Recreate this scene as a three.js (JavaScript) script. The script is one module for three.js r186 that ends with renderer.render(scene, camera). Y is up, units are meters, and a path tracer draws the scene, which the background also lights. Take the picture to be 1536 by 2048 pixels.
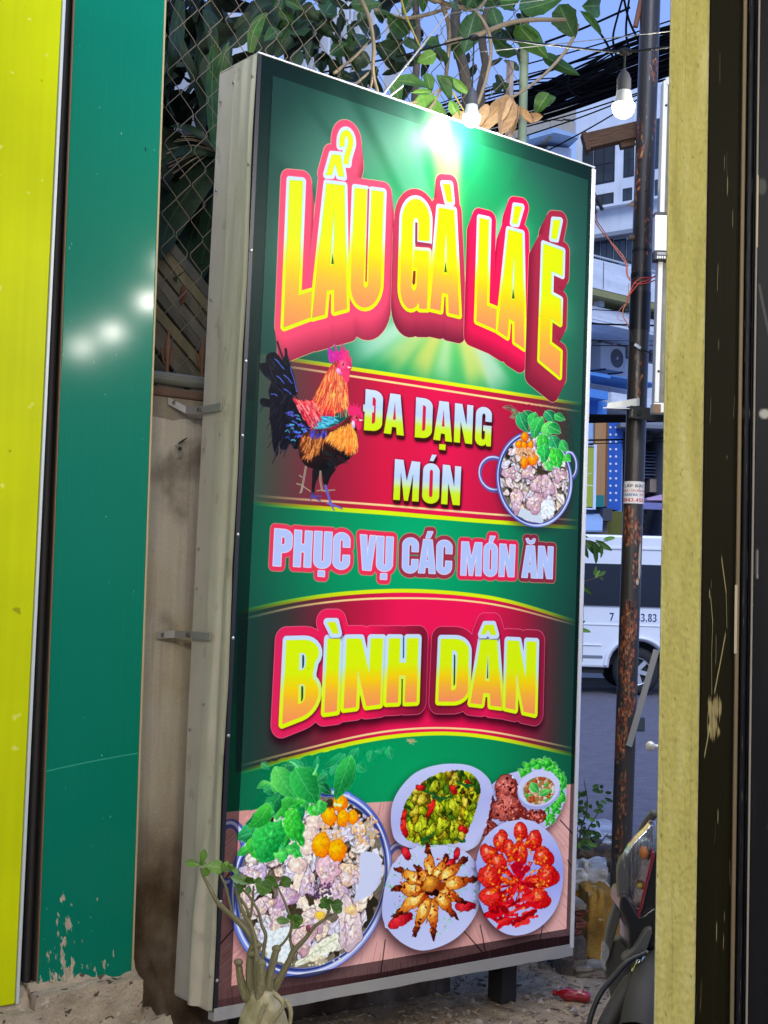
import * as THREE from 'three';
import { mergeGeometries } from 'three/addons/utils/BufferGeometryUtils.js';
import { RoundedBoxGeometry } from 'three/addons/geometries/RoundedBoxGeometry.js';
import { ImprovedNoise } from 'three/addons/math/ImprovedNoise.js';
import { RectAreaLightUniformsLib } from 'three/addons/lights/RectAreaLightUniformsLib.js';

// ---------------------------------------------------------------- camera, sky, light, exposure
const scene = new THREE.Scene();
const FOCAL = 2700, PW = 1536, PH = 2048;                       // the photograph's focal length and size in its own pixels
const camera = new THREE.PerspectiveCamera(2 * Math.atan(PH / 2 / FOCAL) * 180 / Math.PI, PW / PH, 0.05, 400);
camera.position.set(0, 1.45, 0);
camera.rotation.set(3.2 * Math.PI / 180, 0, 1.6 * Math.PI / 180, 'XYZ');
camera.updateMatrixWorld(true);
const renderer = new THREE.WebGLRenderer({ antialias: true });
renderer.toneMapping = THREE.LinearToneMapping;
renderer.toneMappingExposure = 1.0;
renderer.shadowMap.enabled = true;

{ // evening sky after sunset: an even blue, a little paler towards the horizon
  const W = 256, H = 128, d = new Float32Array(W * H * 4);
  const lo = [0.37, 0.55, 1.12], hi = [0.24, 0.42, 1.02];
  for (let y = 0; y < H; y++) {
    const e = Math.max(0, Math.sin(((y + 0.5) / H - 0.5) * Math.PI)), t = Math.pow(e, 0.6);
    for (let x = 0; x < W; x++) {
      const o = (y * W + x) * 4;
      for (let c = 0; c < 3; c++) d[o + c] = lo[c] + (hi[c] - lo[c]) * t;
      d[o + 3] = 1;
    }
  }
  const sky = new THREE.DataTexture(d, W, H, THREE.RGBAFormat, THREE.FloatType);
  sky.mapping = THREE.EquirectangularReflectionMapping; sky.magFilter = THREE.LinearFilter; sky.needsUpdate = true;
  scene.background = sky; scene.environment = sky;
}
const sun = new THREE.DirectionalLight(new THREE.Color(0.86, 0.92, 1.0), 2.2);   // the afterglow of the western sky, very soft
sun.position.set(4, 30, 26); sun.target.position.set(3, 0, -12);
sun.castShadow = true; sun.shadow.radius = 60;
Object.assign(sun.shadow.camera, { left: -30, right: 30, top: 30, bottom: -30, near: 1, far: 120 });
sun.shadow.mapSize.set(2048, 2048);
sun.name = 'sun';
scene.add(sun, sun.target);
RectAreaLightUniformsLib.init();

// ---------------------------------------------------------------- helpers
let seed = 7;
const rnd = (a = 1, b) => { seed = (seed + 0x6d2b79f5) | 0; let t = Math.imul(seed ^ (seed >>> 15), 1 | seed); t = (t + Math.imul(t ^ (t >>> 7), 61 | t)) ^ t; const r = ((t ^ (t >>> 14)) >>> 0) / 4294967296; return b === undefined ? r * a : a + r * (b - a); };
const V = (x, y, z) => new THREE.Vector3(x, y, z), V2 = (x, y) => new THREE.Vector2(x, y);
const lerp = (a, b, t) => a + (b - a) * t, clamp = (x, a, b) => Math.min(b, Math.max(a, x));
const smooth = (a, b, x) => { const t = clamp((x - a) / (b - a), 0, 1); return t * t * (3 - 2 * t); };
const noise3 = new ImprovedNoise();
const fbm = (x, y, z = 0, o = 4) => { let s = 0, a = 0.5, f = 1; for (let i = 0; i < o; i++) { s += a * noise3.noise(x * f, y * f, z * f + i * 7.3); a *= 0.5; f *= 2.03; } return s; };
const EYE = camera.position.clone();
const dir = (px, py) => V((px - PW / 2) / FOCAL, -(py - PH / 2) / FOCAL, -1).applyQuaternion(camera.quaternion);
const at = (px, py, depth) => { const d = dir(px, py); return d.multiplyScalar(depth / -d.z).add(EYE); };          // depth: metres ahead, along -z
const onY = (px, py, y) => { const d = dir(px, py); return d.multiplyScalar((y - EYE.y) / d.y).add(EYE); };
const onPlane = (px, py, p, n) => { const d = dir(px, py); return d.multiplyScalar(p.clone().sub(EYE).dot(n) / d.dot(n)).add(EYE); };

const taken = new Map();
const numbered = (name) => { const k = taken.get(name) ?? 0; taken.set(name, k + 1); return k ? name + '_' + String(k).padStart(3, '0') : name; };
const shadowed = (o) => { o.castShadow = true; o.receiveShadow = true; return o; };
function tag(o, label, category, group, kind) { if (label) o.userData.label = label; if (category) o.userData.category = category; if (group) o.userData.group = group; if (kind) o.userData.kind = kind; return o; }
function thing(name, label, category, pos = V(0, 0, 0), turn = 0, group) {
  const o = new THREE.Group(); o.name = numbered(name); o.position.copy(pos); o.rotation.set(0, turn, 0, 'YXZ'); scene.add(o); return tag(o, label, category, group);
}
function part(name, geo, m, parent, label) { const o = shadowed(new THREE.Mesh(Array.isArray(geo) ? merge(geo) : geo, m)); o.name = name; parent.add(o); if (label) o.userData.label = label; return o; }
function top(name, geo, m, label, category, group) { const o = shadowed(new THREE.Mesh(Array.isArray(geo) ? merge(geo) : geo, m)); o.name = numbered(name); scene.add(o); return tag(o, label, category, group); }
function struct(name, geo, m) { const o = shadowed(new THREE.Mesh(Array.isArray(geo) ? merge(geo) : geo, m)); o.name = name; o.userData.kind = 'structure'; scene.add(o); return o; }
function merge(list) {
  const l = list.map((g) => { let h = g.index ? g.toNonIndexed() : g; for (const k of Object.keys(h.attributes)) if (!['position', 'normal', 'uv', 'color'].includes(k)) h.deleteAttribute(k); if (!h.attributes.uv) h.setAttribute('uv', new THREE.BufferAttribute(new Float32Array(h.attributes.position.count * 2), 2)); if (!h.attributes.normal) h.computeVertexNormals(); return h; });
  return mergeGeometries(l);
}
const bx = (w, h, d, x = 0, y = 0, z = 0, r = 0) => (r ? new RoundedBoxGeometry(w, h, d, 2, r) : new THREE.BoxGeometry(w, h, d)).translate(x, y, z);
// box between limits
const box6 = (x0, x1, y0, y1, z0, z1, r = 0) => bx(x1 - x0, y1 - y0, z1 - z0, (x0 + x1) / 2, (y0 + y1) / 2, (z0 + z1) / 2, r);
const tube = (pts, r, seg = 24, rad = 7, tension = 0.5) => new THREE.TubeGeometry(new THREE.CatmullRomCurve3(pts, false, 'catmullrom', tension), seg, r, rad, false);
function taper(pts, r0, r1, seg = 24, rad = 8, bump = 0, rf) {               // tapered tube with closed ends; rf(t) overrides the radius
  const c = new THREE.CatmullRomCurve3(pts), g = new THREE.TubeGeometry(c, seg, 1, rad, false), p = g.attributes.position, q = V(), n = g.attributes.normal;
  for (let i = 0; i <= seg; i++) {
    c.getPointAt(i / seg, q);
    const r = rf ? rf(i / seg) : lerp(r0, r1, i / seg);
    for (let j = 0; j <= rad; j++) {
      const k = i * (rad + 1) + j, jj = j % rad, rr = r * (1 + (bump ? bump * fbm(i * 0.35 + q.x * 9, jj * 1.7, q.y * 5, 3) : 0));
      p.setXYZ(k, q.x + n.getX(k) * rr, q.y + n.getY(k) * rr, q.z + n.getZ(k) * rr);
    }
  }
  g.computeVertexNormals();
  const caps = [0, 1].map((t) => new THREE.SphereGeometry((rf ? rf(t) : t ? r1 : r0) * 0.98, rad, 5).translate(...c.getPointAt(t).toArray()));
  return merge([g, ...caps]);
}
function bar(a, b, w, h) {                                                    // a box from a to b
  const l = a.distanceTo(b), g = new THREE.BoxGeometry(w, h, l), m = new THREE.Matrix4().lookAt(a, b, V(0, 1, 0));
  m.setPosition(a.clone().add(b).multiplyScalar(0.5)); return g.applyMatrix4(m);
}
function rod(a, b, r, r2 = r, rad = 10) {
  const l = a.distanceTo(b), g = new THREE.CylinderGeometry(r2, r, l, rad), q = new THREE.Quaternion().setFromUnitVectors(V(0, 1, 0), b.clone().sub(a).normalize());
  return g.applyQuaternion(q).translate((a.x + b.x) / 2, (a.y + b.y) / 2, (a.z + b.z) / 2);
}
function extrude(pts, depth, bevel = 0, holes = []) {                          // outline in x,y; thickness along -z .. 0
  const s = new THREE.Shape(pts.map((p) => V2(p[0], p[1])));
  for (const h of holes) s.holes.push(new THREE.Path(h.map((p) => V2(p[0], p[1]))));
  return new THREE.ExtrudeGeometry(s, { depth, bevelEnabled: bevel > 0, bevelThickness: bevel, bevelSize: bevel, bevelSegments: 2, curveSegments: 8 }).translate(0, 0, -depth);
}
// textures
function canvas(w, h) { const c = document.createElement('canvas'); c.width = w; c.height = h; return [c, c.getContext('2d')]; }
function ctex(c, repeat) { const t = new THREE.CanvasTexture(c); t.colorSpace = THREE.SRGBColorSpace; t.magFilter = THREE.LinearFilter; if (repeat) { t.wrapS = t.wrapT = THREE.RepeatWrapping; t.repeat.set(...repeat); } return t; }
function dtex(w, h, f, color = true, repeat) {                                  // f(u,v) -> [r,g,b] 0..255 (sRGB) or a grey level
  const d = new Uint8Array(w * h * 4);
  for (let y = 0; y < h; y++) for (let x = 0; x < w; x++) { const v = f((x + 0.5) / w, (y + 0.5) / h, x, y), o = (y * w + x) * 4; if (Array.isArray(v)) { d[o] = clamp(v[0], 0, 255); d[o + 1] = clamp(v[1], 0, 255); d[o + 2] = clamp(v[2], 0, 255); } else d[o] = d[o + 1] = d[o + 2] = clamp(v, 0, 255); d[o + 3] = 255; }
  const t = new THREE.DataTexture(d, w, h, THREE.RGBAFormat); if (color) t.colorSpace = THREE.SRGBColorSpace; t.magFilter = THREE.LinearFilter; t.wrapS = t.wrapT = THREE.RepeatWrapping; if (repeat) t.repeat.set(...repeat); t.needsUpdate = true; return t;
}
const mixc = (a, b, t) => [lerp(a[0], b[0], t), lerp(a[1], b[1], t), lerp(a[2], b[2], t)];
const std = (o) => new THREE.MeshStandardMaterial(o), phy = (o) => new THREE.MeshPhysicalMaterial(o);
const rgb = (r, g, b) => new THREE.Color().setRGB(r, g, b);                    // linear base colours
// tiling grain, shared
const grainT = dtex(256, 256, (u, v, x, y) => 128 + 90 * fbm(Math.sin(u * 6.283) * 3 + 5, Math.cos(u * 6.283) * 3 + Math.sin(v * 6.283) * 3, Math.cos(v * 6.283) * 3, 4) + rnd(-28, 28), false);
const uvScale = (g, s, t = s) => { const u = g.attributes.uv; for (let i = 0; i < u.count; i++) u.setXY(i, u.getX(i) * s, u.getY(i) * t); return g; };
// box-projected uv in metres
function uvMetres(g) {
  if (g.index) g = g.toNonIndexed();
  if (!g.attributes.normal) g.computeVertexNormals();
  const p = g.attributes.position, n = g.attributes.normal, u = new Float32Array(p.count * 2);
  for (let i = 0; i < p.count; i += 3) {
    const a = V().fromBufferAttribute(p, i), b = V().fromBufferAttribute(p, i + 1), c = V().fromBufferAttribute(p, i + 2), f = b.clone().sub(a).cross(c.clone().sub(a)), ax = Math.abs(f.x), ay = Math.abs(f.y), az = Math.abs(f.z);
    for (const [k, q] of [[i, a], [i + 1, b], [i + 2, c]]) { if (ay > ax && ay > az) { u[k * 2] = q.x; u[k * 2 + 1] = q.z; } else if (ax > az) { u[k * 2] = q.z; u[k * 2 + 1] = q.y; } else { u[k * 2] = q.x; u[k * 2 + 1] = q.y; } }
  }
  g.setAttribute('uv', new THREE.BufferAttribute(u, 2)); return g;
}

// the sign's place: found from its four corners in the photograph, a 1.471 m x 2.8 m board
const SIGN = { c: V(0.145617817, 1.6189029, -4.38075248), yaw: 0.675293234, tilt: -0.00397144, lean: -0.01743593, W: 1.47136536, H: 2.8, D: 0.215 };
const signQ = new THREE.Quaternion().setFromEuler(new THREE.Euler(SIGN.tilt, SIGN.yaw, SIGN.lean, 'YXZ'));
const signN = V(0, 0, 1).applyQuaternion(signQ);
const wallX = V(Math.cos(SIGN.yaw), 0, -Math.sin(SIGN.yaw)), wallN = V(Math.sin(SIGN.yaw), 0, Math.cos(SIGN.yaw));   // the boundary wall runs parallel to the sign
// ---------------------------------------------------------------- the sign's print, drawn on its own 0..1 sheet
const CW = 1064, CH = 2024;
const [printCanvas, g2] = canvas(CW, CH);
const S = (px, py) => {                                                        // where a point read off the photograph lies on the sheet
  const p = onPlane(px, py, SIGN.c, signN).sub(SIGN.c).applyQuaternion(signQ.clone().invert());
  return [(p.x / SIGN.W + 0.5) * CW, (0.5 - p.y / SIGN.H) * CH];
};
const css = (c, a = 1) => `rgba(${c[0] | 0},${c[1] | 0},${c[2] | 0},${a})`;
function trace(list, close = true, map = S) { list.forEach((p, i) => { const q = map(p[0], p[1]); i ? g2.lineTo(q[0], q[1]) : g2.moveTo(q[0], q[1]); }); if (close) g2.closePath(); }
function spline(pts, n = 8, closed = false) {
  const o = [], N = pts.length, P = (i) => closed ? pts[(i + N) % N] : pts[clamp(i, 0, N - 1)];
  for (let i = 0; i < (closed ? N : N - 1); i++) for (let k = 0; k < n; k++) {
    const t = k / n, a = P(i - 1), b = P(i), c = P(i + 1), d = P(i + 2), f = (x) => 0.5 * (2 * b[x] + (c[x] - a[x]) * t + (2 * a[x] - 5 * b[x] + 4 * c[x] - d[x]) * t * t + (3 * b[x] - a[x] - 3 * c[x] + d[x]) * t * t * t);
    o.push([f(0), f(1)]);
  }
  if (!closed) o.push(pts[N - 1]);
  return o;
}
function fillP(pts, style, close = true) { g2.beginPath(); trace(pts, close); g2.fillStyle = style; g2.fill(); }
function lineP(pts, style, w, cap = 'round') { g2.beginPath(); trace(pts, false); g2.strokeStyle = style; g2.lineWidth = w; g2.lineCap = cap; g2.lineJoin = 'round'; g2.stroke(); }
function gradP(a, b, stops) { const p = S(...a), q = S(...b), gr = g2.createLinearGradient(...p, ...q); for (const [t, c] of stops) gr.addColorStop(t, typeof c === 'string' ? c : css(c)); return gr; }
function radP(c, r, stops) { const p = S(...c), gr = g2.createRadialGradient(...p, 0, ...p, r); for (const [t, k] of stops) gr.addColorStop(t, typeof k === 'string' ? k : css(k)); return gr; }
function blobPts(x, y, rx, ry, rot = 0, wob = 0.12, n = 14) { const o = [], c = Math.cos(rot), s = Math.sin(rot), ph = rnd(9); for (let i = 0; i < n; i++) { const a = i / n * 6.2832, k = 1 + wob * Math.sin(a * 3 + ph) * rnd(0.4, 1) + rnd(-wob, wob) * 0.5; o.push([x + (Math.cos(a) * rx * c - Math.sin(a) * ry * s) * k, y + (Math.cos(a) * rx * s + Math.sin(a) * ry * c) * k]); } return spline(o, 4, true); }
function sheen(x, y, rx, ry, rot, c0, c1, wob = 0.12, edge) {                   // a rounded morsel as printed: pale to one side, dark line round it
  const pts = blobPts(x, y, rx, ry, rot, wob), q = S(x - rx * 0.25, y - ry * 0.3), r = Math.max(rx, ry) * 1.45, gr = g2.createRadialGradient(...q, 0, ...q, r);
  gr.addColorStop(0, css(c0)); gr.addColorStop(1, css(c1)); fillP(pts, gr);
  if (edge) { g2.beginPath(); trace(pts); g2.strokeStyle = edge; g2.lineWidth = 1.6; g2.stroke(); }
}
function printLeaf(x0, y0, x1, y1, w, c0, c1, vein = 'rgba(190,245,190,.75)') {
  const dx = x1 - x0, dy = y1 - y0, l = Math.hypot(dx, dy), nx = -dy / l, ny = dx / l, L = [], R = [], bend = rnd(-0.12, 0.12) * l;
  for (let i = 0; i <= 10; i++) { const t = i / 10, k = w * Math.pow(Math.sin(Math.PI * Math.pow(t, 0.8)), 0.85) * 0.5, b = bend * Math.sin(Math.PI * t), cx = x0 + dx * t + nx * b, cy = y0 + dy * t + ny * b; L.push([cx + nx * k, cy + ny * k]); R.unshift([cx - nx * k, cy - ny * k]); }
  fillP([...L, ...R], gradP([x0 + nx * w * 0.5, y0 + ny * w * 0.5], [x0 - nx * w * 0.5 + dx * 0.4, y0 - ny * w * 0.5 + dy * 0.4], [[0, c0], [0.5, mixc(c0, c1, 0.45)], [1, c1]]));
  g2.beginPath(); trace([...L, ...R]); g2.strokeStyle = vein; g2.lineWidth = 1; g2.stroke();
  const mid = []; for (let i = 0; i <= 8; i++) { const t = i / 8, b = bend * Math.sin(Math.PI * t); mid.push([x0 + dx * t + nx * b, y0 + dy * t + ny * b]); } lineP(mid, vein, 1.5);
  for (let i = 1; i < 6; i++) { const t = i / 7, b = bend * Math.sin(Math.PI * t), cx = x0 + dx * t + nx * b, cy = y0 + dy * t + ny * b; for (const s of [-1, 1]) lineP([[cx, cy], [cx + dx * 0.14 + nx * s * w * 0.3, cy + dy * 0.14 + ny * s * w * 0.3]], vein.replace(/[\d.]+\)$/, '.35)'), 0.9); }
}

// --- lettering: heavy condensed capitals as outlines in a unit box, bent into four measured corners
const arcPts = (cx, cy, rx, ry, a0, a1, n = 10) => Array.from({ length: n + 1 }, (_, i) => { const a = (a0 + (a1 - a0) * i / n) * Math.PI / 180; return [cx + rx * Math.cos(a), cy + ry * Math.sin(a)]; });
const ryO = 0.2, ryI = 0.07;
const GL = {
  L: [[[0, 0], [0.5, 0], [0.5, 0.81], [1, 0.81], [1, 1], [0, 1]]],
  A: [[[0.24, 0], [0.76, 0], [1, 1], [0.635, 1], [0.605, 0.82], [0.395, 0.82], [0.365, 1], [0, 1]], [[0.5, 0.2], [0.43, 0.635], [0.57, 0.635]]],
  U: [[[0, 0], [0.42, 0], [0.42, 0.79], ...arcPts(0.5, 0.79, 0.08, ryI * 0.6, 180, 0, 6), [0.58, 0], [1, 0], [1, 0.8], ...arcPts(0.5, 0.8, 0.5, ryO, 0, 180, 14)]],
  O: [[...arcPts(0.5, ryO, 0.5, ryO, 180, 360, 14), ...arcPts(0.5, 1 - ryO, 0.5, ryO, 0, 180, 14)], [...arcPts(0.5, 0.23, 0.095, ryI, 180, 360, 8), ...arcPts(0.5, 0.77, 0.095, ryI, 0, 180, 8)]],
  C: [[...arcPts(0.5, ryO, 0.5, ryO, 180, 360, 14), [1, 0.38], [0.6, 0.38], [0.6, 0.24], ...arcPts(0.5, 0.24, 0.1, ryI, 0, -180, 6), [0.4, 0.76], ...arcPts(0.5, 0.76, 0.1, ryI, 180, 0, 6), [0.6, 0.62], [1, 0.62], [1, 1 - ryO], ...arcPts(0.5, 1 - ryO, 0.5, ryO, 0, 180, 14)]],
  G: [[...arcPts(0.5, ryO, 0.5, ryO, 180, 360, 14), [1, 0.375], [0.6, 0.375], [0.6, 0.24], ...arcPts(0.5, 0.24, 0.1, ryI, 0, -180, 6), [0.4, 0.77], ...arcPts(0.5, 0.77, 0.1, ryI, 180, 0, 6), [0.6, 0.62], [0.48, 0.62], [0.48, 0.47], [1, 0.47], [1, 1], [0.72, 1], [0.68, 0.94], ...arcPts(0.4, 1 - ryO * 0.95, 0.4, ryO * 0.97, 55, 180, 10)]],
  D: [[[0, 0], [0.5, 0], ...arcPts(0.5, ryO, 0.5, ryO, -90, 0, 8), ...arcPts(0.5, 1 - ryO, 0.5, ryO, 0, 90, 8), [0, 1]], [[0.42, 0.18], [0.47, 0.18], ...arcPts(0.47, 0.25, 0.13, 0.07, -90, 0, 5), ...arcPts(0.47, 0.75, 0.13, 0.07, 0, 90, 5), [0.42, 0.82]]],
  B: [[[0, 0], [0.55, 0], ...arcPts(0.55, 0.19, 0.45, 0.19, -90, 40, 8), [0.83, 0.46], ...arcPts(0.55, 0.74, 0.45, 0.26, -50, 90, 10), [0, 1]], [[0.42, 0.17], [0.5, 0.17], ...arcPts(0.5, 0.24, 0.12, 0.07, -90, 0, 4), [0.62, 0.32], ...arcPts(0.5, 0.32, 0.12, 0.07, 0, 90, 4), [0.42, 0.39]], [[0.42, 0.57], [0.5, 0.57], ...arcPts(0.5, 0.64, 0.12, 0.07, -90, 0, 4), [0.62, 0.75], ...arcPts(0.5, 0.75, 0.12, 0.07, 0, 90, 4), [0.42, 0.82]]],
  P: [[[0, 0], [0.5, 0], ...arcPts(0.5, 0.19, 0.5, 0.19, -90, 0, 8), ...arcPts(0.5, 0.43, 0.5, 0.19, 0, 90, 8), [0.42, 0.62], [0.42, 1], [0, 1]], [[0.4, 0.19], [0.5, 0.19], ...arcPts(0.5, 0.25, 0.12, 0.06, -90, 0, 4), [0.62, 0.37], ...arcPts(0.5, 0.37, 0.12, 0.06, 0, 90, 4), [0.4, 0.43]]],
  E: [[[0, 0], [1, 0], [1, 0.2], [0.46, 0.2], [0.46, 0.39], [0.95, 0.39], [0.95, 0.585], [0.46, 0.585], [0.46, 0.8], [1, 0.8], [1, 1], [0, 1]]],
  H: [[[0, 0], [0.39, 0], [0.39, 0.38], [0.61, 0.38], [0.61, 0], [1, 0], [1, 1], [0.61, 1], [0.61, 0.58], [0.39, 0.58], [0.39, 1], [0, 1]]],
  I: [[[0, 0], [1, 0], [1, 1], [0, 1]]],
  N: [[[0, 0], [0.4, 0], [0.66, 0.52], [0.66, 0], [1, 0], [1, 1], [0.62, 1], [0.34, 0.46], [0.34, 1], [0, 1]]],
  M: [[[0, 0], [0.34, 0], [0.5, 0.5], [0.66, 0], [1, 0], [1, 1], [0.74, 1], [0.74, 0.32], [0.58, 1], [0.42, 1], [0.26, 0.32], [0.26, 1], [0, 1]]],
  V: [[[0, 0], [0.4, 0], [0.5, 0.62], [0.62, 0], [1, 0], [0.78, 1], [0.25, 1]]],
};
const crop = (ox, oy, k) => (p) => [ox + p[0] / k, oy + p[1] / k];
function glyphLoops(ch, q, cr) {                                               // q: TL, TR, BR, BL as read in an enlargement cr
  return GL[ch].map((loop) => { const o = []; loop.forEach((p, i) => { const n = loop[(i + 1) % loop.length], m = Math.max(1, Math.ceil(Math.hypot(n[0] - p[0], n[1] - p[1]) * 6)); for (let k = 0; k < m; k++) { const u = lerp(p[0], n[0], k / m), v = lerp(p[1], n[1], k / m); o.push(cr([lerp(lerp(q[0], q[2], u), lerp(q[6], q[4], u), v), lerp(lerp(q[1], q[3], u), lerp(q[7], q[5], u), v)])); } }); return o; });
}
const word = (cr, list) => list.map(([ch, ...q]) => ({ loops: ch.length === 1 ? glyphLoops(ch, q, cr) : [spline(Array.from({ length: q.length / 2 }, (_, i) => cr([q[2 * i], q[2 * i + 1]])), 1, true)], ch }));
const cA = crop(540, 220, 4.18), cB = crop(780, 330, 5.536), cC = crop(930, 370, 4.6545), cD = crop(700, 760, 5.12), cE = crop(530, 1040, 5.12), cF = crop(790, 1040, 4.6545), cG = crop(540, 1210, 4.8), cH = crop(840, 1210, 5.689);
const hook = (() => { const c = spline([[600, 305], [603, 240], [622, 196], [648, 196], [668, 232], [672, 285], [655, 345], [640, 400], [634, 452]], 5), L = [], R = []; c.forEach((p, i) => { const a = c[Math.max(0, i - 1)], b = c[Math.min(c.length - 1, i + 1)], l = Math.hypot(b[0] - a[0], b[1] - a[1]), nx = -(b[1] - a[1]) / l * 21, ny = (b[0] - a[0]) / l * 21; L.push([p[0] + nx, p[1] + ny]); R.unshift([p[0] - nx, p[1] - ny]); }); return [...L, ...R].flat(); })();
const W_LAU = word(cA, [['L', 163, 585, 385, 605, 338, 1733, 113, 1818], ['A', 402, 605, 690, 640, 640, 1662, 350, 1738], ['U', 708, 650, 950, 685, 918, 1650, 665, 1655],
  ['mark', 515, 373, 590, 378, 617, 560, 572, 552, 541, 448, 514, 546, 468, 545], ['mark', ...hook]]);
const W_GA = word(cB, [['G', 138, 358, 448, 392, 408, 1595, 106, 1585], ['A', 460, 455, 790, 515, 765, 1668, 441, 1588], ['mark', 583, 208, 668, 213, 688, 412, 628, 410]]);
const W_LA = word(cC, [['L', 133, 305, 312, 346, 286, 1347, 105, 1268], ['A', 342, 398, 592, 466, 550, 1522, 302, 1358], ['mark', 461, 194, 530, 204, 484, 362, 438, 358]]);
const W_E = word(cC, [['E', 727, 545, 912, 612, 880, 1787, 692, 1630], ['mark', 820, 325, 888, 330, 852, 506, 801, 498]]);
const W_DD = word(cD, [['D', 158, 92, 340, 118, 325, 528, 140, 515], ['mark', 133, 250, 245, 264, 243, 335, 131, 322], ['A', 362, 128, 564, 158, 550, 572, 343, 545], ['D', 675, 175, 850, 200, 835, 600, 660, 588], ['A', 868, 206, 1056, 232, 1042, 636, 850, 612], ['mark', 912, 655, 978, 661, 975, 720, 910, 712], ['N', 1073, 235, 1262, 262, 1248, 658, 1060, 636], ['G', 1290, 266, 1455, 285, 1440, 682, 1275, 667]]);
const W_MON = word(cD, [['M', 458, 808, 718, 840, 700, 1247, 440, 1226], ['O', 750, 843, 920, 862, 910, 1272, 732, 1262], ['mark', 838, 762, 887, 768, 852, 834, 812, 828], ['N', 948, 865, 1138, 887, 1122, 1285, 930, 1270]]);
const W_PHUC = word(cE, [['P', 100, 92, 280, 105, 262, 476, 82, 465], ['H', 305, 105, 482, 120, 465, 482, 290, 472], ['U', 508, 118, 685, 128, 668, 495, 495, 490], ['mark', 545, 520, 608, 525, 605, 577, 542, 572], ['C', 705, 128, 870, 138, 860, 505, 692, 500]]);
const W_VU = word(cE, [['V', 975, 152, 1136, 165, 1118, 516, 958, 506], ['U', 1147, 168, 1312, 178, 1300, 527, 1138, 522], ['mark', 1183, 550, 1245, 553, 1242, 607, 1180, 603]]);
const W_CAC = word(cF, [['C', 72, 166, 218, 171, 208, 493, 65, 490], ['A', 228, 180, 382, 191, 372, 496, 216, 489], ['mark', 305, 110, 350, 112, 325, 166, 287, 165], ['C', 390, 185, 532, 194, 522, 506, 382, 500]]);
const W_MON2 = word(cF, [['M', 620, 205, 808, 215, 798, 517, 610, 510], ['O', 828, 210, 955, 220, 945, 526, 820, 520], ['mark', 885, 152, 930, 154, 905, 206, 875, 204], ['N', 975, 225, 1117, 235, 1105, 527, 965, 522]]);
const W_AN = word(cF, [['A', 1190, 238, 1332, 247, 1318, 539, 1178, 530], ['mark', 1218, 176, 1240, 174, 1248, 192, 1262, 196, 1276, 192, 1284, 177, 1304, 179, 1296, 208, 1276, 222, 1256, 222, 1230, 210], ['N', 1335, 245, 1470, 253, 1462, 545, 1325, 538]]);
const W_BINH = word(cG, [['B', 155, 338, 470, 330, 462, 1010, 115, 1145], ['I', 550, 325, 674, 322, 640, 1020, 520, 1035], ['mark', 545, 165, 632, 165, 657, 274, 600, 275], ['N', 735, 322, 1085, 320, 1055, 955, 705, 995], ['H', 1140, 320, 1425, 318, 1405, 930, 1113, 940]]);
const W_DAN = word(cH, [['D', 235, 385, 558, 385, 540, 1100, 205, 1098], ['A', 605, 392, 960, 396, 930, 1160, 570, 1116], ['mark', 735, 225, 835, 225, 868, 340, 805, 342, 775, 280, 740, 335, 690, 335], ['N', 990, 403, 1325, 418, 1305, 1242, 968, 1168]]);
const pathOf = (w) => { g2.beginPath(); for (const l of w) for (const loop of l.loops) trace(loop); };
const outer = (w) => { g2.beginPath(); for (const l of w) trace(l.loops[0]); };
function spanOf(w) { let y0 = 1e9, y1 = -1e9; for (const l of w) for (const p of l.loops[0]) { const q = S(...p); y0 = Math.min(y0, q[1]); y1 = Math.max(y1, q[1]); } return [y0, y1]; }
const vgrad = (y0, y1, stops) => { const gr = g2.createLinearGradient(0, y0, 0, y1); for (const [t, c] of stops) gr.addColorStop(t, css(c)); return gr; };
// big words: red plate with printed thickness, pale-to-yellow outline, yellow-to-orange face
function bigWord(w, red, dark, drop, plate, rim, out, faceStops) {
  g2.lineJoin = 'round'; g2.lineCap = 'round';
  const [dx, dy] = drop, n = 22;
  g2.save(); outer(w); g2.strokeStyle = 'rgba(255,190,150,.75)'; g2.lineWidth = plate + 3; g2.translate(0, 0); g2.stroke(); g2.translate(dx, dy); outer(w); g2.stroke(); g2.restore();
  for (let i = n; i >= 0; i--) { g2.save(); g2.translate(dx * i / n, dy * i / n); outer(w); g2.strokeStyle = g2.fillStyle = css(mixc(red, dark, i / n * 0.85)); g2.lineWidth = plate; g2.stroke(); g2.fill(); g2.restore(); }
  for (const l of w) {
    const one = [l], [y0, y1] = spanOf(one), mark = l.ch === 'mark';
    outer(one); g2.strokeStyle = mark ? css(rim[0]) : vgrad(y0, y1, [[0, rim[0]], [0.4, rim[1]], [0.62, rim[2]], [1, rim[2]]]); g2.lineWidth = out; g2.fillStyle = g2.strokeStyle; g2.stroke(); pathOf(one); g2.fill('evenodd'); 
    if (l.loops.length > 1) { for (let k = 1; k < l.loops.length; k++) { g2.beginPath(); trace(l.loops[k]); g2.fillStyle = g2.strokeStyle; g2.fill(); } }
  }
  for (const l of w) {
    const one = [l], [y0, y1] = spanOf(one), mark = l.ch === 'mark';
    pathOf(one); g2.fillStyle = mark ? css([222, 246, 2]) : vgrad(y0, y1, faceStops); g2.fill('evenodd');
    g2.lineWidth = 1.2; g2.strokeStyle = 'rgba(120,170,0,.45)'; pathOf(one); g2.stroke();
  }
}
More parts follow.
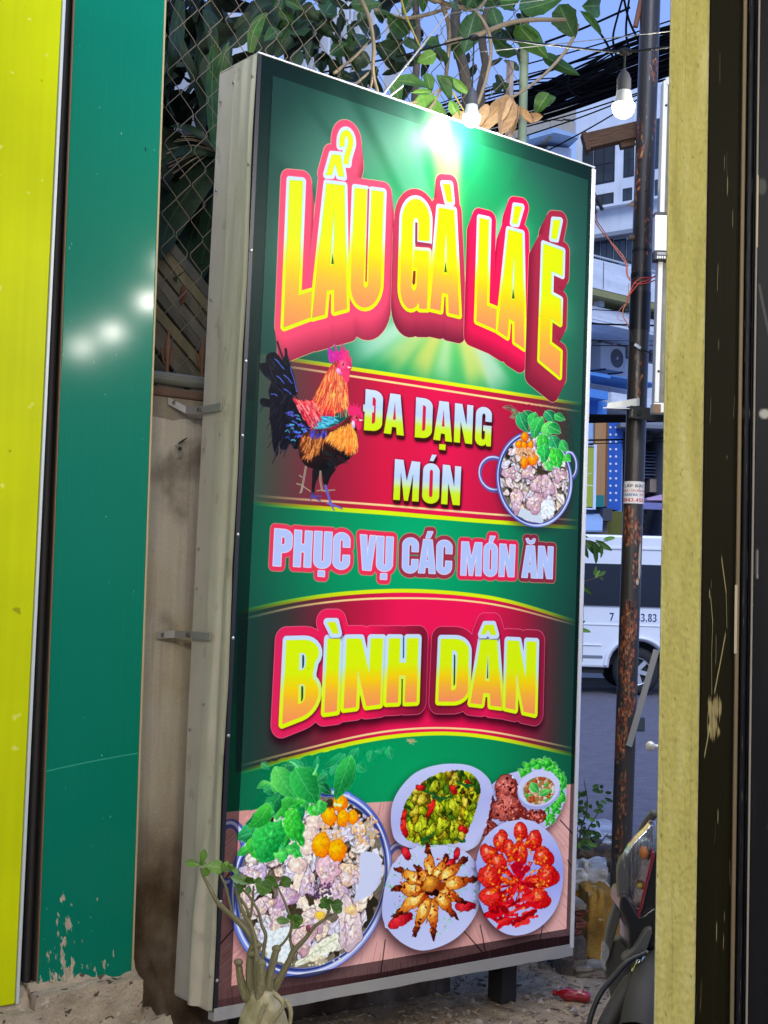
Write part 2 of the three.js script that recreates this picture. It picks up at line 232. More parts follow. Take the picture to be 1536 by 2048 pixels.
// --- background
{
  const full = () => g2.fillRect(0, 0, CW, CH);
  g2.fillStyle = css([24, 78, 64]); full();
  const c = S(905, 600), gr = g2.createRadialGradient(c[0], c[1], 10, c[0], c[1] - 30, 660);
  for (const [t, k] of [[0, [168, 232, 120]], [0.22, [92, 200, 108]], [0.45, [30, 154, 92]], [0.68, [40, 98, 80]], [1, [26, 56, 54]]]) gr.addColorStop(t, css(k));
  g2.fillStyle = gr; g2.fillRect(0, 0, CW, S(900, 860)[1]);
  // printed light rays
  g2.save(); g2.filter = 'blur(9px)';
  const ray = (x, y, w, k, a) => { const q = S(x, y), dx = q[0] - c[0], dy = q[1] - c[1], l = Math.hypot(dx, dy), nx = -dy / l * w, ny = dx / l * w; g2.beginPath(); g2.moveTo(c[0], c[1]); g2.lineTo(q[0] + nx, q[1] + ny); g2.lineTo(q[0] - nx, q[1] - ny); g2.closePath(); const r = g2.createRadialGradient(...c, 30, ...c, l); r.addColorStop(0, css(k, a)); r.addColorStop(0.75, css(k, a * 0.8)); r.addColorStop(1, css(k, 0)); g2.fillStyle = r; g2.fill(); };
  for (const [x, y, w, k, a] of [[560, 240, 50, [150, 205, 180], 0.35], [640, 170, 34, [150, 210, 180], 0.35], [760, 160, 50, [150, 215, 190], 0.5], [870, 180, 26, [235, 225, 120], 0.55], [905, 260, 22, [240, 225, 130], 0.6], [1010, 240, 60, [30, 150, 90], 0.7], [1050, 420, 40, [215, 240, 225], 0.5], [1150, 470, 26, [150, 200, 190], 0.35], [1160, 640, 30, [120, 190, 170], 0.4], [1120, 760, 36, [205, 230, 235], 0.55], [1010, 790, 26, [240, 240, 235], 0.75], [960, 780, 26, [245, 230, 120], 0.8], [880, 770, 18, [240, 245, 200], 0.6], [830, 760, 22, [240, 225, 110], 0.85], [770, 740, 20, [245, 235, 140], 0.7], [720, 720, 26, [200, 240, 190], 0.5], [680, 715, 24, [225, 245, 245], 0.6], [560, 680, 30, [130, 200, 170], 0.4], [530, 480, 40, [130, 190, 165], 0.3]]) ray(x, y, w * 1.6, k, a);
  g2.restore();
  // lower fields of green
  const fld = (y0, y1, cx, cy, stops, r) => { const p = S(cx, cy), q = g2.createRadialGradient(...p, 20, ...p, r); for (const [t, k] of stops) q.addColorStop(t, css(k)); g2.fillStyle = q; g2.fillRect(0, y0, CW, y1 - y0); };
  const yA = S(600, 880)[1];
  fld(S(800, 970)[1], S(800, 1260)[1], 835, 1095, [[0, [0, 178, 112]], [0.45, [6, 142, 92]], [0.8, [22, 90, 70]], [1, [22, 66, 58]]], 560);
  fld(S(800, 1400)[1], CH, 820, 1560, [[0, [4, 160, 96]], [0.4, [6, 142, 88]], [0.8, [12, 96, 66]], [1, [14, 66, 54]]], 620);
  // straight red band
  const bandGrad = (xc, stops, yA_, yB_) => { const p = S(500, yA_), q = S(1150, yB_), l = g2.createLinearGradient(p[0], 0, q[0], 0); for (const [t, k] of stops) l.addColorStop(t, css(k)); return l; };
  const T1 = [[515, 709], [581, 719], [800, 752], [960, 777], [1127, 803], [1165, 809]], B1 = [[500, 1002], [541, 1009], [760, 1025], [950, 1041], [1131, 1054], [1160, 1056]];
  fillP([...T1, ...B1.slice().reverse()], bandGrad(0, [[0, [44, 84, 72]], [0.06, [72, 70, 62]], [0.22, [150, 34, 58]], [0.36, [214, 24, 66]], [0.55, [238, 22, 80]], [0.7, [200, 24, 66]], [0.84, [150, 30, 56]], [0.95, [70, 58, 54]], [1, [26, 70, 60]]], 860, 930));
  const fade = (pts, off, k, w) => { const q = pts.map(([x, y]) => [x, y + off]), p0 = S(...q[0]), p1 = S(...q[q.length - 1]), l = g2.createLinearGradient(p0[0], 0, p1[0], 0); l.addColorStop(0, css(k, 0)); l.addColorStop(0.22, css(k, 0.85)); l.addColorStop(0.35, css(k, 1)); l.addColorStop(0.72, css(k, 1)); l.addColorStop(0.9, css(k, 0.5)); l.addColorStop(1, css(k, 0)); lineP(spline(q, 6), l, w, 'butt'); };
  fade(T1, 0, [226, 240, 20], 9); fade(T1, 15, [248, 226, 150], 5); fade(B1, 0, [220, 246, 10], 10); fade(B1, -15, [248, 222, 150], 5);
  // arched red band
  const cv = crop(480, 1140, 2.1333), T2 = [[-10, 187], [45, 170], [230, 130], [450, 100], [700, 88], [950, 102], [1150, 135], [1385, 205], [1440, 222]].map(cv), T2b = [[-10, 215], [50, 200], [250, 155], [480, 127], [720, 120], [950, 130], [1150, 160], [1385, 222], [1440, 236]].map(cv), B2 = [[-20, 870], [10, 860], [250, 795], [500, 735], [700, 705], [900, 698], [1100, 720], [1375, 778], [1440, 795]].map(cv), B2b = [[-20, 842], [20, 830], [250, 770], [500, 710], [700, 680], [900, 675], [1100, 695], [1380, 752], [1440, 768]].map(cv);
  fillP([...spline(T2, 6), ...spline(B2, 6).reverse()], bandGrad(0, [[0, [26, 60, 52]], [0.1, [64, 52, 52]], [0.25, [170, 26, 58]], [0.4, [240, 22, 84]], [0.66, [244, 20, 84]], [0.8, [168, 26, 60]], [0.93, [62, 50, 50]], [1, [18, 60, 52]]], 1350, 1350));
  fade(T2, 0, [222, 244, 10], 9); fade(T2b, 0, [250, 226, 150], 4.5); fade(B2b, 0, [250, 226, 150], 4.5); fade(B2, 0, [226, 246, 10], 9);
  // wooden table top
  const wt = [[440, 1625], [520, 1618], [790, 1602], [960, 1590], [1160, 1566]];
  const wp = [...wt, [1160, 1900], [1000, 1925], [425, 2040]];
  fillP(wp, gradP([440, 1800], [1150, 1750], [[0, [206, 146, 140]], [0.3, [230, 176, 172]], [0.6, [200, 144, 140]], [1, [222, 170, 168]]]));
  g2.save(); g2.beginPath(); trace(wp); g2.clip();
  for (let i = 0; i < 1100; i++) { const x = rnd(420, 1170), y = rnd(1570, 2030), l = rnd(20, 70), s = lerp(-1.1, 0.9, (x - 425) / 720); lineP([[x, y], [x + s * l * 0.8, y + l * 0.7]], css(rnd() < 0.5 ? [132, 76, 72] : [240, 200, 202], rnd(0.2, 0.55)), rnd(0.6, 2)); }
  for (const [x0, y0, x1, y1] of [[460, 1745, 430, 1790], [478, 1845, 430, 1900], [900, 1830, 965, 1905], [1085, 1850, 1080, 1880], [1135, 1720, 1160, 1760], [1120, 1640, 1165, 1690], [960, 1850, 972, 1910], [770, 1880, 760, 1960]]) lineP([[x0, y0], [x1, y1]], 'rgba(52,28,28,.85)', 3.2);
  // the table's front edge, a darker plank with upright grain
  const fe = [[425, 2002], [560, 1976], [780, 1942], [960, 1905], [1070, 1880], [1160, 1868], [1160, 1912], [425, 2050]];
  fillP(fe, gradP([700, 1930], [708, 1990], [[0, [172, 118, 116]], [0.5, [132, 86, 84]], [1, [92, 58, 60]]]));
  for (let i = 0; i < 130; i++) { const x = rnd(425, 1160), y = lerp(1985, 1868, (x - 425) / 735); lineP([[x, y], [x + rnd(-2, 2), y + rnd(20, 50)]], css(rnd() < 0.5 ? [60, 34, 36] : [190, 140, 140], rnd(0.2, 0.5)), rnd(0.8, 1.8)); }
  g2.restore();
}
// --- headline
const FACE = [[0, [222, 248, 0]], [0.38, [226, 244, 0]], [0.56, [246, 220, 10]], [0.72, [252, 186, 60]], [1, [252, 142, 92]]];
const RIM = [[200, 224, 252], [214, 240, 226], [228, 250, 10]];
bigWord(W_LAU, [246, 74, 112], [150, 40, 66], [9, 50], 47, RIM, 17, FACE);
bigWord(W_GA, [196, 54, 84], [110, 26, 50], [-2, 44], 47, RIM, 17, FACE);
bigWord(W_LA, [250, 26, 84], [150, 20, 54], [-16, 40], 47, RIM, 17, FACE);
bigWord(W_E, [170, 40, 66], [120, 24, 48], [-26, 44], 48, RIM, 17, FACE);
for (const w of [W_BINH, W_DAN]) {
  g2.save(); g2.shadowColor = 'rgba(40,0,16,.9)'; g2.shadowBlur = 16; g2.shadowOffsetY = 14; outer(w); g2.lineJoin = 'round'; g2.strokeStyle = css([236, 20, 82]); g2.lineWidth = 58; g2.stroke(); g2.restore();
  outer(w); g2.strokeStyle = 'rgba(255,120,150,.8)'; g2.lineWidth = 60; g2.stroke();
  const p = S(545, 1330), q = S(1095, 1350), l = g2.createLinearGradient(p[0], 0, q[0], 0); for (const [t, k] of [[0, [226, 36, 92]], [0.3, [246, 24, 86]], [0.5, [132, 22, 50]], [0.62, [150, 24, 56]], [0.75, [236, 22, 84]], [0.86, [170, 26, 62]], [1, [140, 24, 58]]]) l.addColorStop(t, css(k));
  outer(w); g2.strokeStyle = l; g2.fillStyle = l; g2.lineWidth = 57; g2.stroke(); g2.fill();
  for (const one of w) { const [y0, y1] = spanOf([one]); const mark = one.ch === 'mark'; outer([one]); g2.strokeStyle = g2.fillStyle = mark ? css(RIM[0]) : vgrad(y0, y1, [[0, RIM[0]], [0.4, [196, 232, 236]], [0.66, [226, 248, 60]], [1, [224, 252, 0]]]); g2.lineWidth = 19; g2.save(); g2.shadowColor = 'rgba(50,0,20,.8)'; g2.shadowBlur = 7; g2.shadowOffsetX = 3; g2.shadowOffsetY = 3; g2.stroke(); g2.restore(); g2.fill(); }
  for (const one of w) { const [y0, y1] = spanOf([one]); const mark = one.ch === 'mark'; pathOf([one]); g2.fillStyle = mark ? css([214, 240, 2]) : vgrad(y0, y1, [[0, [214, 246, 0]], [0.4, [220, 244, 0]], [0.58, [250, 214, 10]], [0.75, [252, 178, 60]], [1, [252, 146, 92]]]); g2.fill('evenodd'); for (let k = 1; k < one.loops.length; k++) { g2.beginPath(); trace(one.loops[k].map(([x, y], i, a) => { const cx = a.reduce((s, p) => s + p[0], 0) / a.length, cy = a.reduce((s, p) => s + p[1], 0) / a.length; return [cx + (x - cx) * 0.3, cy + (y - cy) * 0.78]; })); g2.fillStyle = css([30, 70, 60]); g2.fill(); } }
}
// small dark slits inside the headline's letters A
for (const [w, k] of [[W_LAU, 1], [W_GA, 1], [W_LA, 1]]) { const h = w[k].loops[1], cx = h.reduce((s, p) => s + p[0], 0) / h.length, yb = Math.max(...h.map((p) => p[1])); fillP([[cx - 0.5, yb - 26], [cx + 2.2, yb - 5], [cx - 3, yb - 5]], css([60, 90, 40])); }
{ const h = GL.G; }
lineP([[832.4, 445], [832, 486], [861, 490]], css([158, 50, 78]), 7, 'butt');
fillP([[826, 542], [831, 542], [830, 566], [827, 571], [824, 566]], css([150, 40, 50]));
lineP([[736.7, 379], [734.5, 460], [731.6, 562]], css([214, 56, 92]), 5); lineP([[806.8, 1274], [806.5, 1316]], css([30, 90, 120]), 4, 'butt'); lineP([[804, 1358], [803.2, 1411]], css([66, 84, 40]), 4, 'butt');
// straight words
for (const w of [W_DD, W_MON]) {
  g2.save(); g2.fillStyle = 'rgba(60,14,10,.95)'; g2.shadowColor = 'rgba(40,0,10,.9)'; g2.shadowBlur = 8; for (const d of [3, 6, 9]) { g2.save(); g2.translate(d * 0.3, d); outer(w); g2.fill(); g2.restore(); } g2.restore();
  for (const one of w) for (let k = 1; k < one.loops.length; k++) { g2.beginPath(); trace(one.loops[k]); g2.fillStyle = css([216, 24, 66]); g2.fill(); }
  let Y0 = 0, Y1 = 0;
  for (const one of w) { let [y0, y1] = spanOf([one]); if (one.ch !== 'mark') { Y0 = y0; Y1 = y1; } pathOf([one]); g2.fillStyle = vgrad(Y0, Y1, [[0, [208, 226, 252]], [0.42, [188, 214, 252]], [0.58, [206, 234, 190]], [0.72, [206, 240, 40]], [1, [210, 240, 0]]]); g2.fill('evenodd'); }
}
for (const [w, red] of [[W_PHUC, [232, 54, 90]], [W_VU, [236, 48, 84]], [W_CAC, [160, 50, 72]], [W_MON2, [228, 40, 84]], [W_AN, [140, 44, 66]]]) {
  outer(w); g2.lineJoin = 'round'; g2.strokeStyle = 'rgba(240,150,120,.8)'; g2.lineWidth = 26; g2.stroke(); outer(w); g2.strokeStyle = g2.fillStyle = css(red); g2.lineWidth = 23; g2.stroke(); g2.fill();
  pathOf(w); g2.strokeStyle = css([222, 220, 252]); g2.lineWidth = 4; g2.stroke(); pathOf(w); g2.fillStyle = css([178, 198, 250]); g2.fill('evenodd');
}
fillP([[820, 1109], [837, 1109.5], [836, 1112.5], [820, 1111.5]], css([90, 150, 110]));
// --- printed pictures: two roosters, two hot pots, four dishes
const withCrop = (cr) => ({
  blob: (x, y, rx, ry, rot, c0, c1, wob, edge) => { const [X, Y] = cr([x, y]); sheen(X, Y, rx / cr.k, ry / cr.k, rot, c0, c1, wob, edge); },
  leaf: (x0, y0, x1, y1, w, c0, c1, v) => printLeaf(...cr([x0, y0]), ...cr([x1, y1]), w / cr.k, c0, c1, v),
  poly: (pts, style, sm = 5) => fillP(sm ? spline(pts.map(cr), sm, true) : pts.map(cr), style),
  line: (pts, style, w) => lineP(spline(pts.map(cr), 5), style, w),
});
const meatOf = (o) => (x, y, rx, ry, r, c0, c1) => { o.blob(x, y, rx, ry, r, c0, c1, 0.3, 'rgba(80,50,60,.75)'); for (let i = 0; i < 9; i++) { const a = rnd(6.283), k = rnd(0.2, 0.7); o.blob(x + Math.cos(a) * rx * k, y + Math.sin(a) * ry * k, rx * rnd(0.12, 0.34), ry * rnd(0.1, 0.3), rnd(3), [[254, 246, 240], [246, 224, 230], [254, 238, 210], [236, 224, 244]][i % 4], [[226, 204, 204], [214, 182, 196], [226, 194, 164], [204, 186, 216]][i % 4], 0.3, 'rgba(130,90,100,.25)'); } for (let i = 0; i < 5; i++) { const a = rnd(6.283); o.line([[x + Math.cos(a) * rx * 0.7, y + Math.sin(a) * ry * 0.7], [x + rnd(-0.3, 0.3) * rx, y + rnd(-0.3, 0.3) * ry]], 'rgba(110,70,90,.45)', 1.6); } };
const cropK = (ox, oy, k) => Object.assign(crop(ox, oy, k), { k });
function ellipseOnSheet(cr, x, y, rx, ry) { const a = S(...cr([x - rx, y])), b = S(...cr([x + rx, y])), c = S(...cr([x, y - ry])), d = S(...cr([x, y + ry])); return { x: (a[0] + b[0]) / 2, y: (c[1] + d[1]) / 2, rx: (b[0] - a[0]) / 2, ry: (d[1] - c[1]) / 2 }; }
const ell = (e, k = 1, dx = 0, dy = 0) => { g2.beginPath(); g2.ellipse(e.x + dx, e.y + dy, e.rx * k, e.ry * k, 0, 0, 7); };
const FOODS = [];                                                             // areas that get the uneven detail of a printed photograph: [outline on the sheet, coarse, fine, speckle]
function photoDetail(path, a1, a2, sp) {
  let x0 = 1e9, x1 = 0, y0 = 1e9, y1 = 0; for (const [x, y] of path) { x0 = Math.min(x0, x); x1 = Math.max(x1, x); y0 = Math.min(y0, y); y1 = Math.max(y1, y); } x0 = Math.max(0, x0 | 0); y0 = Math.max(0, y0 | 0); x1 = Math.min(CW, Math.ceil(x1)); y1 = Math.min(CH, Math.ceil(y1)); const w = x1 - x0, h = y1 - y0; if (w < 4 || h < 4) return;
  const [mc, mg] = canvas(w, h); mg.fillStyle = '#fff'; mg.beginPath(); path.forEach(([x, y], i) => i ? mg.lineTo(x - x0, y - y0) : mg.moveTo(x - x0, y - y0)); mg.closePath(); mg.fill(); const mask = mg.getImageData(0, 0, w, h).data, im = g2.getImageData(x0, y0, w, h), src = Uint8ClampedArray.from(im.data), d = im.data;
  for (let y = 0; y < h; y++) for (let x = 0; x < w; x++) { const o = (y * w + x) * 4, m = mask[o + 3] / 255; if (m < 0.02 || (src[o + 2] > 222 && src[o + 2] - src[o] > 26 && Math.abs(src[o] - src[o + 1]) < 24)) continue; const n = noise3, X = x + x0, Y = y + y0, dx = a1 * n.noise(X / 15, Y / 15, 1.3) + a2 * n.noise(X / 4.5, Y / 4.5, 7.7), dy = a1 * n.noise(X / 15, Y / 15, 4.1) + a2 * n.noise(X / 4.5, Y / 4.5, 9.2), sx = clamp(x + dx, 0, w - 1.01), sy = clamp(y + dy, 0, h - 1.01), ix = sx | 0, iy = sy | 0, fx = sx - ix, fy = sy - iy, k = 1 + sp * (1.3 * n.noise(X / 9, Y / 9, 3) + 1.0 * n.noise(X / 3.2, Y / 3.2, 5) + 0.5 * (rnd() - 0.5)), i00 = (iy * w + ix) * 4; for (let c = 0; c < 3; c++) { const v = (src[i00 + c] * (1 - fx) + src[i00 + 4 + c] * fx) * (1 - fy) + (src[i00 + w * 4 + c] * (1 - fx) + src[i00 + w * 4 + 4 + c] * fx) * fy; d[o + c] = lerp(src[o + c], clamp((v - 110) * 1.08 + 110, 0, 255) * k, m); } }
  g2.putImageData(im, x0, y0);
}
const sheetOf = (cr, pts) => spline(pts.map(cr), 6, true).map(([x, y]) => S(x, y)), ellipsePath = (e, k) => Array.from({ length: 60 }, (_, i) => [e.x + Math.cos(i / 60 * 6.2832) * e.rx * k, e.y + Math.sin(i / 60 * 6.2832) * e.ry * k]);
const GREENS = [[[70, 214, 96], [20, 130, 62]], [[96, 230, 80], [30, 150, 50]], [[60, 196, 120], [12, 104, 62]], [[126, 236, 110], [40, 160, 70]], [[40, 170, 90], [8, 84, 50]]];
function potRim(e, handles) {
  for (const [hx, hy, hw, hh] of handles) { g2.lineWidth = e.rx * 0.085; g2.strokeStyle = css([84, 92, 170]); g2.beginPath(); g2.ellipse(hx, hy, hw, hh, 0, 0, 7); g2.stroke(); g2.lineWidth = e.rx * 0.03; g2.strokeStyle = css([214, 216, 246]); g2.beginPath(); g2.ellipse(hx - 2, hy - 2, hw, hh, 0, 0, 7); g2.stroke(); }
  g2.save(); g2.shadowColor = 'rgba(40,20,40,.55)'; g2.shadowBlur = 22; g2.shadowOffsetY = 12; g2.fillStyle = css([66, 86, 178]); ell(e, 1.0); g2.fill(); g2.restore();
  const gr = g2.createLinearGradient(e.x - e.rx, e.y - e.ry, e.x + e.rx, e.y + e.ry); for (const [t, k] of [[0, [196, 206, 250]], [0.2, [70, 96, 190]], [0.42, [120, 150, 232]], [0.6, [60, 82, 176]], [0.8, [170, 186, 246]], [1, [70, 92, 186]]]) gr.addColorStop(t, css(k));
  g2.fillStyle = gr; ell(e, 0.99); g2.fill(); g2.strokeStyle = css([222, 226, 252]); g2.lineWidth = e.rx * 0.02; ell(e, 0.955); g2.stroke(); g2.strokeStyle = css([46, 56, 120]); ell(e, 0.92); g2.stroke();
  g2.fillStyle = css([120, 112, 96]); ell(e, 0.9); g2.fill();
}
function potFood(e, cr, sc, n) {                                                 // crowded pale pieces of chicken
  g2.save(); ell(e, 0.895); g2.clip();
  for (let i = 0; i < n; i++) { const a = rnd(6.283), r = Math.sqrt(rnd()) * 0.88; const q = [e.x + Math.cos(a) * r * e.rx, e.y + Math.sin(a) * r * e.ry]; const k = rnd(0.05, 0.12) * e.rx; g2.beginPath(); const c = [[206, 200, 196], [70, 60, 44], [226, 216, 226], [48, 44, 34], [190, 176, 150]][i % 5]; g2.ellipse(q[0], q[1], k, k * rnd(0.5, 1), rnd(3), 0, 7); g2.fillStyle = css(c); g2.fill(); }
  const pal = [[[250, 238, 238], [216, 190, 196]], [[255, 242, 226], [226, 196, 168]], [[240, 238, 252], [200, 194, 222]], [[252, 246, 238], [222, 204, 196]], [[236, 240, 252], [202, 206, 232]]];
  for (let i = 0; i < n * 1.15; i++) {
    const a = rnd(6.283), r = Math.sqrt(rnd()) * 0.82, x = e.x + Math.cos(a) * r * e.rx, y = e.y + Math.sin(a) * r * e.ry, k = rnd(0.06, 0.15) * e.rx, ry = k * rnd(0.4, 0.85), rot = rnd(3.14), [c0, c1] = pal[i % 5];
    g2.save(); g2.translate(x, y); g2.rotate(rot); g2.beginPath(); for (let j = 0; j < 11; j++) { const b = j / 11 * 6.283, kk = rnd(0.6, 1.2); j ? g2.lineTo(Math.cos(b) * k * kk, Math.sin(b) * ry * kk) : g2.moveTo(Math.cos(b) * k * kk, Math.sin(b) * ry * kk); } g2.closePath(); const gr = g2.createRadialGradient(-k * 0.3, -ry * 0.3, 1, 0, 0, k * 1.2); gr.addColorStop(0, css(c0)); gr.addColorStop(1, css(c1)); g2.fillStyle = gr; g2.shadowColor = 'rgba(30,20,20,.95)'; g2.shadowBlur = 6; g2.shadowOffsetY = 2; g2.fill(); g2.shadowColor = 'transparent'; g2.strokeStyle = 'rgba(120,90,120,.5)'; g2.lineWidth = 1.2; for (let j = 0; j < 3; j++) { g2.beginPath(); g2.moveTo(-k * 0.6, rnd(-ry, ry) * 0.6); g2.quadraticCurveTo(0, rnd(-ry, ry), k * 0.6, rnd(-ry, ry) * 0.6); g2.stroke(); } g2.restore();
  }
  g2.restore();
}
{ // large pot, bottom left
  const cr = cropK(420, 1480, 3.7225), o = withCrop(cr), e = ellipseOnSheet(cr, 748, 1058, 604, 704);
  const h = S(...cr([1395, 970])), h0 = S(...cr([170, 840]));
  potRim(e, [[h[0], h[1], e.rx * 0.17, e.ry * 0.28], [h0[0] - 10, h0[1], e.rx * 0.17, e.ry * 0.3]]);
  potFood(e, cr, 1, 150);
  const cream = [252, 238, 220], lil = [224, 214, 246];
  o.poly([[640, 985], [700, 1000], [705, 1150], [760, 1280], [720, 1290], [650, 1200], [615, 1080]], css([244, 226, 206]));
  meatOf(o)(730, 1060, 52, 110, 0.1, [240, 230, 246], [186, 160, 190]);
  meatOf(o)(880, 975, 95, 120, 0.3, [246, 214, 222], [206, 160, 180]);
  meatOf(o)(1055, 1000, 105, 85, 0.3, [252, 234, 190], [214, 176, 160]);
  o.poly([[1120, 850], [1240, 850], [1280, 980], [1230, 1120], [1075, 1200], [1110, 1050]], css([206, 214, 246]));
  meatOf(o)(960, 1130, 60, 85, 0, [240, 226, 240], [190, 160, 190]);
  meatOf(o)(1035, 1380, 88, 190, -0.05, [246, 232, 226], [198, 176, 190]); o.line([[1010, 1210], [1005, 1350], [1010, 1540]], 'rgba(150,120,110,.7)', 3); o.blob(1050, 1270, 50, 40, 0, [248, 214, 140], [226, 190, 150], 0.15);
  o.poly([[640, 1690], [690, 1600], [900, 1450], [945, 1440], [958, 1510], [900, 1580]], css([232, 236, 214])); o.line([[660, 1660], [800, 1560], [940, 1480]], 'rgba(170,180,150,.8)', 3);
  o.poly([[420, 1420], [600, 1390], [610, 1640], [600, 1680], [420, 1620]], css([222, 236, 248]), 0);
  meatOf(o)(740, 1350, 110, 80, 0.4, [252, 240, 220], [200, 170, 190]); o.blob(820, 1310, 45, 28, 0.3, [252, 214, 60], [226, 180, 90], 0.2);
  meatOf(o)(700, 1480, 80, 110, 0.5, [244, 222, 216], [190, 150, 160]);
  meatOf(o)(330, 980, 100, 60, 0, [234, 226, 246], [186, 170, 206]); meatOf(o)(560, 1160, 90, 100, 0.4, [232, 206, 232], [180, 140, 180]); meatOf(o)(270, 1200, 45, 90, 0.1, [246, 228, 206], [206, 180, 160]); meatOf(o)(400, 1230, 90, 60, -0.5, [240, 222, 220], [196, 160, 170]);
  for (let i = 0; i < 110; i++) { const x = rnd(840, 1250), y = rnd(560, 780); if (x > 1060 || y > 590) o.blob(x, y, rnd(8, 17), rnd(8, 17), 0, i % 3 ? [250, 214, 150] : [236, 226, 246], i % 3 ? [206, 150, 110] : [170, 150, 190], 0.2); }
  for (let i = 0; i < 46; i++) o.blob(rnd(740, 900), rnd(1060, 1180), rnd(6, 12), rnd(6, 12), 0, [120, 90, 130], [60, 40, 70], 0.2);
  for (let i = 0; i < 40; i++) o.blob(rnd(430, 560), rnd(1260, 1400), rnd(8, 18), rnd(8, 16), 0, [240, 232, 236], [190, 150, 170], 0.2);
  for (let i = 0; i < 20; i++) o.blob(rnd(680, 1000), rnd(1590, 1680), rnd(6, 13), rnd(5, 10), 0, [244, 238, 214], [206, 200, 160], 0.2);
  for (const [x, y, rx, ry] of [[770, 620, 62, 60], [750, 700, 55, 55], [735, 800, 45, 60], [650, 930, 70, 60]]) o.blob(x, y, rx, ry, 0.2, cream, [216, 186, 180], 0.1, 'rgba(140,110,120,.5)');
  for (const [x, y, rx, ry, r] of [[965, 470, 60, 62, 0.2], [885, 570, 54, 68, 0], [988, 582, 46, 66, 0], [1066, 572, 38, 52, 0], [828, 782, 66, 94, 0.05], [948, 822, 68, 84, 0.05]]) o.blob(x, y, rx, ry, r, [255, 204, 12], [240, 120, 4], 0.03, 'rgba(170,80,0,.6)');
  // basil, back to front
  const G = (i) => GREENS[i % 5];
  g2.save(); g2.globalAlpha = 0.55; for (const [a, b, c, d, w] of [[800, 120, 760, 260, 40], [1000, 100, 830, 230, 110], [1100, 60, 1000, 200, 70], [1200, 80, 1180, 160, 60], [1330, 50, 1350, 140, 60], [1090, 180, 1160, 230, 70], [640, 150, 720, 210, 80], [380, 170, 440, 215, 60], [1230, 90, 1300, 60, 30], [950, 190, 900, 260, 60]]) o.leaf(a, b, c, d, w, [90, 214, 130], [14, 130, 76], 'rgba(190,250,210,.6)'); g2.restore();
  for (const [a, b, c, d, w, k] of [[560, 180, 500, 330, 90, 4], [660, 190, 560, 190, 90, 2], [480, 200, 640, 440, 150, 0], [630, 200, 800, 480, 190, 0], [1050, 110, 930, 450, 120, 0], [470, 330, 400, 380, 110, 2], [800, 330, 910, 400, 70, 4], [870, 250, 800, 300, 60, 2], [440, 470, 280, 660, 110, 1], [380, 520, 260, 640, 60, 2], [700, 420, 660, 560, 80, 1], [720, 500, 840, 540, 80, 1], [820, 450, 790, 550, 90, 3], [560, 420, 520, 560, 100, 0], [480, 460, 520, 600, 70, 3], [600, 500, 690, 790, 130, 1], [560, 560, 640, 780, 80, 0], [520, 600, 370, 920, 210, 0], [340, 690, 200, 730, 120, 2], [320, 800, 200, 860, 60, 1], [300, 800, 350, 900, 70, 1], [560, 790, 480, 880, 90, 2], [560, 800, 690, 870, 90, 3], [530, 800, 520, 920, 90, 3]]) o.leaf(a, b, c, d, w * 1.1, G(k)[0], G(k)[1], 'rgba(150,226,150,.5)');
  for (let i = 0; i < 34; i++) { const t = i / 33, x = lerp(680, 420, t) + rnd(-190, 190) * (1 - 0.25 * t), y = lerp(230, 760, t) + rnd(-50, 50), a = 1.9 + rnd(-0.9, 0.9), l = rnd(110, 190); if (x > 820 && y > 420) continue; o.leaf(x, y, x + Math.cos(a) * l, y + Math.sin(a) * l, l * rnd(0.42, 0.62), G(i)[0], G(i)[1], 'rgba(140,220,140,.4)'); }
  for (const [a, b, c, d, w, k] of [[520, 600, 370, 920, 210, 0], [600, 500, 690, 790, 130, 1], [480, 200, 640, 440, 150, 3], [630, 200, 800, 480, 190, 0], [1050, 110, 930, 450, 120, 0], [440, 470, 280, 660, 110, 1]]) o.leaf(a, b, c, d, w * 1.1, G(k)[0], G(k)[1], 'rgba(160,232,160,.5)');
  FOODS.push([ellipsePath(e, 0.88), 4.5, 1.6, 0.15], [sheetOf(cr, [[390, 160], [700, 110], [1100, 40], [1400, 40], [1150, 240], [1040, 420], [900, 520], [720, 560], [690, 850], [520, 930], [340, 930], [180, 860], [190, 700], [300, 520], [400, 330]]), 3, 0.6, 0.07]);
  o.line([[920, 485], [970, 488]], css([210, 250, 190]), 5); o.line([[800, 180], [770, 250]], css([120, 230, 150]), 4); o.line([[600, 160], [650, 200]], css([120, 230, 150]), 4);
}
